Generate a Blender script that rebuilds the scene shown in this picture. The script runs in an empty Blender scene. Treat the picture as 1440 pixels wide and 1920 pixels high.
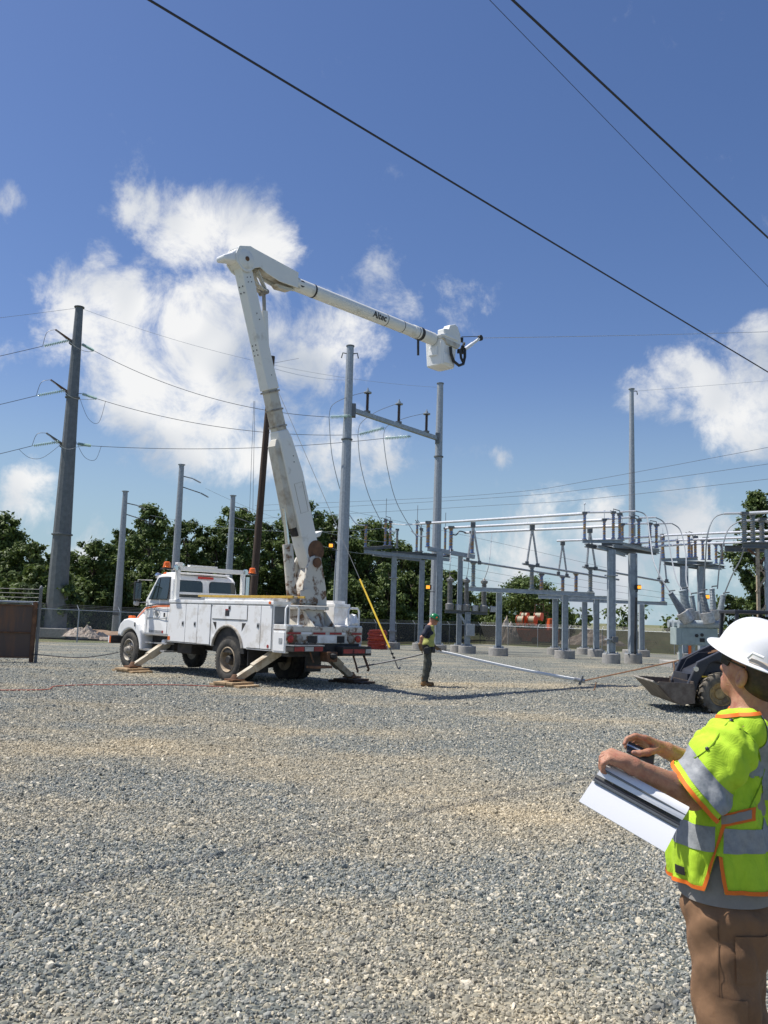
import bpy, bmesh, math, random
import numpy as np
from mathutils import Vector, Matrix
random.seed(7); RNG = np.random.default_rng(11)
scene = bpy.context.scene
COL = scene.collection
rad = math.radians
# ------------------------------------------------------------------ camera
F_PX, ROLL, CAM_H = 1620.0, rad(1.8), 1.72
PITCH = math.atan(195.0 / F_PX * math.cos(ROLL))
CF = Vector((0, math.cos(PITCH), math.sin(PITCH)))
_v = Vector((0, -math.sin(PITCH), math.cos(PITCH))); _h = Vector((1, 0, 0))
CR = _h * math.cos(ROLL) + _v * math.sin(ROLL)
CU = _v * math.cos(ROLL) - _h * math.sin(ROLL)
CC = Vector((0, 0, CAM_H))
cam_d = bpy.data.cameras.new('camera'); cam = bpy.data.objects.new('camera', cam_d); COL.objects.link(cam)
cam_d.sensor_fit = 'VERTICAL'; cam_d.sensor_height = 24.0; cam_d.lens = 24.0 * F_PX / 1920.0
cam_d.clip_start = 0.1; cam_d.clip_end = 6000
cam.matrix_world = Matrix(((CR.x, CU.x, -CF.x, 0), (CR.y, CU.y, -CF.y, 0), (CR.z, CU.z, -CF.z, CAM_H), (0, 0, 0, 1)))
scene.camera = cam
scene.view_settings.view_transform = 'Standard'; scene.view_settings.look = 'None'
scene.view_settings.gamma = 1.0; scene.view_settings.exposure = 0.35; scene.view_settings.use_curve_mapping = False
scene.cycles.max_bounces = 6; scene.cycles.transparent_max_bounces = 12
scene.cycles.caustics_reflective = False; scene.cycles.caustics_refractive = False

def ray(x, y): return CF * F_PX + CR * (x - 720) + CU * (960 - y)
def at(x, y, Y):                     # the point at world distance Y seen at photo pixel x, y
    d = ray(x, y); return CC + d * (Y / d.y)
def gz(Y): return -min(max(Y - 24.0, 0) * 0.0178, 1.0)
def gp(x, y, Y):                     # ground point below such a point
    p = at(x, y, Y); return Vector((p.x, p.y, gz(Y)))

# ------------------------------------------------------------------ sun and sky
SUN = Vector((-0.50, 0.07, 1.0)).normalized()
sl = bpy.data.lights.new('sun', 'SUN'); sl.energy = 4.6; sl.angle = rad(0.53); sl.color = (1.0, 0.955, 0.88)
so = bpy.data.objects.new('sun', sl); COL.objects.link(so)
so.rotation_euler = (-SUN).to_track_quat('-Z', 'Y').to_euler()
world = bpy.data.worlds.new('World'); scene.world = world; world.use_nodes = True
W = world.node_tree; W.nodes.clear()
def N(t, typ, **kw):
    n = t.nodes.new(typ)
    for k, v in kw.items():
        if k == 'ins':
            for a, b in v.items(): n.inputs[a].default_value = b
        else: setattr(n, k, v)
    return n
def math_n(t, op, a, b=None, clamp=False):
    n = N(t, 'ShaderNodeMath', operation=op); n.use_clamp = clamp
    for i, s in enumerate((a, b)):
        if s is None: continue
        if isinstance(s, (int, float)): n.inputs[i].default_value = s
        else: t.links.new(s, n.inputs[i])
    return n.outputs[0]
def build_world():
    t = W; L = t.links.new
    out = N(t, 'ShaderNodeOutputWorld'); bg = N(t, 'ShaderNodeBackground', ins={'Strength': 0.1})
    sky = N(t, 'ShaderNodeTexSky', sky_type='NISHITA', sun_disc=False)
    sky.sun_elevation = math.asin(SUN.z); sky.sun_rotation = math.atan2(SUN.x, SUN.y) % (2 * math.pi)
    sky.altitude = 20; sky.air_density = 1.0; sky.dust_density = 0.6; sky.ozone_density = 2.2
    tc = N(t, 'ShaderNodeTexCoord'); d = tc.outputs['Generated']
    tint = N(t, 'ShaderNodeMix', data_type='RGBA', blend_type='MULTIPLY'); tint.inputs[0].default_value = 1; L(sky.outputs[0], tint.inputs[6]); tint.inputs[7].default_value = (.83, .80, .90, 1)
    hs = N(t, 'ShaderNodeHueSaturation', ins={'Saturation': 1.12, 'Value': 1.0}); L(tint.outputs[2], hs.inputs['Color'])
    sz = N(t, 'ShaderNodeSeparateXYZ'); L(d, sz.inputs[0]); hz = N(t, 'ShaderNodeMapRange', interpolation_type='SMOOTHSTEP', ins={1: -.02, 2: .30, 3: .92, 4: 0.0}); L(sz.outputs[2], hz.inputs[0])
    hm = N(t, 'ShaderNodeMix', data_type='RGBA'); L(hz.outputs[0], hm.inputs[0]); L(hs.outputs[0], hm.inputs[6]); hm.inputs[7].default_value = (2.95, 4.3, 5.0, 1); skyc = hm.outputs[2]
    # cumulus clouds: soft round masks in chosen directions, eaten into by noise
    blobs = [(255, 395, .060, .8), (365, 425, .078, 1), (462, 448, .075, 1), (505, 425, .04, .8), (195, 480, .042, .85), (28, 372, .03, .7), (390, 480, .06, .75),
             (150, 620, .085, .9), (250, 600, .10, 1), (390, 580, .10, .95), (260, 690, .12, .95), (400, 690, .14, 1), (520, 690, .11, .9), (390, 800, .11, .9), (480, 840, .08, .8), (190, 545, .04, .8), (315, 650, .11, 1), (600, 650, .08, .68),
             (640, 860, .08, .95), (710, 850, .05, .8), (50, 925, .05, .9), (28, 640, .05, .6), (740, 550, .075, .58), (660, 610, .07, .62), (850, 590, .055, .6),
             (1420, 740, .10, 1), (1245, 735, .06, .8), (1310, 690, .055, .75), (1365, 645, .05, .72), (1420, 605, .05, .72),
             (945, 860, .025, .8), (1140, 950, .04, .8), (980, 1060, .10, .75), (1130, 1075, .11, .8), (1300, 1030, .10, .8), (620, 1010, .05, .6), (150, 1060, .07, .6)]
    dirs = [(ray(x, y).normalized(), r, w) for x, y, r, w in blobs]
    rr = random.Random(4)
    for i in range(9):                        # the same kind of sky all the way round
        az = rad(48 + i * 33 + rr.uniform(-8, 8)); el = rad(rr.uniform(10, 26))
        dirs.append((Vector((math.sin(az) * math.cos(el), math.cos(az) * math.cos(el), math.sin(el))), rr.uniform(.12, .2), .95))
    warp = N(t, 'ShaderNodeTexNoise', ins={'Scale': 7.0, 'Detail': 3.0, 'Roughness': .6}); L(d, warp.inputs['Vector'])
    wsub = N(t, 'ShaderNodeVectorMath', operation='SUBTRACT'); L(warp.outputs['Color'], wsub.inputs[0]); wsub.inputs[1].default_value = (.5, .5, .5)
    wsc = N(t, 'ShaderNodeVectorMath', operation='SCALE'); L(wsub.outputs[0], wsc.inputs[0]); wsc.inputs['Scale'].default_value = .075
    wad = N(t, 'ShaderNodeVectorMath', operation='ADD'); L(d, wad.inputs[0]); L(wsc.outputs[0], wad.inputs[1])
    acc = None
    for c, r, wt_ in dirs:
        ds = N(t, 'ShaderNodeVectorMath', operation='DISTANCE'); L(wad.outputs[0], ds.inputs[0]); ds.inputs[1].default_value = c
        mr = N(t, 'ShaderNodeMapRange', interpolation_type='SMOOTHSTEP', ins={1: 0.0, 2: r * 1.3, 3: wt_, 4: 0.0}); L(ds.outputs['Value'], mr.inputs[0])
        if acc is None: acc = mr.outputs[0]
        else:
            m = N(t, 'ShaderNodeMath', operation='SMOOTH_MAX', ins={2: .12}); L(acc, m.inputs[0]); L(mr.outputs[0], m.inputs[1]); acc = m.outputs[0]
    nz = N(t, 'ShaderNodeTexNoise', ins={'Scale': 13.0, 'Detail': 8.0, 'Roughness': .66, 'Distortion': .3}); L(d, nz.inputs['Vector'])
    e = math_n(t, 'MULTIPLY', math_n(t, 'SUBTRACT', nz.outputs[0], .5), 2.1)
    dens = math_n(t, 'ADD', acc, e)
    # thickness: thin veils at the rim, solid in the middle
    al = N(t, 'ShaderNodeMapRange', interpolation_type='SMOOTHSTEP', ins={1: .33, 2: .98, 3: 0.0, 4: .96}); L(dens, al.inputs[0])
    alpha = math_n(t, 'MULTIPLY', al.outputs[0], math_n(t, 'MINIMUM', math_n(t, 'MULTIPLY', acc, 6.0), 1.0))
    n2 = N(t, 'ShaderNodeTexNoise', ins={'Scale': 8.0, 'Detail': 2.0, 'Roughness': .55}); L(d, n2.inputs['Vector'])
    sh = N(t, 'ShaderNodeMapRange', ins={1: .38, 2: .62, 3: 0.0, 4: 1.0}); L(n2.outputs[0], sh.inputs[0])
    ccol = N(t, 'ShaderNodeMix', data_type='RGBA'); ccol.inputs[6].default_value = (4.3, 4.7, 5.3, 1); ccol.inputs[7].default_value = (7.4, 7.4, 7.35, 1)
    L(sh.outputs[0], ccol.inputs[0])
    mx = N(t, 'ShaderNodeMix', data_type='RGBA'); L(alpha, mx.inputs[0]); L(skyc, mx.inputs[6]); L(ccol.outputs[2], mx.inputs[7])
    L(mx.outputs[2], bg.inputs['Color']); L(bg.outputs[0], out.inputs[0])
build_world()
world.cycles.sampling_method = 'MANUAL'; world.cycles.sample_map_resolution = 256

# ------------------------------------------------------------------ mesh helpers
def basis(d):
    d = Vector(d).normalized(); u = Vector((0, 0, 1)) if abs(d.z) < .95 else Vector((0, 1, 0))
    x = u.cross(d).normalized(); return x, d.cross(x).normalized(), d
class MB:
    def __init__(s): s.v = []; s.f = []
    def _add(s, vs, fs):
        o = len(s.v); s.v.extend([tuple(p) for p in vs]); s.f.extend([tuple(i + o for i in f) for f in fs]); return s
    def box(s, c, d, rot=None):
        c = Vector(c); h = Vector(d) * .5
        vs = [Vector((sx * h.x, sy * h.y, sz * h.z)) for sz in (-1, 1) for sx, sy in ((-1, -1), (1, -1), (1, 1), (-1, 1))]
        if rot is not None: vs = [rot @ p for p in vs]
        return s._add([c + p for p in vs], [(3, 2, 1, 0), (4, 5, 6, 7), (0, 1, 5, 4), (1, 2, 6, 5), (2, 3, 7, 6), (3, 0, 4, 7)])
    def bb(s, lo, hi):
        lo = Vector(lo); hi = Vector(hi); return s.box((lo + hi) / 2, hi - lo)
    def beam(s, p0, p1, w, h, up=(0, 0, 1)):
        p0 = Vector(p0); p1 = Vector(p1); d = (p1 - p0).normalized(); x = d.cross(Vector(up)).normalized(); z = x.cross(d)
        m = Matrix((x, d, z)).transposed(); return s.box((p0 + p1) / 2, (w, (p1 - p0).length, h), m)
    def hbeam(s, p0, p1, w, h, t=.02, up=(0, 0, 1)):
        p0 = Vector(p0); p1 = Vector(p1); d = (p1 - p0).normalized(); x = d.cross(Vector(up)).normalized(); z = x.cross(d)
        for q in (-1, 1): s.beam(p0 + z * q * (h - t) / 2, p1 + z * q * (h - t) / 2, w, t, up)
        return s.beam(p0, p1, t, h - 2.0 * t, up)
    def lathe(s, p0, ax, prof, n=12, caps=True):
        p0 = Vector(p0); x, y, d = basis(ax); vs = []; fs = []
        for t, r in prof:
            for i in range(n):
                a = 2 * math.pi * i / n; vs.append(p0 + d * t + (x * math.cos(a) + y * math.sin(a)) * r)
        for k in range(len(prof) - 1):
            for i in range(n):
                j = (i + 1) % n; fs.append((k * n + i, k * n + j, (k + 1) * n + j, (k + 1) * n + i))
        if caps:
            fs.append(tuple(range(n - 1, -1, -1))); k = (len(prof) - 1) * n; fs.append(tuple(range(k, k + n)))
        return s._add(vs, fs)
    def cyl(s, p0, p1, r0, r1=None, n=10):
        p0 = Vector(p0); p1 = Vector(p1); return s.lathe(p0, p1 - p0, [(0, r0), ((p1 - p0).length, r0 if r1 is None else r1)], n)
    def tube(s, pts, r, n=6, closed=False):
        pts = [Vector(p) for p in pts]; m = len(pts); x = None; vs = []; fs = []
        for i, p in enumerate(pts):
            if closed: d = pts[(i + 1) % m] - pts[i - 1]
            else: d = pts[min(i + 1, m - 1)] - pts[max(i - 1, 0)]
            d.normalize()
            if x is None: x = basis(d)[0]
            x = (x - d * x.dot(d)).normalized(); y = d.cross(x); rr = r[i] if isinstance(r, (list, tuple)) else r
            for k in range(n):
                a = 2 * math.pi * k / n; vs.append(p + (x * math.cos(a) + y * math.sin(a)) * rr)
        for i in range(m if closed else m - 1):
            j = (i + 1) % m
            for k in range(n):
                l = (k + 1) % n; fs.append((i * n + k, i * n + l, j * n + l, j * n + k))
        if not closed: fs.append(tuple(range(n - 1, -1, -1))); fs.append(tuple(range((m - 1) * n, m * n)))
        return s._add(vs, fs)
    def prism(s, poly, o, ax, ay, t):           # polygon in the plane (ax, ay), extruded by the vector t
        o = Vector(o); ax = Vector(ax); ay = Vector(ay); t = Vector(t); n = len(poly)
        a = [o + ax * p[0] + ay * p[1] for p in poly]
        return s._add(a + [p + t for p in a], [tuple(range(n - 1, -1, -1)), tuple(range(n, 2 * n))] + [(i, (i + 1) % n, n + (i + 1) % n, n + i) for i in range(n)])
    def loft(s, rings, caps=True):
        n = len(rings[0]); vs = [p for r in rings for p in r]; fs = []
        for k in range(len(rings) - 1):
            for i in range(n):
                j = (i + 1) % n; fs.append((k * n + i, k * n + j, (k + 1) * n + j, (k + 1) * n + i))
        if caps: fs.append(tuple(range(n - 1, -1, -1))); fs.append(tuple(range((len(rings) - 1) * n, len(rings) * n)))
        return s._add(vs, fs)
    def xf(s, m): s.v = [tuple(m @ Vector(p)) for p in s.v]; return s
    def mesh(s, name, m, smooth=False):
        me = bpy.data.meshes.new(name); bm = bmesh.new(); vs = [bm.verts.new(p) for p in s.v]
        for f in s.f:
            try: bm.faces.new([vs[i] for i in f])
            except ValueError: pass
        bmesh.ops.recalc_face_normals(bm, faces=bm.faces)
        if smooth:
            for f in bm.faces: f.smooth = True
            for e in bm.edges:
                if len(e.link_faces) == 2 and e.calc_face_angle(0) > .7: e.smooth = False
        bm.to_mesh(me); bm.free(); me.materials.append(m); return me
    def build(s, name, m, parent=None, smooth=False, bevel=0, seg=2):
        o = bpy.data.objects.new(name, s.mesh(name, m, smooth)); COL.objects.link(o)
        if parent is not None: o.parent = parent
        if bevel:
            b = o.modifiers.new('bevel', 'BEVEL'); b.width = bevel; b.segments = seg; b.limit_method = 'ANGLE'; b.angle_limit = rad(40)
        return o
def tag(o, label, cat, group=None):
    o['label'] = label; o['category'] = cat
    if group: o['group'] = group
    return o
def struct(o): o['kind'] = 'structure'; return o
def thing(name, label, cat, loc=(0, 0, 0), rz=0, group=None):
    o = bpy.data.objects.new(name, None); COL.objects.link(o); o.location = loc; o.rotation_euler = (0, 0, rz); o.empty_display_size = .2
    return tag(o, label, cat, group)
def inst(name, mesh, parent=None, loc=(0, 0, 0), rot=(0, 0, 0), sc=(1, 1, 1)):
    o = bpy.data.objects.new(name, mesh); COL.objects.link(o)
    if parent is not None: o.parent = parent
    o.location = loc; o.rotation_euler = rot; o.scale = sc; return o
def npmesh(name, V, Fq, mat, smooth=True):      # numpy verts and quads
    me = bpy.data.meshes.new(name); me.vertices.add(len(V)); me.vertices.foreach_set('co', np.ascontiguousarray(V, dtype=np.float32).ravel())
    k = Fq.shape[1]; me.loops.add(len(Fq) * k); me.loops.foreach_set('vertex_index', np.ascontiguousarray(Fq, dtype=np.int32).ravel())
    me.polygons.add(len(Fq)); me.polygons.foreach_set('loop_start', np.arange(0, len(Fq) * k, k, dtype=np.int32))
    me.polygons.foreach_set('use_smooth', np.full(len(Fq), smooth)); me.update(calc_edges=True); me.validate(); me.materials.append(mat); return me

# ------------------------------------------------------------------ materials
def mat(name, col, rough=.6, metal=0, col2=None, scale=4, detail=5, lo=.4, hi=.65, bump=0, bscale=60, spec=.5, streak=None, rvar=0, emit=None):
    m = bpy.data.materials.new(name); m.use_nodes = True; t = m.node_tree; L = t.links.new; p = t.nodes['Principled BSDF']
    p.inputs['Roughness'].default_value = rough; p.inputs['Metallic'].default_value = metal; p.inputs['Specular IOR Level'].default_value = spec
    c4 = tuple(col) + (1,); p.inputs['Base Color'].default_value = c4
    tc = N(t, 'ShaderNodeTexCoord')
    if col2 is not None:
        mp = N(t, 'ShaderNodeMapping'); L(tc.outputs['Object'], mp.inputs[0])
        if streak: mp.inputs['Scale'].default_value = streak
        n = N(t, 'ShaderNodeTexNoise', ins={'Scale': scale, 'Detail': detail, 'Roughness': .62}); L(mp.outputs[0], n.inputs['Vector'])
        r = N(t, 'ShaderNodeMapRange', ins={1: lo, 2: hi}); L(n.outputs[0], r.inputs[0])
        mx = N(t, 'ShaderNodeMix', data_type='RGBA'); L(r.outputs[0], mx.inputs[0]); mx.inputs[6].default_value = c4; mx.inputs[7].default_value = tuple(col2) + (1,)
        L(mx.outputs[2], p.inputs['Base Color'])
        if rvar: L(math_n(t, 'ADD', math_n(t, 'MULTIPLY', r.outputs[0], rvar), rough), p.inputs['Roughness'])
    if bump:
        n = N(t, 'ShaderNodeTexNoise', ins={'Scale': bscale, 'Detail': 4.0}); L(tc.outputs['Object'], n.inputs['Vector'])
        b = N(t, 'ShaderNodeBump', ins={'Strength': bump, 'Distance': .01}); L(n.outputs[0], b.inputs['Height']); L(b.outputs[0], p.inputs['Normal'])
    if emit: p.inputs['Emission Color'].default_value = tuple(emit[0]) + (1,); p.inputs['Emission Strength'].default_value = emit[1]
    return m
def ramp(t, fac, stops):
    r = N(t, 'ShaderNodeValToRGB'); t.links.new(fac, r.inputs[0]); e = r.color_ramp.elements
    while len(e) > 1: e.remove(e[-1])
    e[0].position = stops[0][0]; e[0].color = tuple(stops[0][1]) + (1,)
    for q, c in stops[1:]: k = e.new(q); k.color = tuple(c) + (1,)
    return r.outputs[0]
M = {}
M['galv'] = mat('galvanised steel', (.42, .45, .475), .5, .3, (.31, .335, .36), 6, 6, .35, .7, .1, 25, rvar=.15)
M['galv_dark'] = mat('weathered galvanised steel', (.19, .2, .205), .6, .25, (.13, .14, .145), 3, 6, .35, .7, .1, 25)
M['beamgrey'] = mat('galvanised beam steel', (.42, .47, .505), .5, .25, (.29, .33, .36), 5, 6, .35, .7, .1, 25, rvar=.15)
M['alu'] = mat('bright aluminium', (.80, .81, .82), .38, .35, (.70, .71, .72), 4)
M['wire'] = mat('conductor', (.16, .16, .165), .5, .5)
M['wire_lt'] = mat('bright conductor', (.55, .56, .57), .35, .6)
M['wire_dk'] = mat('dark wire', (.03, .03, .035), .6)
M['glass_ins'] = mat('pale green glass insulator', (.50, .66, .60), .15, 0, (.35, .5, .46), 20)
M['concrete'] = mat('concrete', (.40, .385, .36), .9, 0, (.27, .26, .245), 6, 7, .35, .7, .3, 40)
M['white'] = mat('white truck paint', (.87, .87, .86), .34, 0, (.48, .43, .35), 2.6, 9, .51, .78, .03, 30, rvar=.3)
M['white_clean'] = mat('white gelcoat', (.86, .86, .845), .35, 0, (.68, .67, .63), 1.6, 8, .5, .8, 0, rvar=.2)
M['boomwhite'] = mat('weathered white boom paint', (.80, .795, .75), .42, 0, (.50, .47, .40), 3.0, 9, .58, .80, .05, 40, rvar=.3)
M['boomdirty'] = mat('stained boom paint', (.60, .57, .49), .5, 0, (.30, .22, .14), 2.5, 9, .48, .72, .05, 40, rvar=.3)
M['rustpaint'] = mat('rusted white paint', (.63, .60, .53), .55, 0, (.16, .085, .04), 4.5, 9, .50, .60, .12, 40)
M['rust'] = mat('rust', (.20, .10, .05), .85, 0, (.09, .05, .03), 6, 8, .35, .65, .3, 50)
M['black'] = mat('black steel', (.022, .022, .024), .5, 0, (.06, .055, .05), 5, 7, .5, .8)
M['blackrub'] = mat('tyre rubber', (.035, .034, .032), .85, 0, (.115, .102, .082), 5, 8, .42, .72, .2, 60)
M['chassis'] = mat('dirty black chassis', (.025, .024, .023), .7, 0, (.075, .065, .055), 4, 7, .45, .75)
M['rim'] = mat('dirty steel rim', (.42, .39, .34), .55, .2, (.16, .125, .09), 7, 8, .42, .68)
M['rimtan'] = mat('dusty tan rim', (.47, .38, .27), .65, .1, (.24, .18, .12), 7, 8, .42, .68)
M['glass'] = mat('dark window glass', (.018, .028, .026), .06, 0, spec=.9)
M['amber'] = mat('amber lens', (.85, .16, .015), .25, 0)
M['red'] = mat('red lens', (.45, .03, .02), .25, 0)
M['redtape'] = mat('red reflective tape', (.42, .035, .03), .4, 0, (.2, .03, .03), 12)
M['orange'] = mat('orange stripe', (.75, .16, .03), .45)
M['yellow'] = mat('yellow fibreglass', (.62, .40, .06), .5, 0, (.36, .22, .05), 7, 7, .4, .75)
M['guard'] = mat('yellow guy guard', (.80, .55, .04), .45, 0, (.65, .42, .03), 5)
M['wood'] = mat('timber cribbing', (.47, .33, .19), .8, 0, (.26, .18, .10), 6, 8, .35, .7, .3, 40, streak=(1, 6, 6))
M['polewood'] = mat('creosoted pole', (.085, .055, .038), .85, 0, (.045, .03, .022), 6, 8, .35, .7, .4, 30, streak=(3, 3, .3))
M['alu_dull'] = mat('dull aluminium', (.55, .55, .55), .45, .6, (.35, .35, .34), 8)
M['chrome'] = mat('mirror chrome', (.7, .7, .7), .12, 1)
M['breaker'] = mat('breaker grey green', (.36, .43, .42), .5, 0, (.29, .35, .34), 3)
M['bushing'] = mat('grey bushing porcelain', (.25, .275, .30), .3, 0, (.17, .19, .21), 10)
M['bushing_lt'] = mat('pale bushing porcelain', (.42, .47, .48), .3, 0, (.28, .33, .37), 10)
M['brown_ins'] = mat('dark arrester', (.035, .028, .03), .3, 0, (.09, .05, .035), 8)
M['grey_ins'] = mat('grey porcelain', (.26, .26, .25), .4, 0, (.17, .165, .155), 8)
M['hose_red'] = mat('red conduit', (.55, .085, .04), .45, 0, (.36, .05, .03), 6)
M['rope'] = mat('brown rope', (.30, .16, .085), .9, 0, (.18, .10, .06), 30)
M['rope_red'] = mat('red cord', (.36, .10, .065), .8)
M['whitehose'] = mat('white fibreglass tube', (.80, .80, .78), .35)
M['reel'] = mat('orange machine paint', (.66, .13, .035), .5, 0, (.42, .08, .03), 5)
M['reelwire'] = mat('wound conductor', (.40, .36, .24), .6, 0, (.25, .22, .15), 20)
M['plastic_bag'] = mat('white plastic bag', (.82, .82, .82), .4)
M['dirt'] = mat('bare earth', (.30, .19, .12), .95, 0, (.42, .31, .22), 2, 8, .35, .7, .4, 8)
M['rubble'] = mat('pale rubble', (.62, .54, .46), .95, 0, (.42, .33, .26), 3, 8, .35, .7, .5, 8)
M['text'] = mat('black lettering', (.02, .02, .022), .5)
M['paper'] = mat('white paper', (.86, .86, .86), .7)
def banded(name, a, b, sc):
    m = mat(name, a, .35, 0, b, 1.0); t = m.node_tree
    n = [x for x in t.nodes if x.type == 'TEX_NOISE'][0]; n.inputs['Scale'].default_value = sc; n.inputs['Detail'].default_value = 2
    mp = [x for x in t.nodes if x.type == 'MAPPING'][0]; mp.inputs['Scale'].default_value = (.35, .35, 2.2)
    r = [x for x in t.nodes if x.type == 'MAP_RANGE'][0]; r.inputs[1].default_value = .44; r.inputs[2].default_value = .56
    return m
M['post_ins'] = banded('blue and ochre post insulator', (.12, .24, .50), (.45, .27, .085), 2.6)
M['post_grey'] = banded('grey post insulator', (.20, .25, .30), (.33, .31, .26), 2.6)
# ================================================================== ground
def gravel_tint(t, L):
    """returns a 0..1 socket: where the stone is dusty tan instead of blue grey (world position)"""
    g = N(t, 'ShaderNodeNewGeometry'); pos = g.outputs['Position']
    mp = N(t, 'ShaderNodeMapping'); mp.inputs['Scale'].default_value = (.24, .36, 0); L(pos, mp.inputs[0])
    n = N(t, 'ShaderNodeTexNoise', ins={'Scale': 1.0, 'Detail': 6.0, 'Roughness': .6}); L(mp.outputs[0], n.inputs['Vector'])
    def patch(c, sx, sy, r0, r1):
        m = N(t, 'ShaderNodeMapping'); m.inputs['Location'].default_value = (-c[0] * sx, -c[1] * sy, 0); m.inputs['Scale'].default_value = (sx, sy, 0); L(pos, m.inputs[0])
        l = N(t, 'ShaderNodeVectorMath', operation='LENGTH'); L(m.outputs[0], l.inputs[0])
        r = N(t, 'ShaderNodeMapRange', interpolation_type='SMOOTHSTEP', ins={1: r0, 2: r1, 3: 1.0, 4: 0.0}); L(l.outputs['Value'], r.inputs[0]); return r.outputs[0]
    a = math_n(t, 'MAXIMUM', patch((-4.6, 11.6), .17, .30, .1, 1.25), math_n(t, 'MULTIPLY', patch((.6, 8.6), .30, .32, .1, 1.2), .75))
    a = math_n(t, 'MAXIMUM', a, math_n(t, 'MULTIPLY', patch((2.0, 23.5), .12, .5, .1, 1.2), .9))
    a = math_n(t, 'MAXIMUM', a, math_n(t, 'MULTIPLY', patch((-1.0, 5.5), .13, .16, .3, 1.4), .10))
    v = math_n(t, 'ADD', math_n(t, 'MULTIPLY', a, .50), math_n(t, 'MULTIPLY', math_n(t, 'SUBTRACT', n.outputs[0], .48), 3.4))
    return math_n(t, 'MINIMUM', math_n(t, 'MAXIMUM', v, 0.0), 1.0), pos
STONES_G = [(0, (0.077, 0.089, 0.086)), (0.15, (0.153, 0.171, 0.164)), (0.35, (0.24, 0.255, 0.24)), (0.55, (0.307, 0.312, 0.281)), (0.7, (0.369, 0.354, 0.293)), (0.82, (0.449, 0.405, 0.298)), (0.92, (0.541, 0.491, 0.385)), (1, (0.674, 0.627, 0.518))]
STONES_T = [(0, (0.255, 0.211, 0.137)), (0.3, (0.436, 0.36, 0.234)), (0.6, (0.544, 0.451, 0.293)), (0.85, (0.629, 0.525, 0.352)), (1, (0.75, 0.652, 0.469))]
def ground_mat():
    m = bpy.data.materials.new('crushed stone'); m.use_nodes = True; t = m.node_tree; L = t.links.new; p = t.nodes['Principled BSDF']
    tan, pos = gravel_tint(t, L)
    v1 = N(t, 'ShaderNodeTexVoronoi', ins={'Scale': 34.0, 'Randomness': 1.0}); L(pos, v1.inputs['Vector'])
    v2 = N(t, 'ShaderNodeTexVoronoi', ins={'Scale': 15.0}); L(pos, v2.inputs['Vector'])
    sep = N(t, 'ShaderNodeSeparateColor'); L(v1.outputs['Color'], sep.inputs[0])
    sep2 = N(t, 'ShaderNodeSeparateColor'); L(v2.outputs['Color'], sep2.inputs[0])
    f = math_n(t, 'ADD', math_n(t, 'MULTIPLY', sep.outputs[0], .7), math_n(t, 'MULTIPLY', sep2.outputs[1], .3))
    ca, cb = ramp(t, f, STONES_G), ramp(t, f, STONES_T)
    mx = N(t, 'ShaderNodeMix', data_type='RGBA'); L(tan, mx.inputs[0]); L(ca, mx.inputs[6]); L(cb, mx.inputs[7])
    fine = N(t, 'ShaderNodeTexNoise', ins={'Scale': 130.0, 'Detail': 3.0}); L(pos, fine.inputs['Vector'])
    mm = N(t, 'ShaderNodeMix', data_type='RGBA', blend_type='MULTIPLY'); mm.inputs[0].default_value = .5; L(mx.outputs[2], mm.inputs[6])
    fr = ramp(t, fine.outputs[0], [(.3, (.55, .55, .55)), (.6, (1, 1, 1))]); L(fr, mm.inputs[7])
    dk = N(t, 'ShaderNodeMix', data_type='RGBA', blend_type='MULTIPLY'); dk.inputs[0].default_value = 1; L(mm.outputs[2], dk.inputs[6]); dkc = ramp(t, tan, [(0, (.56, .585, .57)), (1, (.92, .92, .92))]); L(dkc, dk.inputs[7]); L(dk.outputs[2], p.inputs['Base Color']); p.inputs['Roughness'].default_value = .85  # darkened partly for shadows missing between stones, partly as stone tone; less where tan
    h = math_n(t, 'ADD', math_n(t, 'MULTIPLY', v1.outputs['Distance'], -1.0), math_n(t, 'MULTIPLY', v2.outputs['Distance'], -.8))
    big = N(t, 'ShaderNodeTexNoise', ins={'Scale': 1.3, 'Detail': 5.0}); L(pos, big.inputs['Vector'])
    h = math_n(t, 'ADD', h, math_n(t, 'MULTIPLY', big.outputs[0], 1.6))
    b = N(t, 'ShaderNodeBump', ins={'Strength': .85, 'Distance': .022}); L(h, b.inputs['Height']); L(b.outputs[0], p.inputs['Normal'])
    return m
def stone_mat():
    m = bpy.data.materials.new('loose stone'); m.use_nodes = True; t = m.node_tree; L = t.links.new; p = t.nodes['Principled BSDF']
    tan, pos = gravel_tint(t, L); oi = N(t, 'ShaderNodeObjectInfo')
    n = N(t, 'ShaderNodeTexNoise', ins={'Scale': 90.0, 'Detail': 4.0}); L(pos, n.inputs['Vector'])
    f = math_n(t, 'ADD', oi.outputs['Random'], math_n(t, 'MULTIPLY', math_n(t, 'SUBTRACT', n.outputs[0], .5), .35))
    ca, cb = ramp(t, f, STONES_G), ramp(t, f, STONES_T)
    mx = N(t, 'ShaderNodeMix', data_type='RGBA'); L(tan, mx.inputs[0]); L(ca, mx.inputs[6]); L(cb, mx.inputs[7])
    L(mx.outputs[2], p.inputs['Base Color']); p.inputs['Roughness'].default_value = .75; p.inputs['Specular IOR Level'].default_value = .4
    return m
M['ground'] = ground_mat(); M['stone'] = stone_mat()
M['field'] = mat('rough grass and bare soil', (.115, .135, .05), .95, 0, (.22, .165, .095), .35, 9, .45, .68, .5, 6)
FC = Vector((11.0, 96.0))                                    # far corner of the yard
def xl(Y): return FC.x - .76 * (FC.y - Y)
def xr(Y): return FC.x + 1.09 * (FC.y - Y)
ys = [-20, 0, 8, 16, 24] + list(range(28, 97, 4))
mb = MB()
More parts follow.
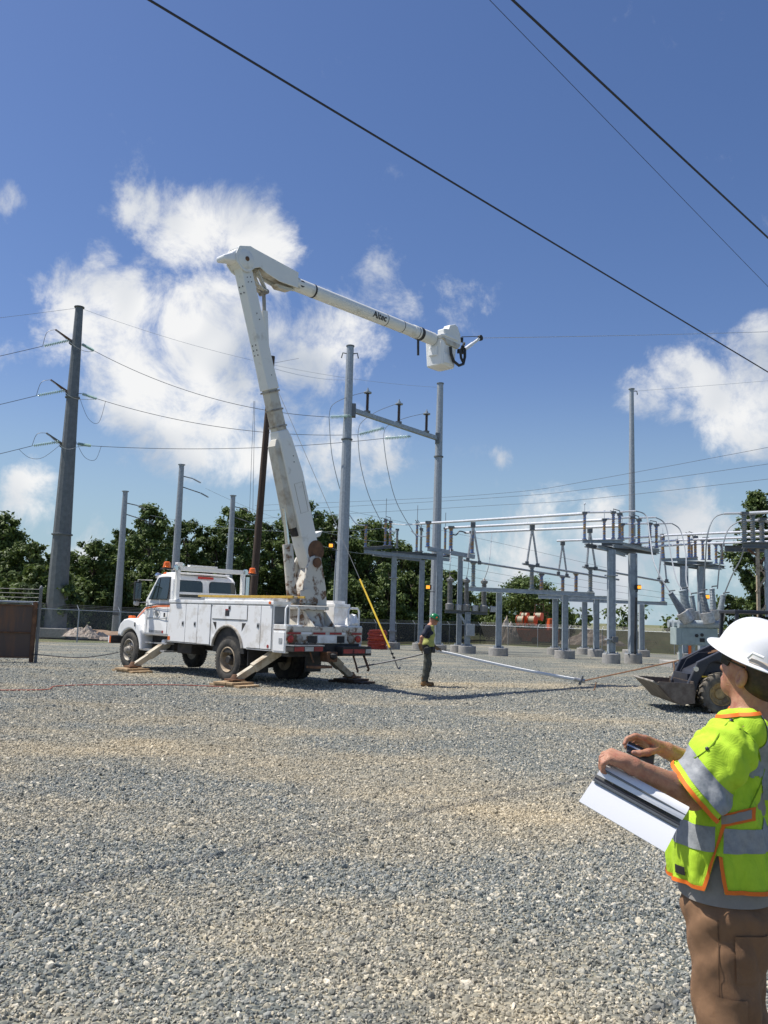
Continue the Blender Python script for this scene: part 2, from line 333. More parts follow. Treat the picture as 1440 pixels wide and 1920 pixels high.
rows = [[Vector((-900 if Y < 200 else -2500, Y, gz(Y) - .03)), Vector((1200 if Y < 200 else 3000, Y, gz(Y) - .03))] for Y in ys + [120, 300, 1200, 3500]]
for a, b in zip(rows, rows[1:]): mb._add([a[0], a[1], b[1], b[0]], [(0, 1, 2, 3)])
struct(mb.build('ground', M['field']))
mb = MB()
for Y0, Y1 in zip(ys, ys[1:]):
    mb._add([(xl(Y0), Y0, gz(Y0)), (xr(Y0), Y0, gz(Y0)), (xr(Y1), Y1, gz(Y1)), (xl(Y1), Y1, gz(Y1))], [(0, 1, 2, 3)])
struct(mb.build('gravel_yard', M['ground']))
# loose stones near the camera: scattered by geometry nodes, uncountable
def loose_gravel():
    y0, y1, k = 1.4, 62.0, .62
    mb = MB(); st = 60
    for i in range(st):
        a, b = y0 + (y1 - y0) * i / st, y0 + (y1 - y0) * (i + 1) / st
        mb._add([(-a * k - .3, a, gz(a) + .001), (a * k + .3, a, gz(a) + .001), (b * k + .3, b, gz(b) + .001), (-b * k - .3, b, gz(b) + .001)], [(0, 1, 2, 3)])
    o = mb.build('gravel', M['stone']); o['kind'] = 'stuff'; o['label'] = 'loose grey and tan crushed stone covering the yard'; o['category'] = 'gravel'
    g = bpy.data.node_groups.new('scatter stones', 'GeometryNodeTree'); L = g.links.new
    g.interface.new_socket('Geometry', in_out='INPUT', socket_type='NodeSocketGeometry'); g.interface.new_socket('Geometry', in_out='OUTPUT', socket_type='NodeSocketGeometry')
    gi = N(g, 'NodeGroupInput'); go = N(g, 'NodeGroupOutput')
    pos = N(g, 'GeometryNodeInputPosition'); sx = N(g, 'ShaderNodeSeparateXYZ'); L(pos.outputs[0], sx.inputs[0])
    dn = N(g, 'ShaderNodeFloatCurve'); yn = N(g, 'ShaderNodeMath', operation='DIVIDE'); L(sx.outputs[1], yn.inputs[0]); yn.inputs[1].default_value = 62.0; L(yn.outputs[0], dn.inputs['Value'])
    cv = dn.mapping.curves[0]; cv.points[0].location = (0, 1); cv.points[1].location = (1, .0005)
    for x_, y_ in ((.113, 1), (.16, .62), (.227, .36), (.315, .18), (.42, .05), (.5, .018), (.7, .006)): cv.points.new(x_, y_)
    dn.mapping.update(); dm = N(g, 'ShaderNodeMath', operation='MULTIPLY'); L(dn.outputs[0], dm.inputs[0]); dm.inputs[1].default_value = 3300.0; dn = dm
    m0 = N(g, 'ShaderNodeVectorMath', operation='SUBTRACT'); L(pos.outputs[0], m0.inputs[0]); m0.inputs[1].default_value = (-4.6, 11.6, 0); mp = N(g, 'ShaderNodeVectorMath', operation='MULTIPLY'); L(m0.outputs[0], mp.inputs[0]); mp.inputs[1].default_value = (.17, .30, 0)
    ln = N(g, 'ShaderNodeVectorMath', operation='LENGTH'); L(mp.outputs[0], ln.inputs[0]); nn = N(g, 'ShaderNodeTexNoise', ins={'Scale': .9, 'Detail': 4.0}); L(pos.outputs[0], nn.inputs['Vector'])
    la = N(g, 'ShaderNodeMath', operation='ADD'); L(ln.outputs['Value'], la.inputs[0]); L(nn.outputs[0], la.inputs[1])
    lm = N(g, 'ShaderNodeMapRange', ins={1: .55, 2: 1.5, 3: .22, 4: 1.0}); L(la.outputs[0], lm.inputs[0]); dm2 = N(g, 'ShaderNodeMath', operation='MULTIPLY'); L(dm.outputs[0], dm2.inputs[0]); L(lm.outputs[0], dm2.inputs[1]); dn = dm2
    dp = N(g, 'GeometryNodeDistributePointsOnFaces'); L(gi.outputs[0], dp.inputs['Mesh']); L(dn.outputs[0], dp.inputs['Density'])
    join = N(g, 'GeometryNodeGeometryToInstance')
    for s in range(6):
        ico = N(g, 'GeometryNodeMeshIcoSphere', ins={'Radius': 1.0, 'Subdivisions': 2})
        p2 = N(g, 'GeometryNodeInputPosition'); off = N(g, 'ShaderNodeVectorMath', operation='ADD'); L(p2.outputs[0], off.inputs[0]); off.inputs[1].default_value = (s * 7.3, s * 3.1, 0)
        vo = N(g, 'ShaderNodeTexVoronoi', ins={'Scale': .95, 'Randomness': 1.0}); L(off.outputs[0], vo.inputs['Vector'])
        mr = N(g, 'ShaderNodeMapRange', ins={1: .1, 2: .9, 3: 1.15, 4: .62}); L(vo.outputs['Distance'], mr.inputs[0])
        sc = N(g, 'ShaderNodeVectorMath', operation='SCALE'); L(p2.outputs[0], sc.inputs[0]); L(mr.outputs[0], sc.inputs['Scale'])
        sp = N(g, 'GeometryNodeSetPosition'); L(ico.outputs[0], sp.inputs[0]); L(sc.outputs[0], sp.inputs['Position'])
        sm = N(g, 'GeometryNodeSetMaterial'); sm.inputs['Material'].default_value = M['stone']; L(sp.outputs[0], sm.inputs[0])
        L(sm.outputs[0], join.inputs[0])
    io = N(g, 'GeometryNodeInstanceOnPoints'); L(dp.outputs['Points'], io.inputs['Points']); L(join.outputs[0], io.inputs['Instance']); io.inputs['Pick Instance'].default_value = True
    rv = N(g, 'FunctionNodeRandomValue', data_type='FLOAT_VECTOR'); rv.inputs[0].default_value = (0, 0, 0); rv.inputs[1].default_value = (6.28, 6.28, 6.28); L(rv.outputs[0], io.inputs['Rotation'])
    rs = N(g, 'FunctionNodeRandomValue', data_type='FLOAT_VECTOR'); rs.inputs[0].default_value = (.0045, .004, .0032); rs.inputs[1].default_value = (.0172, .0132, .0105); rs.inputs['Seed'].default_value = 5
    # a few larger pieces
    rb = N(g, 'FunctionNodeRandomValue', data_type='FLOAT'); rb.inputs[2].default_value = 0; rb.inputs[3].default_value = 1; rb.inputs['Seed'].default_value = 9
    pw = N(g, 'ShaderNodeMath', operation='POWER'); L(rb.outputs[1], pw.inputs[0]); pw.inputs[1].default_value = 14.0
    pm_ = N(g, 'ShaderNodeMath', operation='MULTIPLY'); L(pw.outputs[0], pm_.inputs[0]); pm_.inputs[1].default_value = 1.4
    ad = N(g, 'ShaderNodeMath', operation='ADD'); L(pm_.outputs[0], ad.inputs[0]); ad.inputs[1].default_value = .92
    s2 = N(g, 'ShaderNodeVectorMath', operation='SCALE'); L(rs.outputs[0], s2.inputs[0]); L(ad.outputs[0], s2.inputs['Scale']); dsc = N(g, 'ShaderNodeMapRange', ins={1: 7.0, 2: 30.0, 3: 1.0, 4: 1.6}); L(sx.outputs[1], dsc.inputs[0])
    s3 = N(g, 'ShaderNodeVectorMath', operation='SCALE'); L(s2.outputs[0], s3.inputs[0]); L(dsc.outputs[0], s3.inputs['Scale']); L(s3.outputs[0], io.inputs['Scale'])
    jg = N(g, 'GeometryNodeJoinGeometry'); L(io.outputs[0], jg.inputs[0]); L(jg.outputs[0], go.inputs[0])
    md = o.modifiers.new('scatter', 'NODES'); md.node_group = g
loose_gravel()

# ================================================================== perimeter fence
def see_through(name, col, opac, sc=1.2, rough=.9):
    m = bpy.data.materials.new(name); m.use_nodes = True; t = m.node_tree; L = t.links.new; p = t.nodes['Principled BSDF']; out = t.nodes['Material Output']
    p.inputs['Base Color'].default_value = tuple(col) + (1,); p.inputs['Roughness'].default_value = rough
    tr = N(t, 'ShaderNodeBsdfTransparent'); mx = N(t, 'ShaderNodeMixShader'); tc = N(t, 'ShaderNodeTexCoord')
    n = N(t, 'ShaderNodeTexNoise', ins={'Scale': sc, 'Detail': 4.0}); L(tc.outputs['Object'], n.inputs['Vector'])
    r = N(t, 'ShaderNodeMapRange', ins={1: .3, 2: .7, 3: opac - .06, 4: opac + .06}); L(n.outputs[0], r.inputs[0]); L(r.outputs[0], mx.inputs[0])
    L(tr.outputs[0], mx.inputs[1]); L(p.outputs[0], mx.inputs[2]); L(mx.outputs[0], out.inputs[0]); return m
M['chain'] = see_through('chain link mesh', (.20, .21, .21), .30)
M['screen'] = see_through('grey windscreen mesh', (.045, .045, .041), .80)
def fence(label, a, b, n, mesh_mats, grp):
    a = Vector(a); b = Vector(b)
    T = thing('chain_link_fence', label, 'fence', (0, 0, 0), 0, grp); HF = 2.05
    d = (b - a).normalized(); out = Vector((d.y, -d.x)) * -1
    P = [a + (b - a) * i / n for i in range(n + 1)]
    P = [Vector((p.x, p.y, gz(p.y))) for p in P]; o3 = Vector((out.x, out.y, 0)); d3 = Vector((d.x, d.y, 0))
    for i, p in enumerate(P):
        MB().cyl(p - Vector((0, 0, .05)), p + Vector((0, 0, HF + .05)), .045, .045, 8).cyl(p + Vector((0, 0, HF)), p + Vector((0, 0, HF + .33)) + o3 * .28, .026, .02, 6).build('post', M['galv'], T, True)
    for i in range(n):
        p, q = P[i], P[i + 1]; u = Vector((0, 0, 1))
        MB().cyl(p + u * HF, q + u * HF, .034, .034, 6).build('top_rail', M['galv'], T, True)
        mm = mesh_mats(i)
        MB()._add([p + d3 * .03 + u * .04 + o3 * -.05, q - d3 * .03 + u * .04 + o3 * -.05, q - d3 * .03 + u * (HF - .04) + o3 * -.05, p + d3 * .03 + u * (HF - .04) + o3 * -.05], [(0, 1, 2, 3)]).build('mesh_panel', mm, T)
    for k in range(3):
        s = (k + 1) / 3
        MB().tube([p + Vector((0, 0, HF + .31 * s)) + o3 * .26 * s for p in P], .012, 4).build('barbed_wire', M['wire'], T)
fence('long chain link fence behind the truck with angled barbed wire arms', (xl(36), 36), (FC.x, FC.y), 24, lambda i: M['chain'] if i < 13 else M['screen'], None)
fence('chain link fence with grey windscreen behind the switchyard on the right', (FC.x, FC.y), (xr(66), 66), 12, lambda i: M['screen'], None)

# rusty screened gate at the left edge
gA, gB = Vector((-16.2, 25.6, 0)), Vector((-10.75, 27.3, 0))
M['gatescreen'] = mat('rust stained brown screen', (.115, .085, .07), .9, 0, (.23, .115, .06), .9, 8, .52, .72, .35, 70, streak=(3, 3, .5))
GT = thing('screened_gate', 'rust brown screened gate with barbed wire above at the left edge', 'gate')
gd = (gB - gA).normalized(); gn = Vector((gd.y, -gd.x, 0)); up = Vector((0, 0, 1)); gBz = gz(gB.y)
MB().beam(gA + up * .90, gB + up * .90 - gd * .12, .02, 1.62).build('screen_panel', M['gatescreen'], GT)
for z in (.1, .86, 1.70): MB().cyl(gA + up * z + gn * .03, gB + up * z - gd * .1 + gn * .03, .026, .026, 6).build('rail', M['rust'], GT, True)
for k in (.22, .48, .74): MB().cyl(gA.lerp(gB, k) + gn * .03, gA.lerp(gB, k) + up * 1.7 + gn * .03, .024, .024, 6).build('brace', M['rust'], GT, True)
MB().cyl(gA + up * 1.80, gB + up * 1.80, .034, .034, 8).build('top_rail', M['galv'], GT, True)
MB().cyl(gB + up * -.1 - gd * .08, gB + up * 1.82 - gd * .08, .075, .075, 8).build('gate_stile', M['rust'], GT, True)
MB().lathe(gB + up * -.1 + gd * .05, up, [(0, .05), (2.30, .05), (2.33, .062), (2.36, .06), (2.42, .03), (2.44, .005)], 10).build('end_post', M['galv_dark'], GT, True)
for k in range(3): MB().tube([gA + up * (1.95 + .13 * k), gA.lerp(gB, .5) + up * (1.93 + .13 * k), gB + up * (1.95 + .13 * k)], .009, 4).build('barbed_wire', M['wire'], GT)

# ================================================================== trees
def leaf_mat(name, a, b, sc=.45):
    m = bpy.data.materials.new(name); m.use_nodes = True; t = m.node_tree; L = t.links.new; p = t.nodes['Principled BSDF']; out = t.nodes['Material Output']
    g = N(t, 'ShaderNodeNewGeometry'); n = N(t, 'ShaderNodeTexNoise', ins={'Scale': sc, 'Detail': 5.0, 'Roughness': .7}); L(g.outputs['Position'], n.inputs['Vector'])
    f = math_n(t, 'ADD', math_n(t, 'MULTIPLY', n.outputs[0], .8), math_n(t, 'MULTIPLY', g.outputs['Random Per Island'], .35))
    c = ramp(t, f, [(.35, a), (.8, b)]); L(c, p.inputs['Base Color']); p.inputs['Roughness'].default_value = .55; p.inputs['Specular IOR Level'].default_value = .3
    tr = N(t, 'ShaderNodeBsdfTranslucent'); L(c, tr.inputs[0]); mx = N(t, 'ShaderNodeMixShader', ins={0: .28}); L(p.outputs[0], mx.inputs[1]); L(tr.outputs[0], mx.inputs[2]); L(mx.outputs[0], out.inputs[0])
    return m
M['leaf_a'] = leaf_mat('dark broadleaf', (.034, .060, .017), (.155, .21, .055))
M['leaf_b'] = leaf_mat('mid broadleaf', (.05, .088, .023), (.195, .26, .075))
M['leaf_c'] = leaf_mat('grey green leaf', (.055, .085, .035), (.14, .185, .085))
M['bark'] = mat('bark', (.10, .08, .06), .9, 0, (.05, .04, .03), 4, 7, .35, .7, .4, 12)
def leaves(C, R, n, size, rng, name, m):
    k = len(C); w = R ** 2; idx = rng.choice(k, n, p=w / w.sum())
    u = rng.normal(size=(n, 3)); u /= np.linalg.norm(u, axis=1)[:, None]
    rr = R[idx] * np.minimum(np.abs(rng.normal(size=n)) * .62 + .12 * rng.random(n), 1.5)
    c = C[idx] + u * rr[:, None] * np.array([1, 1, .8])
    nrm = u * .7 + rng.normal(size=(n, 3)) * .6 + np.array([0, 0, .5]); nrm /= np.linalg.norm(nrm, axis=1)[:, None]
    a = np.cross(nrm, rng.normal(size=(n, 3))); a /= np.linalg.norm(a, axis=1)[:, None]; b = np.cross(nrm, a)
    s = size * (.55 + .9 * rng.random(n))[:, None]
    q = np.stack([c - a * s, c + b * s * .55 - nrm * s * .15, c + a * s, c - b * s * .55 - nrm * s * .15], 1).reshape(-1, 3)
    return npmesh(name, q, np.arange(4 * n).reshape(-1, 4), m, False)
def tree(label, base, Ht, Wd, lm, seed, dens=1.0, low=.15, leaf=.3, shape='round', grp='trees beyond the fence', name='broadleaf_tree', airy=0.0):
    rng = np.random.default_rng(seed); T = thing(name, label, 'tree', base, 0, grp)
    tr = MB(); lean = rng.normal(size=2) * .02 * Ht
    pts = [Vector((lean[0] * s * s, lean[1] * s * s, Ht * .86 * s)) for s in np.linspace(0, 1, 7)]
    tr.tube(pts, [max(.018 * Ht * (1 - .88 * s), .02) for s in np.linspace(0, 1, 7)], 7)
    C = []; R = []; n = int(52 * dens) + 22
    for i in range(n):
        h = low + (1 - low) * (i + rng.random()) / n; h = min(h, .97)
        if shape == 'round': prof = math.sqrt(max(0.0, 1 - ((h - .52) / .52) ** 2)) * .95 + .05
        elif shape == 'oval': prof = (math.sin(math.pi * min(1, (h - low) / (1 - low) * .86 + .14)) ** .7)
        else: prof = 1.0 - .75 * h
        prof *= .75 + .45 * rng.random(); ang = i * 2.4 + rng.normal() * .5; rd = Wd * prof * (.25 + .85 * rng.random() ** .7)
        c = np.array([math.cos(ang) * rd + lean[0] * h, math.sin(ang) * rd + lean[1] * h, Ht * h]); C.append(c)
        R.append(Wd * (.15 + .24 * rng.random() ** 1.4) * (1 - .25 * h) * (1 - airy * .35))
        if i % 2 == 0:
            z0 = Ht * max(h - .16, .05); s = z0 / (Ht * .86)
            tr.tube([Vector((lean[0] * s * s, lean[1] * s * s, z0)), Vector((c[0] * .5, c[1] * .5, (z0 + c[2]) / 2 + .1)), Vector(c)], [.006 * Ht, .004 * Ht, .012], 5)
    tr.build('trunk', M['bark'], T, True)
    me = leaves(np.array(C), np.array(R), int(19000 * dens), leaf * .64, rng, 'crown', lm); inst('crown', me, T)
    return T
def ptree(label, x, top, hw, Y, lm, seed, **kw):
    b = gp(x, 1150, Y); z = at(x, top, Y).z; b.x = at(x, (top + 1150) / 2, Y).x
    tree(label, b - Vector((0, 0, .1)), z - b.z, hw / F_PX * Y, lm, seed, **kw)
ptree('dark leafy tree at the far left edge of the photo', -12, 962, 62, 78, M['leaf_a'], 1)
ptree('bushy tree just left of the tall tapered pole base', 52, 1018, 44, 76, M['leaf_a'], 2)
ptree('dark tree left of the slender pole, lower than its neighbour', 172, 1015, 46, 84, M['leaf_b'], 3)
ptree('small tree between the two leftmost poles', 212, 1022, 34, 90, M['leaf_a'], 4)
ptree('tall airy tree behind the truck cab', 282, 946, 52, 92, M['leaf_b'], 5, shape='oval', airy=.5, dens=1.15)
ptree('tree right of the middle steel pole, above the truck cab', 345, 975, 44, 95, M['leaf_a'], 6)
ptree('low dark tree left of the shorter pole behind the truck', 405, 985, 40, 96, M['leaf_a'], 7)
ptree('round tree behind the wooden pole', 452, 950, 50, 98, M['leaf_b'], 8, dens=1.2)
ptree('dark tree between wooden pole and boom', 512, 980, 42, 102, M['leaf_a'], 9)
ptree('tallest tree right of the lower boom', 572, 940, 48, 100, M['leaf_b'], 10, dens=1.2)
ptree('tree left of the frame pole with amber lamp', 622, 962, 44, 104, M['leaf_a'], 12)
ptree('broad tree right of the frame pole with amber lamp', 690, 978, 56, 105, M['leaf_b'], 13, dens=1.25)
ptree('tree behind the left switch platform', 750, 1020, 42, 108, M['leaf_a'], 14)
ptree('dark tree behind the pair of platform columns', 800, 1052, 40, 108, M['leaf_a'], 15)
ptree('small tree behind the three instrument transformers', 860, 1098, 34, 112, M['leaf_b'], 16, leaf=.26)
ptree('low tree left of the rounded tree above the cable reels', 918, 1112, 34, 116, M['leaf_a'], 17, leaf=.26)
ptree('rounded tree above the orange cable reels', 985, 1084, 60, 114, M['leaf_b'], 18, dens=1.3, leaf=.28)
ptree('low tree right of the orange cable reels', 1046, 1136, 30, 118, M['leaf_b'], 19, leaf=.26)
ptree('tall narrow tree at the right edge behind the lattice stand', 1428, 918, 46, 72, M['leaf_a'], 20, shape='oval', dens=1.4, leaf=.24)
ptree('short tree behind the circuit breaker', 1368, 1118, 34, 80, M['leaf_a'], 22, leaf=.24, dens=.7, airy=.3)
ORD = 'first second third fourth fifth sixth seventh eighth ninth tenth eleventh twelfth thirteenth fourteenth fifteenth sixteenth seventeenth eighteenth nineteenth twentieth'.split()
for i, (x, top) in enumerate(((20, 1000), (110, 1050), (240, 990), (310, 985), (380, 1005), (480, 985), (545, 965), (600, 975), (655, 990), (720, 1008), (780, 1040), (830, 1070))):
    ptree('shaded tree in the second row, %s from the left' % ORD[i], x, top, 42, 112 if x > 130 else 92, M['leaf_a'], 70 + i, leaf=.36, low=.05, grp='second row of trees')
for i, x in enumerate(range(-20, 860, 44)):
    ptree('low dark bush along the fence line, %s from the left' % ORD[i], x, 1074 + 18 * math.sin(i * 2.1), 40, (70 if x < 140 else 84 if x < 420 else 100) + 3 * math.cos(i), (M['leaf_a'], M['leaf_b'])[i % 2], 40 + i, dens=.42, low=.05, leaf=.32, grp='undergrowth along the fence', name='bush')
ptree('pale grey green shrub left of the tapered pole base', 62, 1092, 26, 66, M['leaf_c'], 31, low=.05, dens=.5, leaf=.2, grp=None, name='shrub')
ptree('pale grey green shrub right of the tapered pole base', 138, 1108, 22, 68, M['leaf_c'], 32, low=.05, dens=.5, leaf=.2, grp=None, name='shrub')
# far woods on the horizon: one mass
rng = np.random.default_rng(77); cs = []; rs = []
for x in np.arange(-700, 900, 6.0):
    Y = 330 + 30 * math.sin(x * .013) + rng.normal() * 8; h = 4.5 + 3.0 * math.sin(x * .021 + 1) + 1.8 * math.sin(x * .083) + rng.random() * 2
    for z in np.arange(1, max(h, 2.5), 2.5): cs.append((x + rng.normal() * 2, Y, z)); rs.append(3.2 + rng.random())
wo = inst('far_woods', leaves(np.array(cs), np.array(rs), 26000, .95, rng, 'far_woods', M['leaf_a'])); wo['kind'] = 'stuff'; wo['label'] = 'low far wood along the horizon beyond the yard'; wo['category'] = 'wood'
# ================================================================== poles
UP = Vector((0, 0, 1))
def wire(name, label, pts, r=.014, m=None, sag=0.0, n=24, grp=None, cat='wire', tagit=True, parent=None, ex=(0, 0)):
    pts = [Vector(p) for p in pts]
    if ex != (0, 0):                                         # carry the line on beyond the view
        a, b = pts[0], pts[-1]; d0 = pts[0] - pts[1]; d1 = pts[-1] - pts[-2]; pts[0] = pts[0] + d0 * ex[0]; pts[-1] = pts[-1] + d1 * ex[1]
        if len(pts) == 2: sag *= (1 + ex[0] + ex[1]) ** 2; n *= 2
    if len(pts) == 2:
        a, b = pts; pts = [a.lerp(b, i / n) - UP * sag * 4 * (i / n) * (1 - i / n) for i in range(n + 1)]
    else:                                                    # smooth curve through the points
        q = [pts[0]] + pts + [pts[-1]]; res = []
        for i in range(1, len(q) - 2):
            for k in range(8):
                t = k / 8; p0, p1, p2, p3 = q[i - 1], q[i], q[i + 1], q[i + 2]
                res.append(.5 * ((2 * p1) + (p2 - p0) * t + (2 * p0 - 5 * p1 + 4 * p2 - p3) * t * t + (3 * p1 - p0 - 3 * p2 + p3) * t ** 3))
        pts = res + [pts[-1]]
    o = MB().tube(pts, r, 5).build(name, m or M['wire'], parent, True)
    if tagit and parent is None: tag(o, label, cat, grp)
    return o
def disc_string(p0, p1, parent, m=None, n=13, r=.13):
    p0 = Vector(p0); p1 = Vector(p1); L_ = (p1 - p0).length; prof = [(0, .02), (L_ * .04, .02)]
    for i in range(n):
        t = L_ * (.05 + .9 * i / n); w = L_ * .9 / n
        prof += [(t, .035), (t + w * .25, r), (t + w * .5, r * .92), (t + w * .6, .035)]
    prof += [(L_ * .96, .02), (L_, .02)]
    return MB().lathe(p0, p1 - p0, prof, 10).build('insulator_string', m or M['glass_ins'], parent, True)
def shaft(p, ztop, r0, r1, parent, m, flanges=(), n=12):
    p = Vector(p); MB().cyl(p - UP * .1, Vector((p.x, p.y, ztop)), r0, r1, n).build('shaft', m, parent)
    for f in flanges:
        z = p.z + (ztop - p.z) * f; r = r0 + (r1 - r0) * f
        MB().lathe((p.x, p.y, z - .07), UP, [(0, r + .02), (.02, r + .11), (.12, r + .11), (.14, r + .02)], n).build('flange', m, parent)
    MB().lathe((p.x, p.y, ztop), UP, [(0, r1 + .02), (.0, r1 + .10), (.07, r1 + .10)], n).build('cap', m, parent)

# tall tapered transmission pole on the left
Y1 = 66.0; b1 = gp(104, 1160, Y1); b1.z = -.4; t1 = at(149, 577, Y1); b1.x = (at(105, 1150, Y1).x + t1.x) / 2
TP = thing('transmission_pole', 'tall tapered grey steel pole with three insulator arms on the left', 'utility pole')
shaft(b1, t1.z, .84, .30, TP, M['galv_dark'], (.295, .715))
MB().box(b1 + UP * .1, (2.6, 2.6, .7)).build('footing', M['concrete'], TP, bevel=.04)
armL, stR, stL = [], [], []
for i, (ax, ay, bx, by, sx0, sy0, sx1, sy1, rx0, ry0, rx1, ry1, lx, ly) in enumerate([
        (137, 642, 104, 618, 130, 638, 80, 649, 153, 645, 177, 658, 0, 660),
        (131, 738, 95, 712, 122, 732, 68, 742, 153, 738, 183, 748, 0, 753),
        (120, 835, 87, 812, 112, 828, 60, 836, 145, 832, 172, 836, 0, 847)]):
    c = at(ax, ay, Y1); e = at(bx, by, Y1 - 1.2)
    MB().cyl(c, e, .12, .07, 8).build('arm', M['rust'] if i < 2 else M['galv_dark'], TP, True)
    MB().box(c, (.5, .5, .35)).build('arm_bracket', M['galv_dark'], TP, bevel=.02)
    l0, l1 = at(sx0, sy0, Y1 - .6), at(sx1, sy1, Y1 - 1.5); disc_string(l0, l1, TP, M['glass_ins'], 14)
    MB().tube([c, l0], .03, 5).build('link', M['galv_dark'], TP)
    r0, r1 = at(rx0, ry0, Y1), at(rx1, ry1, Y1 + .8); disc_string(r0, r1, TP, M['glass_ins'], 12)
    MB().tube([at(ax + 8, ay, Y1), r0], .03, 5).build('link', M['galv_dark'], TP)
    wire('jumper', '', [l1, at((bx + sx1) / 2 - 4, (by + sy1) / 2 - 10, Y1 - 1.5), e], .02, M['wire'], parent=TP)
    wire('jumper', '', [e, at(ax + 2, ay + 6, Y1 - 1.2), at((ax + rx1) / 2 + 4, ry1 + 1, Y1), r1], .018, M['wire_lt'], parent=TP)
    word = ('top', 'middle', 'bottom')[i]
    wire('power_line', word + ' conductor leaving the tall left pole towards the left edge', [l1, at(lx - 300, ly + 62, Y1 - 20)], .022, sag=.05, ex=(0, 1.6))
    stR.append(r1)
wire('power_line', 'shield wire leaving the top of the tall left pole towards the left edge', [t1, at(-260, 612, Y1 - 20)], .013, M['wire_lt'], sag=.06, ex=(0, 1.6))
for k, (x0, y0, x1, y1, dp) in enumerate([(198, 752, 160, 742, 40), (190, 836, 155, 828, 26)]):
    wire('jumper', '', [at(x0, y0, Y1 + 1), at((x0 + x1) / 2 + 6, y0 + dp, Y1 + .5), at((x0 + x1) / 2 - 14, y0 + dp * .8, Y1), at(x1 - 12, y1, Y1)], .016, M['wire'], parent=TP)
wire('jumper', '', [at(35, 842, Y1 - 2), at(55, 858, Y1 - 1.5), at(80, 858, Y1 - 1), at(112, 835, Y1 - .5)], .016, M['wire'], parent=TP)

# dead-end frame: two poles and a beam
YL, YR = 64.0, 72.0
HF = thing('pole_frame', 'steel two pole frame with sloping crossbeam and three dark arresters', 'pole frame')
hl = gp(641, 1150, YL); hl.x = (at(640, 1130, YL).x + at(656, 650, YL).x) / 2; hlt = at(656, 650, YL).z
hr = gp(817, 1180, YR); hr.x = (at(817, 1190, YR).x + at(823, 720, YR).x) / 2; hrt = at(823, 720, YR).z
def pole_part(p, ztop, r0, r1, fl):
    s = MB().cyl(p - UP * .1, Vector((p.x, p.y, ztop)), r0, r1, 12).build('pole', M['galv'], HF)
    for f in fl:
        z = p.z + (ztop - p.z) * f; r = r0 + (r1 - r0) * f
        MB().lathe((p.x, p.y, z), UP, [(0, r + .01), (.02, r + .09), (.12, r + .09), (.14, r + .01)], 12).build('flange', M['galv_dark'], s)
    MB().lathe((p.x, p.y, ztop), UP, [(0, r1 + .01), (.0, r1 + .05), (.08, r1 + .05)], 12).build('cap', M['galv_dark'], s)
pole_part(hl, hlt, .50, .27, (.68,)); pole_part(hr, hrt, .46, .26, (.715,))
ba, bb_ = at(664, 770, YL + .2), at(820, 822, YR - .1)
MB().beam(ba, bb_, .34, .34).build('crossbeam', M['beamgrey'], HF, bevel=.03)
MB().box(ba + Vector((-.05, 0, 0)), (.35, .6, 1.0)).build('bracket', M['galv_dark'], HF, bevel=.02)
MB().box(bb_, (.35, .6, .9)).build('bracket', M['galv_dark'], HF, bevel=.02)
def post_mesh(name, m, L_, r, sheds, cap=.05, n=9):
    prof = [(0, r * 1.35), (cap, r * 1.35), (cap, r * .75)]; w = (L_ - 2 * cap) / sheds
    for i in range(sheds):
        t = cap + w * i; prof += [(t + w * .1, r * .72), (t + w * .45, r), (t + w * .6, r), (t + w * .7, r * .72)]
    prof += [(L_ - cap, r * .75), (L_ - cap, r * 1.2), (L_, r * 1.2)]
    return MB().lathe((0, 0, 0), UP, prof, n).mesh(name, m, True)
arr = post_mesh('arrester', M['brown_ins'], 1.45, .13, 14)
ring = MB().lathe((0, 0, 0), UP, [(0, .10), (0, .30), (.05, .31), (.10, .30), (.10, .10)], 14).lathe((0, 0, .1), UP, [(0, .12), (.18, .11), (.2, .05), (.34, .04)], 8).mesh('grading_ring', M['galv'], True)
for k, (x, y) in enumerate([(686, 771), (743, 791), (797, 810)]):
    s = (x - 664) / (820 - 664); p = ba.lerp(bb_, s) + UP * .17; p = Vector((p.x, p.y, p.z))
    MB().box(p + UP * .06, (.5, .5, .12)).build('base_plate', M['galv_dark'], HF, bevel=.01)
    a = inst('arrester', arr, HF, p + UP * .12); g = inst('grading_ring', ring, a, (0, 0, 1.42))
for x, s in ((656, -1), (656, 1)):
    q = Vector((hl.x, hl.y, hlt - .55)); MB().tube([q + Vector((.25 * s, 0, 0)), q + Vector((.55 * s, 0, .05)), q + Vector((.65 * s, 0, -.35))], .05, 6).build('hook', M['galv_dark'], HF)
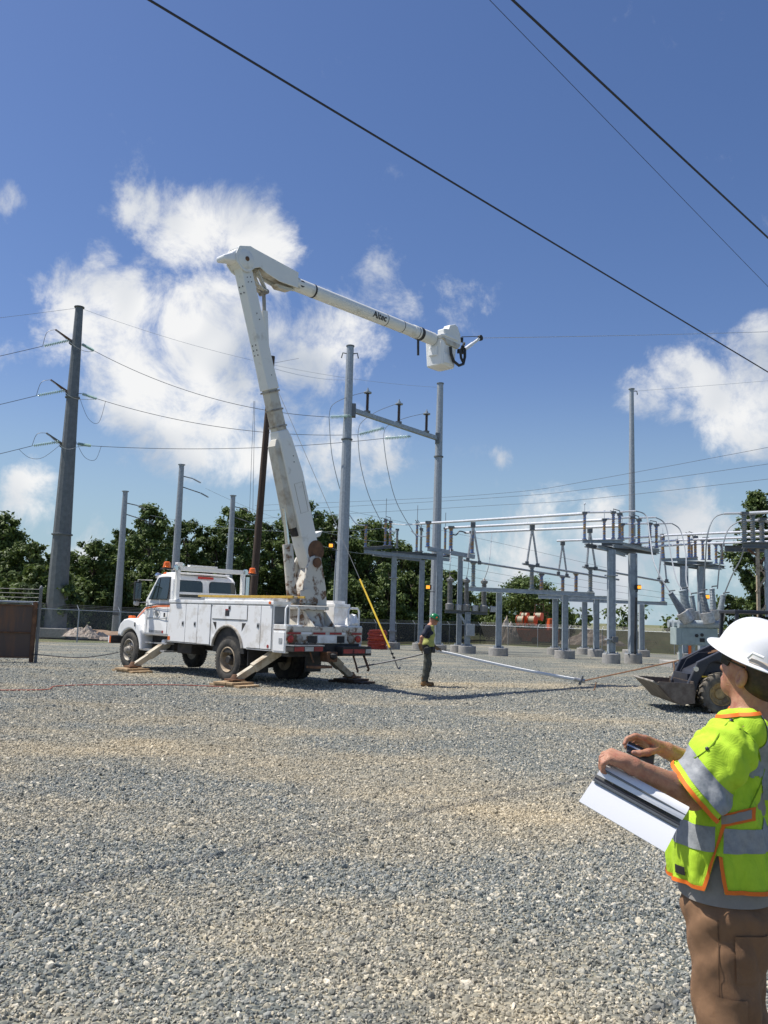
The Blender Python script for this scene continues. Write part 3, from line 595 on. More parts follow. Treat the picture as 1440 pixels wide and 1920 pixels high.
# strings from the frame to the line, droppers down to the switchyard
ends = [((660, 780), (617, 782), YL - .2), ((722, 802), (671, 815), YL + 2.5), ((772, 818), (719, 822), YR - 3)]
drops = [[(617, 783), (622, 850), (634, 905), (641, 925)], [(671, 816), (676, 870), (692, 930), (718, 985)], [(719, 823), (727, 880), (745, 945), (783, 1010)]]
hot = ['left', 'middle', 'right']
for i, (a, b, Y) in enumerate(ends):
    p, q = at(*a, Y), at(*b, Y - .3); disc_string(p, q, HF, M['glass_ins'], 16, .15)
    wire('power_line', ('upper', 'middle', 'lower')[i] + ' conductor strung from the tall left pole to the pole frame', [stR[i], q], .022, sag=(1.1, .9, .5)[i])
    wire('dropper', hot[i] + ' conductor hanging from the pole frame down to the switch platform', [at(x, y, Y - .3 + .6 * k) for k, (x, y) in enumerate(drops[i])], .03, M['galv'])
    tops = [(686, 735), (743, 756), (797, 775)][i]
    s = (tops[0] - 664) / (820 - 664); pp = ba.lerp(bb_, s) + UP * 1.85
    wire('jumper', '', [q, at(b[0] + 6, b[1] - 22, Y - .2), at((b[0] + tops[0]) / 2, (b[1] + tops[1]) / 2 - 14, Y), pp], .02, M['galv_dark'], parent=HF)
wire('power_line', 'thin shield wire from the tall left pole to the right frame pole', [t1, Vector((hr.x, hr.y, hrt - .3))], .012, M['wire_lt'], sag=1.2)

# single steel pole on the right
YP = 80.0; b3 = gp(1186, 1200, YP); b3.x = (at(1188, 1200, YP).x + at(1182, 730, YP).x) / 2
SP = thing('steel_pole', 'slim steel pole rising behind the right switch platform', 'utility pole')
shaft(b3, at(1182, 730, YP).z, .42, .20, SP, M['galv'])
MB().cyl(b3 - UP * .2, b3 + UP * .35, .9, .9, 16).build('footing', M['concrete'], SP, bevel=.03)
q = Vector((b3.x, b3.y, at(1182, 733, YP).z)); MB().tube([q, q + Vector((.5, 0, 0)), q + Vector((.55, 0, -.35))], .05, 6).build('hook', M['galv_dark'], SP)
wire('power_line', 'thin bright shield wire from the slim right pole to the right edge', [q + Vector((.4, 0, 0)), at(1640, 690, YP - 8)], .014, M['wire_lt'], sag=.04, ex=(0, 2))

# three shorter poles behind the truck
for lab, x, ytop, xb, Y, r0, r1 in (('short steel pole left of the truck cab', 235, 922, 219, 78, .42, .22), ('taller steel pole rising behind the truck cab', 340, 872, 324, 80, .45, .24), ('short steel pole left of the wooden pole', 436, 930, 426, 84, .42, .23)):
    b = gp(xb, 1160, Y); tp = at(x, ytop, Y); b.x = (at(xb, 1160, Y).x + tp.x) / 2
    S = thing('steel_pole', lab, 'utility pole', (0, 0, 0), 0, 'short steel poles behind the truck'); shaft(b, tp.z, r0, r1, S, M['galv'])
    for k in (0, 1):
        p = Vector((tp.x, tp.y, tp.z - 1.0 - 1.0 * k)); e = p + Vector((1.0 + .8 * k, .6, -.15 - .35 * k)); MB().cyl(p, e, .05, .05, 6).build('arm', M['galv_dark'], S, True)
        disc_string(e, e + Vector((.75, .4, -.35)), S, M['galv_dark'], 7, .09)
    wire('power_line', 'conductor from the ' + lab + ' towards the switchyard', [Vector((tp.x + 2.2, tp.y + .8, tp.z - 2.0)), at(720, 990 + (x - 235) * .25, 92)], .014, M['wire_lt'], sag=.9)
    MB().box(Vector((b.x, b.y - r0, b.z + 2.2)), (.5, .1, .4)).build('sign_plate', M['galv_dark'], S)

# wooden pole with guy wire and yellow guard
YW = 40.0; bw = gp(474, 1115, YW); bw.x = (at(476, 1110, YW).x + at(506, 668, YW).x) / 2; tw = at(506, 668, YW); tw.x = bw.x
tw = Vector((bw.x + .22, bw.y, tw.z)); bw.x -= .22
WP = thing('wooden_pole', 'dark wooden utility pole leaning behind the boom', 'utility pole')
MB().tube([bw - UP * .1, bw.lerp(tw, .5), tw], [.19, .165, .13], 12).build('shaft', M['polewood'], WP, True)
for k in range(4): MB().lathe(at(505 + k * 1.2, 684 + k * 6, YW - .2), Vector((.3, 0, -1)), [(0, .03), (.04, .08), (.1, .08), (.13, .03)], 8).build('insulator', M['brown_ins'], WP, True)
MB().tube([at(499, 708, YW - .1), at(506, 702, YW - .2)], .035, 5).build('bracket', M['galv_dark'], WP)
anc = Vector((.7, 30.75, gz(30.75))); gt = at(507, 700, YW - .2)
gtop = anc + (gt - anc) * .245; gbot = anc + (gt - anc) * .055
wire('guy_wire', 'guy wire running from the wooden pole down to the yellow guard', [gt, gtop], .012, M['galv_dark'])
GG = thing('guy_guard', 'yellow tube guarding the guy wire anchor beside the red coil', 'guy guard')
MB().tube([gtop, gbot], .034, 8).build('guard_tube', M['guard'], GG, True)
MB().tube([gbot, anc - UP * .05], .02, 6).build('anchor_rod', M['black'], GG, True)
for f in (.04, .03): MB().box(anc + (gt - anc) * f, (.1, .1, .06)).build('clamp', M['black'], GG)
for k, x in enumerate((474, 468)):
    wire('lead_wire', ('right', 'left')[k] + ' of two thin wires hanging down beside the wooden pole', [at(478 - k * 2, 752, YW - .4), at(476 - k * 4, 850, YW - .4), at(x, 960, YW - .4)], .010, M['wire'])
wire('power_line', 'short service wire from the wooden pole top to the right', [at(507, 682, YW), at(560, 672, YW + 14)], .010, M['wire'])
wire('power_line', 'bright wire from the wooden pole towards the left frame pole', [at(510, 690, YW), at(655, 712, YL - .5)], .012, M['wire_lt'], sag=.2)

# near overhead lines crossing the sky
wire('overhead_cable', 'thick dark cable crossing the sky from top left to right edge', [at(60, -135, 8.6), at(1560, 768, 27.0)], .0165, M['wire_dk'], sag=.004, ex=(.45, 1.2))
wire('overhead_cable', 'thick dark cable crossing the upper right corner', [at(760, -190, 8.0), at(1600, 592, 17.5)], .0165, M['wire_dk'], sag=.003, ex=(.5, 1.8))
wire('overhead_wire', 'thin wire crossing the upper right corner below the thick cable', [at(760, -165, 11), at(1600, 700, 24)], .0055, M['wire_dk'], sag=.003, ex=(.5, 1.8))
# long distribution lines across the middle
for k, (y0, y1, y2) in enumerate([(952, 928, 838), (958, 935, 872), (968, 949, 902)]):
    wire('power_line', ('top', 'middle', 'lowest')[k] + ' of three wires sloping up to the right edge above the switchyard', [at(560, y0 - 8 + k * 4, 100), at(900, y1, 84), at(1180, (y1 * .55 + y2 * .45), 72), at(1500, y2 - 12, 60)], .016, M['wire'], ex=(.3, 2))
for k in range(3):
    wire('power_line', ('upper', 'middle', 'lower')[k] + ' far wire behind the low bus supports', [at(700, 1018 + k * 14, 112), at(1000, 1072 + k * 15, 112), at(1300, 1120 + k * 9, 112)], .018, M['wire'])
wire('power_line', 'thin far wire falling from the pole frame to the right platform', [at(640, 955, 95), at(900, 1010, 90), at(1160, 1070, 85)], .014, M['wire'])

# ================================================================== switchyard
pins = {}
def pm(L_, r, m, key):
    k = (round(L_, 2), r, key)
    if k not in pins: pins[k] = post_mesh('insulator', m, L_, r, max(6, int(L_ / .11)))
    return pins[k]
def column(T, p, ztop, w, m='beamgrey', ped=True, r=.55, ph=.5, band=()):
    p = Vector(p); g = gz(p.y)
    MB().hbeam(Vector((p.x, p.y, g + ph)), Vector((p.x, p.y, ztop)), w, w, w * .12, up=(1, 0, 0)).beam((p.x, p.y, g + ph + .1), (p.x, p.y, ztop - .02), w * .55, w * .80, up=(1, 0, 0)).build('column', M[m], T)
    if ped:
        MB().cyl((p.x, p.y, g - .2), (p.x, p.y, g + ph), r, r, 20).build('pedestal', M['concrete'], T, True, bevel=.02)
        MB().box((p.x, p.y, g + ph + .02), (w * 1.9, w * 1.9, .045)).build('base_plate', M['galv'], T)
        for sx in (-1, 1):
            for sy in (-1, 1): MB().cyl((p.x + sx * w * .75, p.y + sy * w * .75, g + ph), (p.x + sx * w * .75, p.y + sy * w * .75, g + ph + .14), .03, .03, 6).build('anchor_bolt', M['galv'], T)
    for z in band: MB().box((p.x, p.y, z), (w * 1.6, w * 1.6, .07)).build('band', M['galv'], T)
def ins(T, px, ytop, ybot, Y, r=.11, m='post_ins', rod=None, cap=True):
    b = at(px, ybot, Y); L_ = at(px, ytop, Y).z - b.z; o = inst('insulator', pm(round(L_, 1), r, M[m], m), T, b)
    top = b + UP * round(L_, 1)
    if cap: MB().box(top + UP * .06, (r * 2.6, r * 2.6, .12)).build('terminal', M['galv_dark'], T)
    if rod: MB().tube([top, top + UP * rod], .025, 5).build('rod', M['galv'], T)
    return top
def blades(T, a, b, h=.35):
    MB().tube([a + UP * .1, a + UP * h, b + UP * h, b + UP * .1], .028, 5).build('switch_blade', M['galv_dark'], T); MB().tube([a - (b - a) * .5 + UP * (h * .4), b + (b - a) * .5 + UP * (h * .2)], .03, 5).build('contact_arm', M['galv_dark'], T)

# --- left switch platform
Yp = 66.0
S1 = thing('switch_platform', 'left switch platform on two columns beside the red coil', 'switch stand')
column(S1, gp(735, 1200, Yp), at(735, 1042, Yp).z, .40, r=.62, band=(at(735, 1083, Yp).z, at(735, 1183, Yp).z))
column(S1, gp(788, 1200, Yp + 2), at(788, 1050, Yp + 2).z, .40, r=.62)
for k, (x0, y0, x1, y1, Y0, Y1_) in enumerate([(683, 1029, 735, 1025, 64, 67), (683, 1034, 845, 1050, 64, 68), (735, 1036, 845, 1043, 67, 69), (700, 1039, 790, 1050, 65, 68.5), (745, 1038, 792, 1037, 66, 68)]):
    MB().hbeam(at(x0, y0, Y0), at(x1, y1, Y1_), .22, .24, .03).build('beam', M['beamgrey' if k % 2 else 'galv_dark'], S1)
tops1 = [ins(S1, 685, 985, 1026, 64.5), ins(S1, 722, 977, 1023, 66, rod=1.75), ins(S1, 731, 980, 1023, 66.5), ins(S1, 744, 994, 1028, 67, m='post_grey'), ins(S1, 781, 983, 1034, 66.5, rod=1.5), ins(S1, 789, 992, 1034, 67, m='post_grey'), ins(S1, 834, 992, 1042, 67.5, rod=1.3)]
blades(S1, tops1[1], tops1[2]); blades(S1, tops1[4], tops1[5])
# --- T shaped bus support
S2 = thing('bus_support', 'T shaped bus support between left platform and instrument transformers', 'bus support')
column(S2, gp(821, 1210, 60), at(823, 1034, 60).z, .42, r=.6); column(S2, gp(860, 1210, 62), at(865, 1042, 62).z, .34, r=.6)
MB().beam(at(803, 1029, 60), at(889, 1044, 62), .25, .30).build('beam', M['beamgrey'], S2, bevel=.015)
for x, yt, yb, Y in ((802, 981, 1026, 60), (845, 989, 1032, 61), (885, 1000, 1038, 62)): ins(S2, x, yt, yb, Y, .16)
# --- three bus tubes from left to right platform
bus = [((788, 982), 62, (1094, 963), 46.7), ((836, 990), 62, (1132, 975), 48.5), ((872, 999), 63, (1166, 986), 50)]
busn = ('upper', 'middle', 'lower'); busp = []
for i, (a, Ya, b, Yb) in enumerate(bus):
    p, q = at(*a, Ya), at(*b, Yb); busp.append((p, q))
    tag(MB().tube([p, q], .085, 10).build('bus_tube', M['alu'], None, True), busn[i] + ' long aluminium bus tube from left to right platform', 'bus tube', 'long aluminium bus tubes')
wire('jumper_wire', 'bent jumper joining the T shaped support to the lower bus tube', [at(845, 1000, 61), at(855, 1003, 61), at(862, 996, 61.5), at(874, 999, 62)], .05, M['wire'])
wire('jumper_wire', 'bright jumper from the left platform to the upper bus tube', [at(735, 982, 66), at(760, 984, 64), at(788, 982, 62)], .04, M['alu'])
for i, (x0, y0, x1, y1, x2, y2, Y) in enumerate([(655, 965, 668, 982, 684, 985, 64), (716, 988, 728, 995, 744, 996, 66), (771, 995, 783, 1004, 800, 1006, 66)]):
    wire('jumper_wire', ('left', 'middle', 'right')[i] + ' short bright jumper rising to the left switch platform', [at(x0, y0, Y), at(x1, y1, Y), at(x2, y2, Y)], .045, M['alu'])
# --- right switch platform
S3 = thing('switch_platform', 'right switch platform with nine blue and ochre insulators', 'switch stand')
column(S3, gp(1146, 1230, 46.3), at(1146, 1031, 46.3).z, .36, r=.47, band=(at(1146, 1079, 46.3).z, at(1146, 1199, 46.3).z))
column(S3, gp(1187, 1230, 47.6), at(1187, 1038, 47.6).z, .40, r=.48)
for k, (x0, y0, x1, y1, Y0, Y1_) in enumerate([(1092, 1015, 1168, 1015, 46.0, 46.4), (1098, 1023, 1190, 1040, 45.6, 48.5), (1150, 1024, 1236, 1032, 47.5, 51), (1128, 1020, 1203, 1023, 48, 48.6), (1168, 1020, 1235, 1036, 46.4, 50.5), (1098, 1022, 1230, 1038, 46.5, 50), (1120, 1025, 1172, 1041, 45.8, 47.4)]):
    MB().hbeam(at(x0, y0, Y0), at(x1, y1, Y1_), .17, .17, .025).build('beam', M['beamgrey' if k % 2 == 0 else 'galv_dark'], S3)
MB().cyl(Vector((gp(1153, 1200, 46.2).x, 46.2, gz(46) + 1.0)), at(1153, 1031, 46.2), .045, .045, 8).build('operating_pipe', M['galv'], S3, True)
MB().box(at(1153, 1199, 46.1), (.3, .25, .3)).build('crank_box', M['galv_dark'], S3, bevel=.02)
MB().cyl(Vector((at(1192, 1100, 47).x, 47.2, gz(47) + .3)), at(1193, 1120, 47.2), .06, .06, 8).build('conduit', M['black'], S3, True)
g3 = []
for k, (a, b, c) in enumerate([((1096, 964, 1012), (1150, 962, 1011), (1162, 966, 1011)), ((1133, 975, 1013), (1186, 973, 1019), (1198, 976, 1020)), ((1167, 986, 1014), (1219, 983, 1029), (1231, 987, 1028))]):
    Y = 46.5 + 1.7 * k; ts = [ins(S3, x, yt, yb, Y, .095) for x, yt, yb in (a, b, c)]; blades(S3, ts[1], ts[2], .25); g3.append(ts)
    MB().tube([ts[0] + UP * .05, ts[0] + UP * .5], .02, 5).lathe(ts[0] + UP * .5, UP, [(0, .02), (.03, .06), (.08, .06), (.11, .02)], 8).build('lightning_rod', M['alu'], S3)
    tag(MB().tube([ts[0] + UP * .08, ts[1] + UP * .08], .055, 8).build('bus_tube', M['alu'], None, True), ('near', 'middle', 'far')[k] + ' short bus tube on top of the right switch platform', 'bus tube', 'short bus tubes on the right platform')
# --- low bus supports in the middle
def low_frame(label, a, Ya, b, Yb, cols, h=.26):
    T = thing('bus_support', label, 'bus support'); p, q = at(*a, Ya), at(*b, Yb)
    MB().hbeam(p, q, .22, h, .035).beam(p, q, .14, h * .7).build('beam', M['beamgrey'], T)
    for x, Y in cols:
        s = (x - a[0]) / (b[0] - a[0]); z = p.z + (q.z - p.z) * s; column(T, gp(x, 1180, Y), z - h / 2, .34 if Y < 58 else .36, r=.62 if Y < 58 else .6, ph=.5)
    return T
A = low_frame('long low bus support in front of the orange cable reels', (879, 1104), 55, (1115, 1115), 53, [(935, 55), (1059, 53.5)])
B = low_frame('low bus support left of the right platform, nearer beam', (1010, 1119), 64, (1142, 1121), 61.5, [(1041, 64), (1118, 62)])
C = low_frame('low bus support passing behind the right platform', (1050, 1124), 69, (1251, 1132), 66, [(1096, 68.5), (1203, 66.5)])
for T, x, yt, yb, Y, m in ((A, 887, 1056, 1100, 55, 'post_grey'), (A, 997, 1062, 1105, 54, 'post_grey'), (A, 1107, 1068, 1110, 53, 'post_grey'), (B, 1015, 1078, 1114, 64, 'post_ins'), (B, 1055, 1083, 1116, 63, 'post_ins'), (B, 1080, 1076, 1116, 62, 'post_ins'), (C, 1243, 1094, 1128, 66, 'post_ins')):
    ins(T, x, yt, yb, Y, .15, m)
lows = [((868, 1050), 55, (1068, 1082), 63), ((980, 1057), 54, (1160, 1087), 63), ((1093, 1063), 53, (1254, 1092), 66)]
for i, (a, Ya, b, Yb) in enumerate(lows):
    tag(MB().tube([at(*a, Ya), at(*b, Yb)], .07, 8).build('bus_tube', M['galv'], None, True), ('left', 'middle', 'right')[i] + ' lower grey bus tube resting on the low supports', 'bus tube', 'lower grey bus tubes')
for i, (ax, ay, l, m_, r_, n_, Y) in enumerate([(887, 984, 877, 1049, 899, 1055, 55), (998, 989, 988, 1056, 1008, 1060, 54), (1055, 1018, 1047, 1075, 1063, 1079, 61), (1106, 994, 1100, 1062, 1117, 1066, 53), (1242, 1010, 1235, 1086, 1250, 1089, 65)]):
    T = thing('inverted_v_bus', ('leftmost', 'second', 'third', 'fourth', 'rightmost')[i] + ' of the inverted V tubes joining high and low bus', 'bus tube', (0, 0, 0), 0, 'inverted V bus tubes')
    p = at(ax, ay, Y)
    for x, y in ((l, m_), (r_, n_)): MB().tube([p, at(x, y, Y)], .065, 8).build('strut', M['alu_dull'], T, True); MB().box(at(x, y, Y), (.22, .2, .24)).build('clamp', M['galv_dark'], T, bevel=.02)
    MB().box(p, (.3, .25, .35)).build('clamp', M['galv_dark'], T, bevel=.02)
tag(MB().tube([at(1045, 1014, 61), at(1150, 1011, 56)], .075, 8).build('bus_tube', M['alu'], None, True), 'bus tube stub ending left of the right switch platform', 'bus tube')
# --- instrument transformers
Yv = 59.5
S4 = thing('instrument_transformer_stand', 'stand carrying three grey instrument transformers', 'transformer stand')
column(S4, gp(876, 1210, Yv), at(878, 1148, Yv).z, .36, r=.6)
MB().hbeam(at(834, 1146, Yv), at(914, 1150, Yv), .3, .22, .03).build('beam', M['galv_dark'], S4)
MB().beam(at(862, 1152, Yv), at(877, 1175, Yv), .12, .14).build('brace', M['beamgrey'], S4)
MB().box(at(882, 1181, Yv - .3), (.55, .4, .8)).build('cabinet', M['galv'], S4, bevel=.02)
vt = MB().lathe((0, 0, 0), UP, [(0, .28), (.38, .3), (.42, .2), (.5, .17)] + [(.5 + .09 * i + d, r) for i in range(15) for d, r in ((0, .13), (.03, .19), (.055, .19), (.075, .13))] + [(1.9, .16), (1.95, .24), (2.1, .25), (2.16, .12), (2.3, .03)], 12).mesh('transformer', M['grey_ins'], True)
vc = MB().lathe((.62, 0, 0), UP, [(0, .24), (.34, .24), (.38, .2)], 12).mesh('tank', M['alu_dull'], True)
for k, (x, y) in enumerate(((843, 1143), (874, 1145), (907, 1147))):
    o = inst('transformer', vt, S4, at(x, y, Yv)); inst('tank', vc, o)
    wire('dropper', ('left', 'middle', 'right')[k] + ' thin dropper from the bus down to an instrument transformer', [at(x, y - 58, Yv), at(x + (1, 5, 10)[k], y - 90, Yv - 1), at(x + (2, 6, 15)[k], (1020, 1000, 1000)[k], 62)], .022, M['galv'])
# --- far right platforms
S5 = thing('switch_platform', 'smaller switch platform above the circuit breaker', 'switch stand')
for x, Y in ((1284, 57), (1316, 58.5)): column(S5, gp(x, 1200, Y), at(x, 1062, Y).z, .42, r=.5)
for k, (x0, y0, x1, y1, Y0, Y1_) in enumerate([(1240, 1050, 1308, 1048, 57, 57.5), (1246, 1056, 1318, 1066, 56.5, 59.5), (1270, 1054, 1336, 1056, 58, 59), (1308, 1055, 1358, 1064, 57.5, 61), (1246, 1056, 1352, 1066, 57, 60)]):
    MB().hbeam(at(x0, y0, Y0), at(x1, y1, Y1_), .2, .2, .03).build('beam', M['beamgrey' if k % 2 == 0 else 'galv_dark'], S5)
for k, tri in enumerate([((1243, 1006, 1047), (1292, 1004, 1046), (1304, 1007, 1045)), ((1271, 1014, 1047), (1318, 1014, 1050), (1330, 1015, 1050)), ((1297, 1020, 1047), (1343, 1021, 1057), (1354, 1022, 1058))]):
    ts = [ins(S5, x, yt, yb, 57 + 1.6 * k, .11) for x, yt, yb in tri]; blades(S5, ts[1], ts[2], .25)
    MB().tube([ts[0], ts[0] + UP * .5], .02, 5).build('lightning_rod', M['alu'], S5)
for k, (x0, y0, Y0, x1, y1, Y1_) in enumerate([(1243, 1004, 57, 1520, 992, 46), (1270, 1013, 58.6, 1520, 1003, 47), (1297, 1020, 60, 1520, 1013, 48), (1160, 1010, 50, 1243, 1005, 57), (1180, 1020, 52, 1268, 1013, 58.5), (1205, 1026, 54, 1297, 1020, 60)]):
    tag(MB().tube([at(x0, y0, Y0), at(x1, y1, Y1_)], .075, 8).build('bus_tube', M['alu'], None, True), ('upper', 'middle', 'lower')[k % 3] + (' bus tube running from the breaker platform to the right edge' if k < 3 else ' bus tube between right platform and breaker platform'), 'bus tube', 'bus tubes on the right side')
S6 = thing('lattice_stand', 'rusty lattice stand with grey insulators at the right edge', 'switch stand')
pl = at(1392, 1022, 42); pr = at(1540, 1024, 42)
MB().hbeam(pl, pr, .3, .3, .03).build('beam', M['galv_dark'], S6); MB().hbeam(pl + Vector((0, 2.2, 0)), pr + Vector((0, 2.2, 0)), .3, .3, .03).build('beam', M['galv_dark'], S6)
for x in (1420, 1436, 1520):
    for dy in (0, 1.6):
        p = at(x, 1026, 42 + dy); b = Vector((p.x, p.y, gz(42))); MB().beam(b, Vector((p.x, p.y, pl.z - .15)), .14, .14, up=(1, 0, 0)).build('leg', M['rimtan'] if x == 1420 else M['beamgrey'], S6)
for k, (a, b) in enumerate((((1402, 1030), (1424, 1045)), ((1418, 1062), (1440, 1040)), ((1420, 1048), (1440, 1090)), ((1424, 1150), (1450, 1120)), ((1420, 1070), (1445, 1070)), ((1418, 1110), (1440, 1075)))):
    MB().beam(at(*a, 42), at(*b, 42), .09, .09).build('brace', M['rust'] if k < 2 else M['rimtan'], S6)
rt = [ins(S6, x, yt, yb, 42 + dy, .14, 'post_grey') for x, yt, yb, dy in ((1396, 964, 1018, 0), (1412, 964, 1018, .3), (1429, 976, 1017, .8), (1446, 978, 1017, 1))]
tag(MB().tube([at(1358, 963, 42), at(1400, 962, 42)], .06, 8).build('bus_tube', M['alu'], None, True), 'short bus tube stub on the lattice stand', 'bus tube')
tag(MB().tube([at(1405, 962, 42), at(1520, 956, 41)], .075, 8).build('bus_tube', M['alu'], None, True), 'bright bus tube leaving the lattice stand to the right', 'bus tube')
tag(MB().tube([at(1388, 977, 43), at(1520, 972, 42.5)], .06, 8).build('bus_tube', M['alu'], None, True), 'second bus tube on the lattice stand, just below the bright one', 'bus tube')

# --- circuit breaker
Yb = 43.0
CB = thing('circuit_breaker', 'grey green circuit breaker with six slanting bushings', 'circuit breaker')
lo, hi = at(1268, 1209, Yb), at(1346, 1179, Yb); g = gz(Yb)
MB().bb((lo.x, Yb, lo.z), (hi.x, Yb + .9, hi.z)).build('cabinet', M['breaker'], CB, bevel=.02)
xm = (lo.x + hi.x) / 2; MB().bb((xm - .75, Yb - .025, lo.z + .05), (xm + .35, Yb - .002, hi.z - .06)).build('cabinet_door', M['breaker'], CB, bevel=.008)
for dx, dz in ((.02, .48), (.28, .52)): MB().cyl((xm + dx - .05, Yb - .06, lo.z + dz), (xm + dx - .05, Yb - .02, lo.z + dz), .085, .085, 14).build('gauge', M['black'], CB, True)
MB().bb((xm + .12, Yb - .05, lo.z + .17), (xm + .36, Yb - .026, lo.z + .36)).build('control_plate', M['black'], CB)
MB().bb((xm + .5, Yb - .04, lo.z + .24), (xm + .68, Yb - .026, lo.z + .33)).build('warning_label', M['redtape'], CB); MB().bb((xm + .5, Yb - .04, lo.z + .15), (xm + .68, Yb - .026, lo.z + .24)).build('warning_label', M['paper'], CB)
for x in (lo.x + .25, lo.x + .9, hi.x - .2): MB().bb((x - .07, Yb + .1, g + .3), (x + .07, Yb + .24, lo.z)).build('leg', M['breaker'], CB)
MB().bb((lo.x + .62, Yb + .0, g + .3), (lo.x + .74, Yb + .1, lo.z - .02)).build('tag_post', M['amber'], CB)
MB().bb((lo.x - .35, Yb - .4, g - .1), (hi.x + .5, Yb + 1.6, g + .3)).build('pad', M['concrete'], CB, bevel=.03)
for dy in (.1, .9, 1.6): MB().cyl(at(1273, 1170, Yb) + Vector((0, dy, 0)), at(1352, 1171, Yb) + Vector((0, dy, 0)), .20, .20, 14).build('tank', M['bushing_lt'], CB, True)
MB().cyl(at(1346, 1165, Yb) + Vector((0, -.15, 0)), at(1352, 1166, Yb) + Vector((0, -.15, 0)), .13, .13, 12).build('valve', M['alu'], CB, True)
for x0, y0, x1, y1, dy, r0, r1, m, can in ((1286, 1158, 1257, 1112, 0, .21, .13, 'bushing', 'alu_dull'), (1289, 1152, 1280, 1107, .8, .24, .19, 'bushing_lt', 'alu_dull'), (1302, 1155, 1297, 1117, 1.6, .15, .13, 'bushing_lt', 'alu_dull'), (1327, 1160, 1316, 1111, 0, .20, .15, 'bushing', 'alu_dull'), (1338, 1156, 1335, 1104, .8, .17, .13, 'bushing_lt', 'alu_dull'), (1349, 1154, 1356, 1116, 1.6, .17, .13, 'bushing_lt', 'alu_dull')):
    p, q = at(x0, y0, Yb + dy), at(x1, y1, Yb + dy); d = (q - p).normalized(); L_ = (q - p).length
    prof = [(L_ * .22, r0 * .95)]
    for i in range(13): t = L_ * (.24 + .72 * i / 13); r = r0 + (r1 - r0) * i / 13; w = L_ * .72 / 13; prof += [(t, r * .84), (t + w * .35, r), (t + w * .6, r), (t + w * .9, r * .84)]
    prof += [(L_ * .97, r1 * 1.1), (L_, r1 * 1.1), (L_ * 1.03, .05)]
    o = MB().lathe(p, d, prof, 12).build('bushing', M[m], CB, True)
    MB().lathe(p - d * .25, d, [(0, r0 * 1.45), (.03, r0 * 1.6), (L_ * .26 + .2, r0 * 1.6), (L_ * .26 + .22, r0 * 1.1)], 16).build('current_transformer', M[can], o, True)
    MB().tube([q, q + d * .12, q + d * .12 + Vector((.3, 0, .04))], .035, 6).build('terminal', M['galv_dark'], o)
for i, pts in enumerate([[(1192, 958, 47), (1212, 968, 47), (1219, 1010, 46), (1228, 1060, 44), (1257, 1112, 43)], [(1229, 970, 48), (1248, 985, 48), (1258, 1040, 47), (1268, 1085, 45), (1279, 1106, 44)], [(1259, 981, 49), (1276, 995, 49), (1286, 1040, 48), (1287, 1090, 46), (1297, 1116, 45)],
                           [(1358, 963, 42), (1338, 972, 42), (1326, 1005, 42), (1322, 1060, 42.5), (1317, 1110, 43)], [(1388, 977, 43), (1367, 990, 43), (1356, 1020, 43), (1349, 1060, 43.4), (1345, 1104, 43.8)], [(1396, 1024, 43), (1388, 1050, 43.5), (1372, 1080, 44), (1358, 1114, 44.6)]]):
    wire('jumper_wire', ('first', 'second', 'third', 'fourth', 'fifth', 'sixth')[i] + ' from the left of the jumpers curving down to the breaker bushings', [at(*p) for p in pts], .035, M['galv'], grp='jumpers of the circuit breaker')
for k, (Y, x0, y0, x1, y1, x2, y2) in enumerate([(47, 1162, 960, 1178, 958, 1192, 958), (48.5, 1198, 971, 1215, 970, 1229, 970), (50, 1231, 982, 1246, 981, 1259, 981)]):
    tag(MB().tube([at(x0, y0, Y), at(x2, y2, Y)], .05, 8).build('bus_tube', M['alu'], None, True), ('near', 'middle', 'far')[k] + ' bus tube stub right of the right switch platform', 'bus tube', 'bus tube stubs')

# --- amber flood lamps on the columns
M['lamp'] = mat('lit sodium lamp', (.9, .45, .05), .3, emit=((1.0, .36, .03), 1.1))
for lab, x, y, Y, side, hx in (('amber lamp on the left pole of the frame', 622, 1023, 63.2, 1, 633), ('amber lamp on the right pole of the frame', 804, 1101, 70.5, 1, 815), ('amber lamp on a column of the right switch platform', 1197, 1101, 47.2, -1, 1189), ('amber lamp behind the circuit breaker bushings', 1325, 1119, 56, -1, 1318)):
    T = thing('flood_lamp', lab, 'lamp', (0, 0, 0), 0, 'amber flood lamps'); p = at(x, y, Y); s = Y / F_PX
    MB().box(p + Vector((0, .12, 0)), (10 * s, .3, 9 * s)).build('housing', M['black'], T, bevel=.03)
    MB().box(p + Vector((-side * 1.5 * s, -.05, 0)), (7 * s, .08, 6 * s)).build('lens', M['lamp'], T, bevel=.03)
    MB().tube([p + Vector((0, .15, -.1)), p + Vector((0, .2, -8 * s)), at(hx, y + 9, Y + .4)], .03, 6).build('bracket', M['black'], T)
wire('conduit', 'thin conduit running down the left frame pole below the lamp', [at(631, 1032, 63.3), at(627, 1100, 63.2), at(625, 1150, 63.2)], .05, M['galv'], cat='conduit')

# --- red conduit coil
cc = gp(707, 1216, 64.0); RC = thing('conduit_coil', 'tall stack of red conduit coiled beside the left platform', 'coil', cc)
for i in range(12):
    r = .72 - .04 * (i % 3) + .02 * math.sin(i * 3.1) - .004 * i; z = .07 + .115 * i
    MB().tube([(r * math.cos(a) + .03 * math.sin(i * 2), r * math.sin(a) + .03 * math.cos(i * 5), z + .02 * math.sin(2 * a + i)) for a in np.linspace(0, 2 * math.pi, 30, endpoint=False)], .06, 6, True).build('loop', M['hose_red'], RC, True)

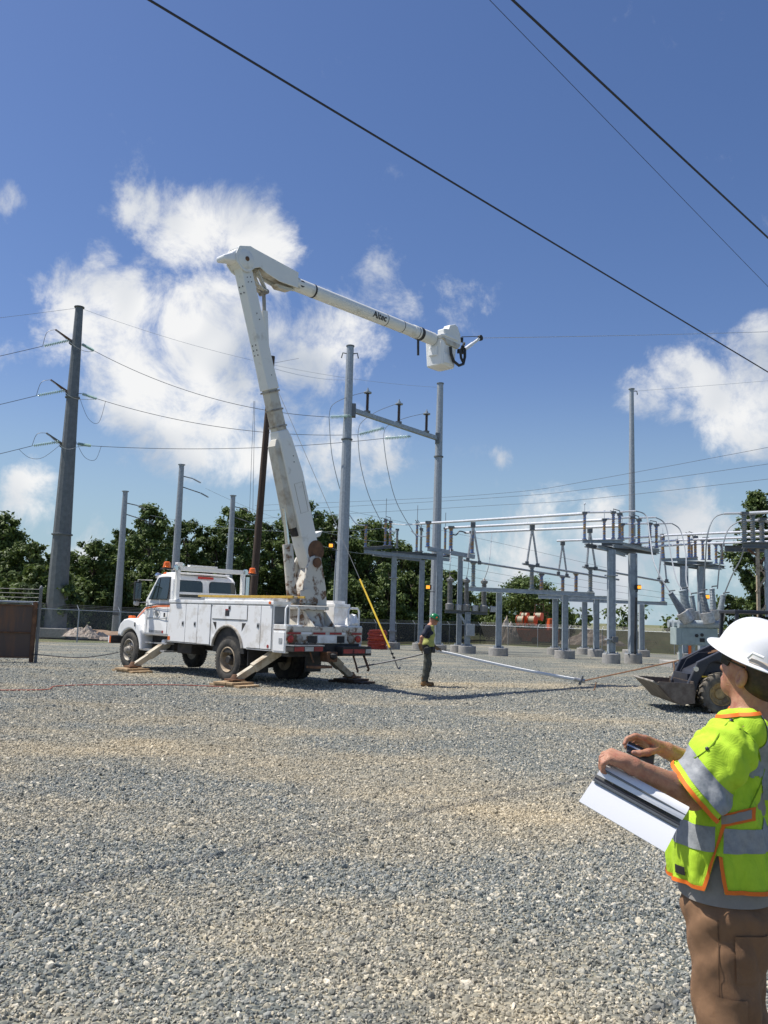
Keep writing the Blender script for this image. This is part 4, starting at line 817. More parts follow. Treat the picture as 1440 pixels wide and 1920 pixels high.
# --- orange cable reel machine behind the fence
Yr = 104.0; RM = thing('cable_puller', 'orange cable reel machine standing behind the screened fence', 'machine')
zr = at(1000, 1175, Yr).z
for x, y, r, dy in ((977, 1163, .62, 0), (998, 1163, .62, 0), (984, 1156, .55, 1.6), (1010, 1156, .55, 1.6)):
    c = at(x, y, Yr + dy); ax = Vector((.8, -.5, 0)).normalized()
    o = MB().lathe(c - ax * .45, ax, [(0, r), (.06, r), (.06, r * .8), (.84, r * .8), (.84, r), (.9, r)], 22).build('reel', M['reel'], RM, True)
    MB().lathe(c - ax * .38, ax, [(0, r * .82), (.76, r * .82)], 22).build('winding', M['reelwire'], o, True)
a, b = at(968, 1179, Yr), at(1046, 1177, Yr)
MB().bb((a.x, Yr - 1, gz(Yr) + .3), (b.x, Yr + 2.4, a.z)).build('frame', M['reel'], RM, bevel=.05)
MB().bb((at(1028, 1170, Yr).x, Yr - .6, gz(Yr) + .5), (at(1044, 1160, Yr).x, Yr + 1.5, at(1040, 1160, Yr).z)).build('engine_cover', M['reel'], RM, bevel=.08)
for p, q in (((983, 1148), (1028, 1148)), ((983, 1148), (980, 1178)), ((1028, 1148), (1022, 1178)), ((1004, 1133), (1019, 1133)), ((1004, 1133), (1003, 1148)), ((1019, 1133), (1020, 1148))):
    MB().beam(at(*p, Yr - .8), at(*q, Yr - .8), .12, .12, up=(0, 1, 0)).build('guard_bar', M['rust'], RM)
for x in (970, 1000, 1035): MB().lathe(Vector((at(x, 1180, Yr).x, Yr - 1.1, gz(Yr) + .4)), (0, 1, 0), [(0, .2), (0, .4), (.25, .4), (.25, .2)], 16).build('wheel', M['blackrub'], RM, True)

# --- earth and rubble behind the left fence
def heap(name, label, c, rx, ry, h, m, seed, cat='heap'):
    rng = np.random.default_rng(seed); n = 22; vs = []; fs = []
    ph = rng.random(8) * 6.28
    for i in range(n):
        for j in range(n):
            u, v = i / (n - 1) * 2 - 1, j / (n - 1) * 2 - 1; d = max(0, 1 - (u * u + v * v) ** .9)
            z = h * d * (1 + .35 * math.sin(5 * u + ph[0]) * math.sin(4 * v + ph[1]) + .25 * math.sin(9 * u + ph[2]) * math.sin(11 * v + ph[3])) + rng.random() * .16 * h * (d > 0) - .06
            vs.append((c[0] + u * rx, c[1] + v * ry, c[2] + z))
    for i in range(n - 1):
        for j in range(n - 1): fs.append((i * n + j, (i + 1) * n + j, (i + 1) * n + j + 1, i * n + j + 1))
    return tag(MB()._add(vs, fs).build(name, m), label, cat)
heap('rubble_heap', 'pale rubble heap behind the fence right of the tapered pole', gp(146, 1170, 64.5) + UP * .3, 1.0, .7, .55, M['rubble'], 1)
heap('rubble_heap', 'smaller pale rubble heap at the right end of the larger one', gp(165, 1172, 64.5) + UP * .2, .9, .7, .65, M['rubble'], 2)
heap('rubble_heap', 'low broken rubble strip behind the fence beside the truck nose', gp(187, 1174, 65) + UP * .1, 1.2, .6, .4, M['rubble'], 3)
heap('earth_bank', 'bare reddish earth bank behind the left fence', gp(120, 1178, 69) + Vector((0, 0, -.1)), 13, 4.5, .8, M['dirt'], 4, 'earth')
heap('earth_heap', 'pinkish earth heap behind the right fence', gp(1110, 1190, 108), 4.2, 2, 1.4, M['rubble'], 5, 'earth')
heap('sand_heap', 'pale sand heap left of the orange cable machine', gp(953, 1190, 103), 1.4, 1, 2.3, M['rubble'], 6, 'earth')
# ================================================================== bucket truck (local x forward, y left)
FWD = Vector((-.702, .712, 0)).normalized(); TO = Vector((-2.93, 22.53, 0)); TRZ = math.atan2(FWD.y, FWD.x)
TK = thing('bucket_truck', 'white bucket truck with raised articulated boom on outriggers', 'truck', TO, TRZ)
TM = Matrix.Translation(TO) @ Matrix.Rotation(TRZ, 4, 'Z'); TI = TM.inverted()
def tl(p): return TI @ Vector(p)
X_, Y_, Z_ = Vector((1, 0, 0)), Vector((0, 1, 0)), Vector((0, 0, 1))
# chassis
c = MB()
for s in (-1, 1): c.bb((-2.25, s * .43 - .05, .72), (6.1, s * .43 + .05, .98))
for x in (-2.1, -1, .6, 2.2, 4.1, 5.6): c.bb((x - .06, -.38, .78), (x + .06, .38, .92))
c.build('frame', M['chassis'], TK)
MB().cyl((0, -.95, .53), (0, .95, .53), .10, .10, 10).lathe((-.0, 0, .53), X_, [(-.25, .08), (-.18, .22), (.18, .22), (.25, .08)], 12).build('rear_axle', M['chassis'], TK, True)
MB().cyl((4.95, -.95, .53), (4.95, .95, .53), .08, .08, 10).build('front_axle', M['chassis'], TK, True)
MB().cyl((0.3, 0, .68), (4.4, 0, .8), .06, .06, 8).build('drive_shaft', M['chassis'], TK, True)
MB().cyl((1.6, -.72, .62), (2.6, -.72, .62), .26, .26, 16).build('fuel_tank', M['alu_dull'], TK, True)
MB().bb((2.0, .5, .55), (2.7, .95, .82)).build('battery_box', M['chassis'], TK, bevel=.02)
# wheels
def tyre_prof(w, R):
    return [(-w / 2 * .75, R * .56), (-w / 2, R * .66), (-w / 2 * 1.04, R * .80), (-w / 2 * .94, R * .93), (-w / 2 * .80, R * .985), (-w / 2 * .3, R), (w / 2 * .3, R), (w / 2 * .80, R * .985), (w / 2 * .94, R * .93), (w / 2 * 1.04, R * .80), (w / 2, R * .66), (w / 2 * .75, R * .56)]
def tyre(w, R, n=44):
    b = MB().lathe((0, 0, 0), Y_, tyre_prof(w, R), n, caps=False)
    for i in range(n):                                       # tread blocks
        a = 2 * math.pi * (i + .5) / n; r = Matrix.Rotation(a, 3, 'Y')
        for s in (-1, 0, 1): b.box(r @ Vector((R * 1.002, s * w * .30, 0)), (.022, w * .26, 2 * math.pi * R / n * .62), r)
    return b.mesh('tyre', M['blackrub'], True)
RW = .53; ty = tyre(.28, RW)
def rim_mesh(conv):
    s = 1 if conv else -1
    b = MB().lathe((0, 0, 0), Y_, [(-.10, RW * .60), (.13, RW * .60), (.14, RW * .565), (.12, RW * .54), (.06, RW * .52), (.045 if conv else -.06, RW * .47), (.09 if conv else -.10, RW * .34), (.10 if conv else -.10, RW * .22), (.10 if conv else -.10, .02)], 28)
    for i in range(10):
        a = 2 * math.pi * i / 10; b.cyl((math.cos(a) * RW * .29, .08 if conv else -.11, math.sin(a) * RW * .29), (math.cos(a) * RW * .29, .13 if conv else -.06, math.sin(a) * RW * .29), .02, .018, 6)
    return b.mesh('wheel', M['rim'] if conv else M['rimtan'], True)
rf, rr_ = rim_mesh(True), rim_mesh(False)
hubf = MB().lathe((0, .09, 0), Y_, [(0, .115), (.06, .11), (.08, .085), (.14, .08), (.15, .06)], 16).mesh('hub', M['rim'], True)
hubr = MB().lathe((0, -.10, 0), Y_, [(0, .14), (.12, .13), (.2, .10), (.22, .08)], 16).mesh('hub', M['chassis'], True)
hole = MB()
for i in range(10):
    a = 2 * math.pi * (i + .5) / 10; hole.lathe((math.cos(a) * RW * .405, .062, math.sin(a) * RW * .405), Vector((math.cos(a) * .25, 1, math.sin(a) * .25)), [(0, .030), (.012, .030)], 8)
hole = hole.mesh('hand_hole', M['chassis'], True)
for x, y, fr in ((4.95, 1.04, 1), (4.95, -1.04, 1), (0, 1.05, 0), (0, .72, 0), (0, -1.05, 0), (0, -.72, 0)):
    w = inst('wheel', rf if fr else rr_, TK, (x, y, RW - .005), (0, random.random() * 6, 0 if y > 0 else math.pi)); inst('tyre', ty, w)
    inst('hub', hubf if fr else hubr, w)
    if fr: inst('hand_hole', hole, w)
# cab
def prof_solid(pts, wfun):                                   # side profile with a half width for each point
    n = len(pts); vs = [Vector((x, wfun(x, z), z)) for x, z in pts] + [Vector((x, -wfun(x, z), z)) for x, z in pts]
    return MB()._add(vs, [tuple(range(n - 1, -1, -1)), tuple(range(n, 2 * n))] + [(i, (i + 1) % n, n + (i + 1) % n, n + i) for i in range(n)])
def cw(x, z): return 1.12 if z < 1.98 else 1.12 - (z - 1.98) * .16
prof_solid([(2.92, .98), (2.90, 2.0), (2.95, 2.56), (3.05, 2.68), (3.30, 2.72), (3.72, 2.70), (3.86, 2.62), (4.28, 1.98), (4.30, .98)], cw).build('cab', M['white_clean'], TK, bevel=.07, seg=3)
MB().bb((2.99, -.85, 2.70), (3.78, .85, 2.755)).build('roof_panel', M['white_clean'], TK, bevel=.05, seg=3)
# hood
def hood_ring(x, w, zt, zb):
    return [Vector((x, y, z)) for y, z in ((w, zb), (w, zt - .22), (w * .94, zt - .08), (w * .75, zt), (0, zt + .05), (-w * .75, zt), (-w * .94, zt - .08), (-w, zt - .22), (-w, zb))]
MB().loft([hood_ring(4.22, 1.05, 1.95, .95), hood_ring(4.6, .98, 1.83, .95), hood_ring(5.1, .86, 1.66, .92), hood_ring(5.5, .76, 1.48, .9), hood_ring(5.66, .70, 1.30, .88), hood_ring(5.70, .68, 1.0, .86)]).build('hood', M['white_clean'], TK, True, bevel=.03)
MB().bb((5.68, -.52, .95), (5.73, .52, 1.28)).build('grille', M['chrome'], TK, bevel=.02)
# fenders
def arc(cx, cz, r, a0, a1, n=16, sx=1.0): return [(cx + r * sx * math.cos(rad(a0 + (a1 - a0) * i / n)), cz + r * math.sin(rad(a0 + (a1 - a0) * i / n))) for i in range(n + 1)]
for s in (1, -1):
    out = [(5.62, .92)] + [(5.60, 1.10), (5.50, 1.27), (5.30, 1.39), (5.05, 1.43), (4.75, 1.40), (4.45, 1.28), (4.32, 1.10), (4.24, .80), (4.20, .55)]
    inn = [(4.34, .55)] + arc(4.93, .53, .60, 170, 35, 14) + [(5.48, .92)]
    MB().prism(out + inn, (0, s * .72, 0), X_, Z_, (0, s * .48, 0)).build('fender', M['white_clean'], TK, bevel=.05, seg=3)
    MB().bb((5.60, s * .74 - .12, 1.06), (5.69, s * .74 + .12, 1.22)).build('headlight', M['chrome'], TK, bevel=.02)
    MB().bb((5.22, s * .90 - .05, 1.40), (5.42, s * .90 + .10, 1.50)).build('turn_signal', M['amber'], TK, bevel=.03)
    MB().bb((4.60, s * 1.195 - .01, 1.20), (4.62, s * 1.195 + .03, 1.32)).build('fender_mark', M['black'], TK)
# glass: proud panes with black seals
def pane(name, pts, o, ax, ay, n, m=None, par=TK):
    n = Vector(n).normalized(); cx = sum(p[0] for p in pts) / len(pts); cy = sum(p[1] for p in pts) / len(pts)
    big = [(cx + (p[0] - cx) * 1.05, cy + (p[1] - cy) * 1.07) for p in pts]
    f = MB().prism(big, Vector(o) + n * .002, ax, ay, n * .008).build(name, M['black'], par, bevel=.003)
    MB().prism(pts, Vector(o) + n * .011, ax, ay, n * .006).build('glass', m or M['glass'], f); return f
def rrect(x0, y0, x1, y1, r=.06):
    res = []
    for cx, cy, a in ((x1 - r, y1 - r, 0), (x0 + r, y1 - r, 90), (x0 + r, y0 + r, 180), (x1 - r, y0 + r, 270)):
        for k in range(4): res.append((cx + r * math.cos(rad(a + 30 * k)), cy + r * math.sin(rad(a + 30 * k))))
    return res
for s in (1, -1):
    n = Vector((0, s, .16)); tilt = Vector((0, -.158 * s, .987))
    o = Vector((0, s * 1.12, 1.98))
    pane('side_window', [(3.08, .02), (3.60, .02), (3.60, .62), (3.12, .62)], o, X_, tilt, n)
    pane('vent_window', [(3.64, .02), (4.06, .02), (3.76, .60), (3.64, .62)], o, X_, tilt, n)
    MB().bb((3.02, s * 1.119, 1.02), (3.028, s * 1.124, 2.6)).build('door_seam', M['black'], TK); MB().bb((4.12, s * 1.119, 1.05), (4.128, s * 1.124, 1.95)).build('door_seam', M['black'], TK)
    MB().bb((3.02, s * 1.117, 1.455), (4.12, s * 1.126, 1.475)).build('door_moulding', M['alu_dull'], TK)
    MB().bb((3.14, s * 1.12, 1.50), (3.20, s * 1.145, 1.62)).build('door_handle', M['black'], TK, bevel=.01)
    MB().bb((3.28, s * 1.118, 1.06), (3.95, s * 1.123, 1.13)).build('lettering_strip', M['alu_dull'], TK)
    if s > 0:
        MB().bb((3.20, 1.121, 1.06), (3.27, 1.126, 1.13)).build('red_sticker', M['redtape'], TK)
        MB().tube([(3.62 + .15 * math.cos(a), 1.122, 1.62 + .15 * math.sin(a)) for a in np.linspace(0, 6.283, 24, endpoint=False)], .008, 4, True).build('emblem_ring', M['galv_dark'], TK)
        MB().prism([(3.55, 1.55), (3.66, 1.53), (3.70, 1.62), (3.64, 1.70), (3.56, 1.66)], (0, 1.121, 0), X_, Z_, (0, .004, 0)).build('emblem', M['galv_dark'], TK)
    st = [(2.93, 1.875), (3.6, 1.865), (4.2, 1.80), (4.6, 1.70), (4.95, 1.575), (5.2, 1.46)]
    def stripe(name, dz, h, m):
        b = MB(); P = []
        for x, z in st:
            y = 1.124 if x <= 4.2 else (1.05 - (x - 4.22) * .19 if x < 4.6 else .98 - (x - 4.6) * .24) + .012
            P.append((Vector((x, s * y, z + dz)), Vector((x, s * y, z + dz - h))))
        P.insert(3, (Vector((4.32, s * 1.128, P[2][0].z - .03)), Vector((4.32, s * 1.128, P[2][1].z - .03)))) if False else None
        for (a, a2), (q, q2) in zip(P, P[1:]): b._add([a, a2, q2, q], [(0, 1, 2, 3)])
        b.build(name, m, TK)
    stripe('black_stripe', 0, .03, M['black']); stripe('orange_stripe', -.045, .045, M['orange'])
    # mirror
    MB().bb((4.18, s * 1.30, 1.93), (4.26, s * 1.52, 2.47)).build('mirror', M['black'], TK, bevel=.03)
    MB().bb((4.172, s * 1.32, 1.97), (4.178, s * 1.50, 2.43)).build('mirror_glass', M['chrome'], TK)
    MB().tube([(4.0, s * 1.08, 2.52), (4.22, s * 1.41, 2.52), (4.22, s * 1.41, 1.88), (4.15, s * 1.12, 1.90)], .016, 6).build('mirror_arm', M['alu_dull'], TK, True)
    MB().bb((4.2, s * 1.33, 1.80), (4.28, s * 1.49, 1.92)).build('spot_mirror', M['alu_dull'], TK, bevel=.03)
    # steps and tank under the door
    MB().bb((3.02, s * .75, .55), (4.22, s * 1.16, .60)).build('step', M['alu_dull'], TK); MB().bb((3.02, s * .85, .76), (4.18, s * 1.10, .79)).build('step', M['alu_dull'], TK)
    MB().bb((3.02, s * .60, .58), (4.18, s * .86, .98)).build('step_well', M['chassis'], TK)
wt = Vector((.42, 0, -.64)).normalized()
pane('windshield', [(-.92, .06), (-.02, .06), (-.02, .70), (-.84, .70)], Vector((4.285, 0, 1.985)), Y_, Vector((-.42, 0, .64)).normalized(), Vector((.64, 0, .42)))
pane('windshield', [(.02, .06), (.92, .06), (.84, .70), (.02, .70)], Vector((4.285, 0, 1.985)), Y_, Vector((-.42, 0, .64)).normalized(), Vector((.64, 0, .42)))
rear_n = Vector((-1, 0, .09))
for y0, y1 in ((.13, .98), (-.98, -.13)): pane('rear_window', rrect(y0, .06, y1, .50, .09), Vector((2.897, 0, 2.02)), Y_, Vector((.09, 0, 1)).normalized(), rear_n)
MB().bb((2.94, -.25, 2.60), (2.97, .25, 2.66)).build('rear_lamp', M['red'], TK)
for y in (.85, .4, 0, -.4, -.85): MB().lathe((3.72, y, 2.70), Z_, [(0, .06), (.04, .05), (.06, .02)], 10).build('marker_lamp', M['amber'], TK, True)
MB().lathe((3.9, .95, 2.66), X_, [(-.06, .02), (-.03, .07), (.06, .09), (.08, .08)], 12).build('spot_lamp', M['chrome'], TK, True)
MB().lathe((3.9, -.6, 2.70), X_, [(-.06, .02), (-.03, .06), (.06, .08), (.08, .07)], 12).build('spot_lamp', M['chrome'], TK, True)
# bumper
MB().bb((6.12, -1.12, .66), (6.30, 1.12, .90)).build('front_bumper', M['chassis'], TK, bevel=.03)
MB().bb((5.35, .62, .70), (6.12, .74, .89)).bb((5.35, -.74, .70), (6.12, -.62, .89)).bb((5.7, -.6, .66), (6.11, .6, .86)).build('bumper_extension', M['black'], TK)
MB().bb((6.14, 1.121, .68), (6.22, 1.127, .88)).build('reflector', M['orange'], TK); MB().bb((6.23, 1.121, .68), (6.29, 1.127, .88)).build('reflector', M['paper'], TK)
# headache rack with beacons
rk = MB()
for y in (1.08, -1.08): rk.bb((2.62, y - .05, 1.95), (2.74, y + .05, 2.88))
rk.bb((2.62, -1.13, 2.78), (2.74, 1.13, 2.90)).bb((2.60, -.15, 2.90), (2.76, .75, 2.95)); rk.bb((2.60, .98, 2.90), (2.76, 1.14, 3.0)); rk.bb((2.63, -1.03, 2.14), (2.72, 1.03, 2.20))
rk.build('cab_guard', M['boomwhite'], TK, bevel=.012)
for y, x in ((1.42, 2.70), (-1.42, 2.70)):
    b = MB().lathe((x, y, 2.83), Z_, [(0, .11), (.03, .115), (.04, .10), (.15, .085), (.17, .06)], 14).build('beacon', M['amber'], TK, True)
    MB().bb((x - .12, y - .12, 2.79), (x + .12, y + .12, 2.83)).build('beacon_base', M['black'], b); MB().tube([(x, y, 2.8), (x, y * .75, 2.8)], .02, 6).build('beacon_arm', M['boomwhite'], b)
    MB().lathe((x, y - math.copysign(.28, y), 2.86), -X_, [(0, .03), (.02, .08), (.07, .09), (.08, .08)], 12).build('work_lamp', M['chrome'], TK, True)
MB().cyl((2.66, -1.22, 1.9), (2.66, -1.22, 2.72), .07, .07, 12).build('exhaust_stack', M['chrome'], TK, True)
# utility body
for s in (1, -1):
    y0, y1 = s * .70, s * 1.20
    B = MB(); lo, hi = min(y0, y1), max(y0, y1)
    B.bb((.74, lo, .84), (2.80, hi, 1.90)).bb((-.80, lo, 1.49), (.74, hi, 1.90)).bb((-1.80, lo, .82), (-.80, hi, 1.90)); B.build('body_side', M['white'], TK, bevel=.008)
    MB().bb((-1.83, lo - (.02 if s < 0 else 0), 1.902), (2.82, hi + (.025 if s > 0 else 0), 1.985)).build('body_lid', M['white'], TK, bevel=.01)
    MB().bb((-1.70, lo + .05, 1.986), (1.2, hi - .06, 2.06)).build('cargo_rail', M['white'], TK, bevel=.01)
    ap = [(-.798, .84), (-.60, .84)] + arc(0, .70, .66, 165, 15, 16) + [(.60, .84), (.738, .84), (.738, 1.488), (-.798, 1.488)]
    MB().prism(ap, (0, y1 - s * .02, 0), X_, Z_, (0, s * .02, 0)).build('wheel_arch_panel', M['white'], TK)
    MB().tube([(x, y1 + s * .012, z) for x, z in arc(0, .70, .66, 168, 12, 18)], .035, 8).build('fender_trim', M['rim'], TK, True)
    MB().prism(arc(0, .70, .675, 180, 0, 14), (0, y0, 0), X_, Z_, (0, s * .47, 0)).build('wheel_well', M['chassis'], TK)
    for x0, x1, z0, z1, hx, hz in ((1.95, 2.76, .87, 1.87, 2.06, 1.36), (1.375, 1.935, .87, 1.87, 1.48, 1.36), (.78, 1.36, .86, 1.87, None, None), (-.785, .70, 1.52, 1.87, -.05, 1.80), (-1.345, -.82, .86, 1.87, -1.26, 1.40), (-1.775, -1.36, .86, 1.87, None, None)):
        d = MB().bb((x0, min(y1, y1 + s * .018), z0), (x1, max(y1, y1 + s * .018), z1)).build('compartment_door', M['white'], TK, bevel=.012)
        MB().bb((x0 - .012, min(y1 + s * .001, y1 + s * .004), z0 - .012), (x1 + .012, max(y1 + s * .001, y1 + s * .004), z1 + .012)).build('door_gap', M['chassis'], d)
        if hx is not None:
            MB().bb((hx - .05, min(y1 + s * .018, y1 + s * .024), hz - .06), (hx + .05, max(y1 + s * .018, y1 + s * .024), hz + .06)).build('latch', M['alu_dull'], d, bevel=.004)
            MB().bb((hx - .022, min(y1 + s * .024, y1 + s * .04), hz - .03), (hx + .022, max(y1 + s * .024, y1 + s * .04), hz + .03)).build('latch_handle', M['black'], d, bevel=.006)
    if s > 0:
        MB().bb((-.05, 1.2185, 1.60), (.13, 1.222, 1.74)).build('warning_sticker', M['black'], TK); MB().bb((-.05, 1.2185, 1.742), (.13, 1.223, 1.772)).build('warning_sticker', M['redtape'], TK)
        MB().cyl((-1.70, 1.2, 1.945), (-1.70, 1.25, 1.945), .035, .035, 10).build('side_marker', M['amber'], TK, True)
        MB().cyl((-1.67, 1.218, .93), (-1.67, 1.224, .93), .04, .04, 12).build('side_reflector', M['redtape'], TK, True)
        MB().bb((2.66, 1.2185, .90), (2.78, 1.222, 1.0)).build('side_reflector', M['orange'], TK)
        for x0, x1 in ((-.74, -.58), (.52, .68)): MB().prism([(x0, 1.44), (x1, 1.44), ((x1, 1.24) if x0 < 0 else (x0, 1.24))], (0, 1.2005, 0), X_, Z_, (0, .003, 0)).build('strap_slot', M['chassis'], TK)
        MB().lathe((.64, 1.19, 1.02), Y_, [(0, .07), (.03, .075), (.035, .05)], 14).build('fuel_cap', M['boomwhite'], TK, True)
    # tail box with step grab rail
    MB().bb((-2.30, lo, .80), (-1.832, hi, 1.45)).build('tail_box', M['white'], TK, bevel=.01)
    if s > 0:
        d = MB().bb((-2.27, 1.2, .84), (-1.86, 1.216, 1.28)).build('compartment_door', M['white'], TK, bevel=.012)
        MB().bb((-2.20, 1.217, 1.02), (-2.08, 1.225, 1.14)).build('latch', M['alu_dull'], d); MB().bb((-2.29, 1.2015, 1.33), (-1.84, 1.206, 1.345)).build('body_seam', M['rust'], TK)
        MB().bb((-2.31, .72, 1.30), (-2.302, 1.18, 1.32)).build('body_seam', M['rust'], TK)
    g0, g1 = (.78, 1.16) if s > 0 else (-1.16, -.80)
    MB().tube([(-2.22, g0, 1.43), (-2.22, g0, 1.82), (-2.22, g0 + .05, 1.88), (-2.22, g1 - .05, 1.88), (-2.22, g1, 1.82), (-2.22, g1, 1.43)], .024, 8).build('grab_rail', M['white_clean'], TK, True)
MB().bb((-1.82, .74, 1.46), (-1.80, 1.16, 1.86)).build('rear_hatch', M['galv_dark'], TK, bevel=.01)
# bed, apron, rear panel
MB().bb((-2.28, -.698, 1.30), (2.78, .698, 1.38)).build('bed_floor', M['rustpaint'], TK)
MB().bb((2.5, -.698, 1.381), (2.78, .698, 1.96)).build('bed_bulkhead', M['white'], TK)
MB().bb((-2.33, -1.19, 1.30), (-2.302, 1.19, 1.42)).build('deck_edge', M['rustpaint'], TK, bevel=.006)
MB().bb((-2.325, -1.19, 1.02), (-2.302, 1.19, 1.298)).build('rear_panel', M['rustpaint'], TK, bevel=.006)
for y0, y1, m in ((.78, 1.17, 'redtape'), (.45, .76, 'paper'), (.02, .40, 'redtape'), (-.5, -.12, 'redtape'), (-.62, -.52, 'paper'), (-1.17, -.84, 'redtape')): MB().bb((-2.334, y0, 1.235), (-2.3265, y1, 1.285)).build('reflective_tape', M[m], TK)
for y, m in ((1.08, 'red'), (.80, 'rim'), (-.80, 'rim'), (-1.05, 'red')):
    MB().lathe((-2.326, y, 1.13), -X_, [(0, .085), (.02, .088), (.02, .07), (.025, .06), (.028, .01)], 16).build('tail_lamp', M[m], TK, True)
for y0, y1 in ((.28, .56), (-.60, -.36)): MB().bb((-2.335, y0, 1.04), (-2.3265, y1, 1.20)).build('pocket', M['chassis'], TK)
MB().bb((-2.345, -.34, 1.03), (-2.3265, .26, 1.22)).build('licence_panel', M['white'], TK, bevel=.008)
MB().bb((-2.32, -1.1, .72), (-2.05, 1.1, 1.018)).build('rear_crossmember', M['chassis'], TK)
MB().bb((-2.62, .30, .84), (-2.33, 1.20, .98)).build('step_bumper', M['chassis'], TK, bevel=.015); MB().bb((-2.62, -1.25, .74), (-2.33, -.30, .96)).build('step_bumper', M['chassis'], TK, bevel=.015)
for y0, y1, m in ((.90, 1.18, 'redtape'), (.62, .88, 'alu_dull'), (.34, .6, 'redtape')): MB().bb((-2.628, y0, .86), (-2.6215, y1, .96)).build('reflective_tape', M[m], TK)
for y0, y1, m in ((-.62, -.32, 'redtape'), (-1.02, -.65, 'redtape'), (-1.23, -1.05, 'alu_dull')): MB().bb((-2.628, y0, .80), (-2.6215, y1, .90)).build('reflective_tape', M[m], TK)
MB().bb((-2.62, .28, .975), (-2.33, 1.21, .998)).build('bumper_plate', M['alu_dull'], TK)
MB().bb((-2.60, -.16, .60), (-2.33, .16, .84)).build('hitch', M['rust'], TK, bevel=.02); MB().lathe((-2.62, 0, .66), Z_, [(0, .03), (.05, .09), (.12, .09), (.15, .03)], 10).build('pintle', M['chassis'], TK, True)
MB().tube([(-2.5, -1.1, .75), (-2.62, -1.1, .55), (-2.7, -1.1, .42), (-2.62, -1.15, .38)], .03, 6).build('hook', M['rust'], TK, True); MB().tube([(-2.5, .62, .84), (-2.62, .6, .6)], .02, 6).build('hanger', M['rust'], TK)
MB().box((-2.62, .42, .50), (.3, .55, .06)).build('folding_step', M['rust'], TK, bevel=.01); MB().tube([(-2.5, -.75, .75), (-2.6, -.75, .55), (-2.9, -.55, .38)], .025, 6).build('folding_step', M['rust'], TK)
for y0, y1 in ((.55, 1.18), (-1.15, -.6)): MB().bb((-.86, y0, .25), (-.84, y1, .80)).build('mud_flap', M['black'], TK)
MB().bb((-1.9, -.25, .33), (-1.87, .15, .75)).build('mud_flap', M['black'], TK)
# outriggers
M['outr'] = mat('dirty outrigger paint', (.50, .45, .35), .6, 0, (.24, .17, .10), 4, 9, .45, .7, .1, 40)
def legpart(top, foot, w0=.20, w1=.15):
    top, foot = Vector(top), Vector(foot); d = (foot - top).normalized(); mid = top.lerp(foot, .62)
    MB().beam(top, mid, w0, w0, up=(1, 0, 0)).build('outrigger', M['outr'], TK, bevel=.012)
    MB().beam(mid - d * .05, foot, w1, w1, up=(1, 0, 0)).build('outrigger_leg', M['outr'], TK, bevel=.01)
    MB().box(foot + Z_ * .02, (.34, .34, .04)).build('outrigger_foot', M['rust'], TK)
    MB().lathe(foot, Z_, [(0, .12), (.06, .10), (.14, .05)], 10).build('foot_pivot', M['rust'], TK, True)
feet = []
for (tx, ty_, tz), (fx, fy) in (((3.25, .70, .92), (3.55, 1.78)), ((3.25, -.70, .92), (3.55, -1.6)), ((-1.62, .72, .88), (-1.30, 1.85)), ((-1.62, -.45, .88), (-1.62, -1.55))):
    legpart((tx, ty_, tz), (fx, fy, .13)); feet.append(Vector((fx, fy)))
MB().lathe((3.30, .98, .80), Y_, [(-.06, .09), (.06, .09)], 10).build('outrigger_knob', M['paper'], TK, True)

# ---- turret and booms (built in the boom's vertical plane, then moved into the truck's frame)
PB = TM @ Vector((-1.55, 0, 2.97)); PE = at(452, 490, 19.6)
hd = Vector((PE.x - PB.x, PE.y - PB.y, 0)).normalized(); NB = Vector((-hd.y, hd.x, 0))      # horizontal axis of the plane and its normal
if NB.dot(Vector((1, -1, 0))) < 0: NB = -NB                                                 # NB points to the camera side
def on_plane(x, y):
    d = ray(x, y); t = (PB - CC).dot(NB) / d.dot(NB); return CC + d * t
PT = on_plane(797, 628)
def bx_loft(name, secs, m, bev=.02, off=0):                  # secs: (centre, along dir, width across plane, depth in plane)
    rings = []
    for c_, dirv, w, dpt in secs:
        dirv = Vector(dirv).normalized(); q = NB.cross(dirv).normalized(); c2 = Vector(c_) + NB * off
        rings.append([c2 + NB * w / 2 + q * dpt / 2, c2 - NB * w / 2 + q * dpt / 2, c2 - NB * w / 2 - q * dpt / 2, c2 + NB * w / 2 - q * dpt / 2])
    return MB().loft(rings).xf(TI).build(name, m, TK, bevel=bev)
# pedestal on the bed
MB().lathe((-1.55, 0, 1.38), Z_, [(0, .62), (.05, .62), (.06, .50), (.42, .44), (.44, .56), (.52, .56)], 24).build('pedestal', M['rustpaint'], TK, True)
for s in (1, -1): MB().prism([(-.75, 0), (.75, 0), (.35, .40), (-.35, .40)], (-1.55, s * .30, 1.385), X_, Z_, (0, s * .04, 0)).build('pedestal_gusset', M['rustpaint'], TK)
tb = TM @ Vector((-1.55, 0, 1.92))
for s in (1, -1):                                            # turret cheeks
    pts = [(-.42, 0), (.42, 0), (.36, .45), (.16, 1.18), (.02, 1.24), (-.16, 1.18), (-.30, .9)]
    MB().prism(pts, tb + NB * s * .24, -hd, Z_, NB * s * .06).xf(TI).build('turret_plate', M['rustpaint'], TK, bevel=.015)
MB().prism([(-.38, 0), (.40, 0), (.34, .30), (.10, .9), (-.1, .9), (-.25, .5)], tb - NB * .235, -hd, Z_, NB * .47).xf(TI).build('turret', M['rustpaint'], TK, bevel=.02)
MB().lathe(PB - NB * .36, NB, [(0, .12), (.72, .12)], 16).xf(TI).build('pivot_pin', M['rust'], TK, True)
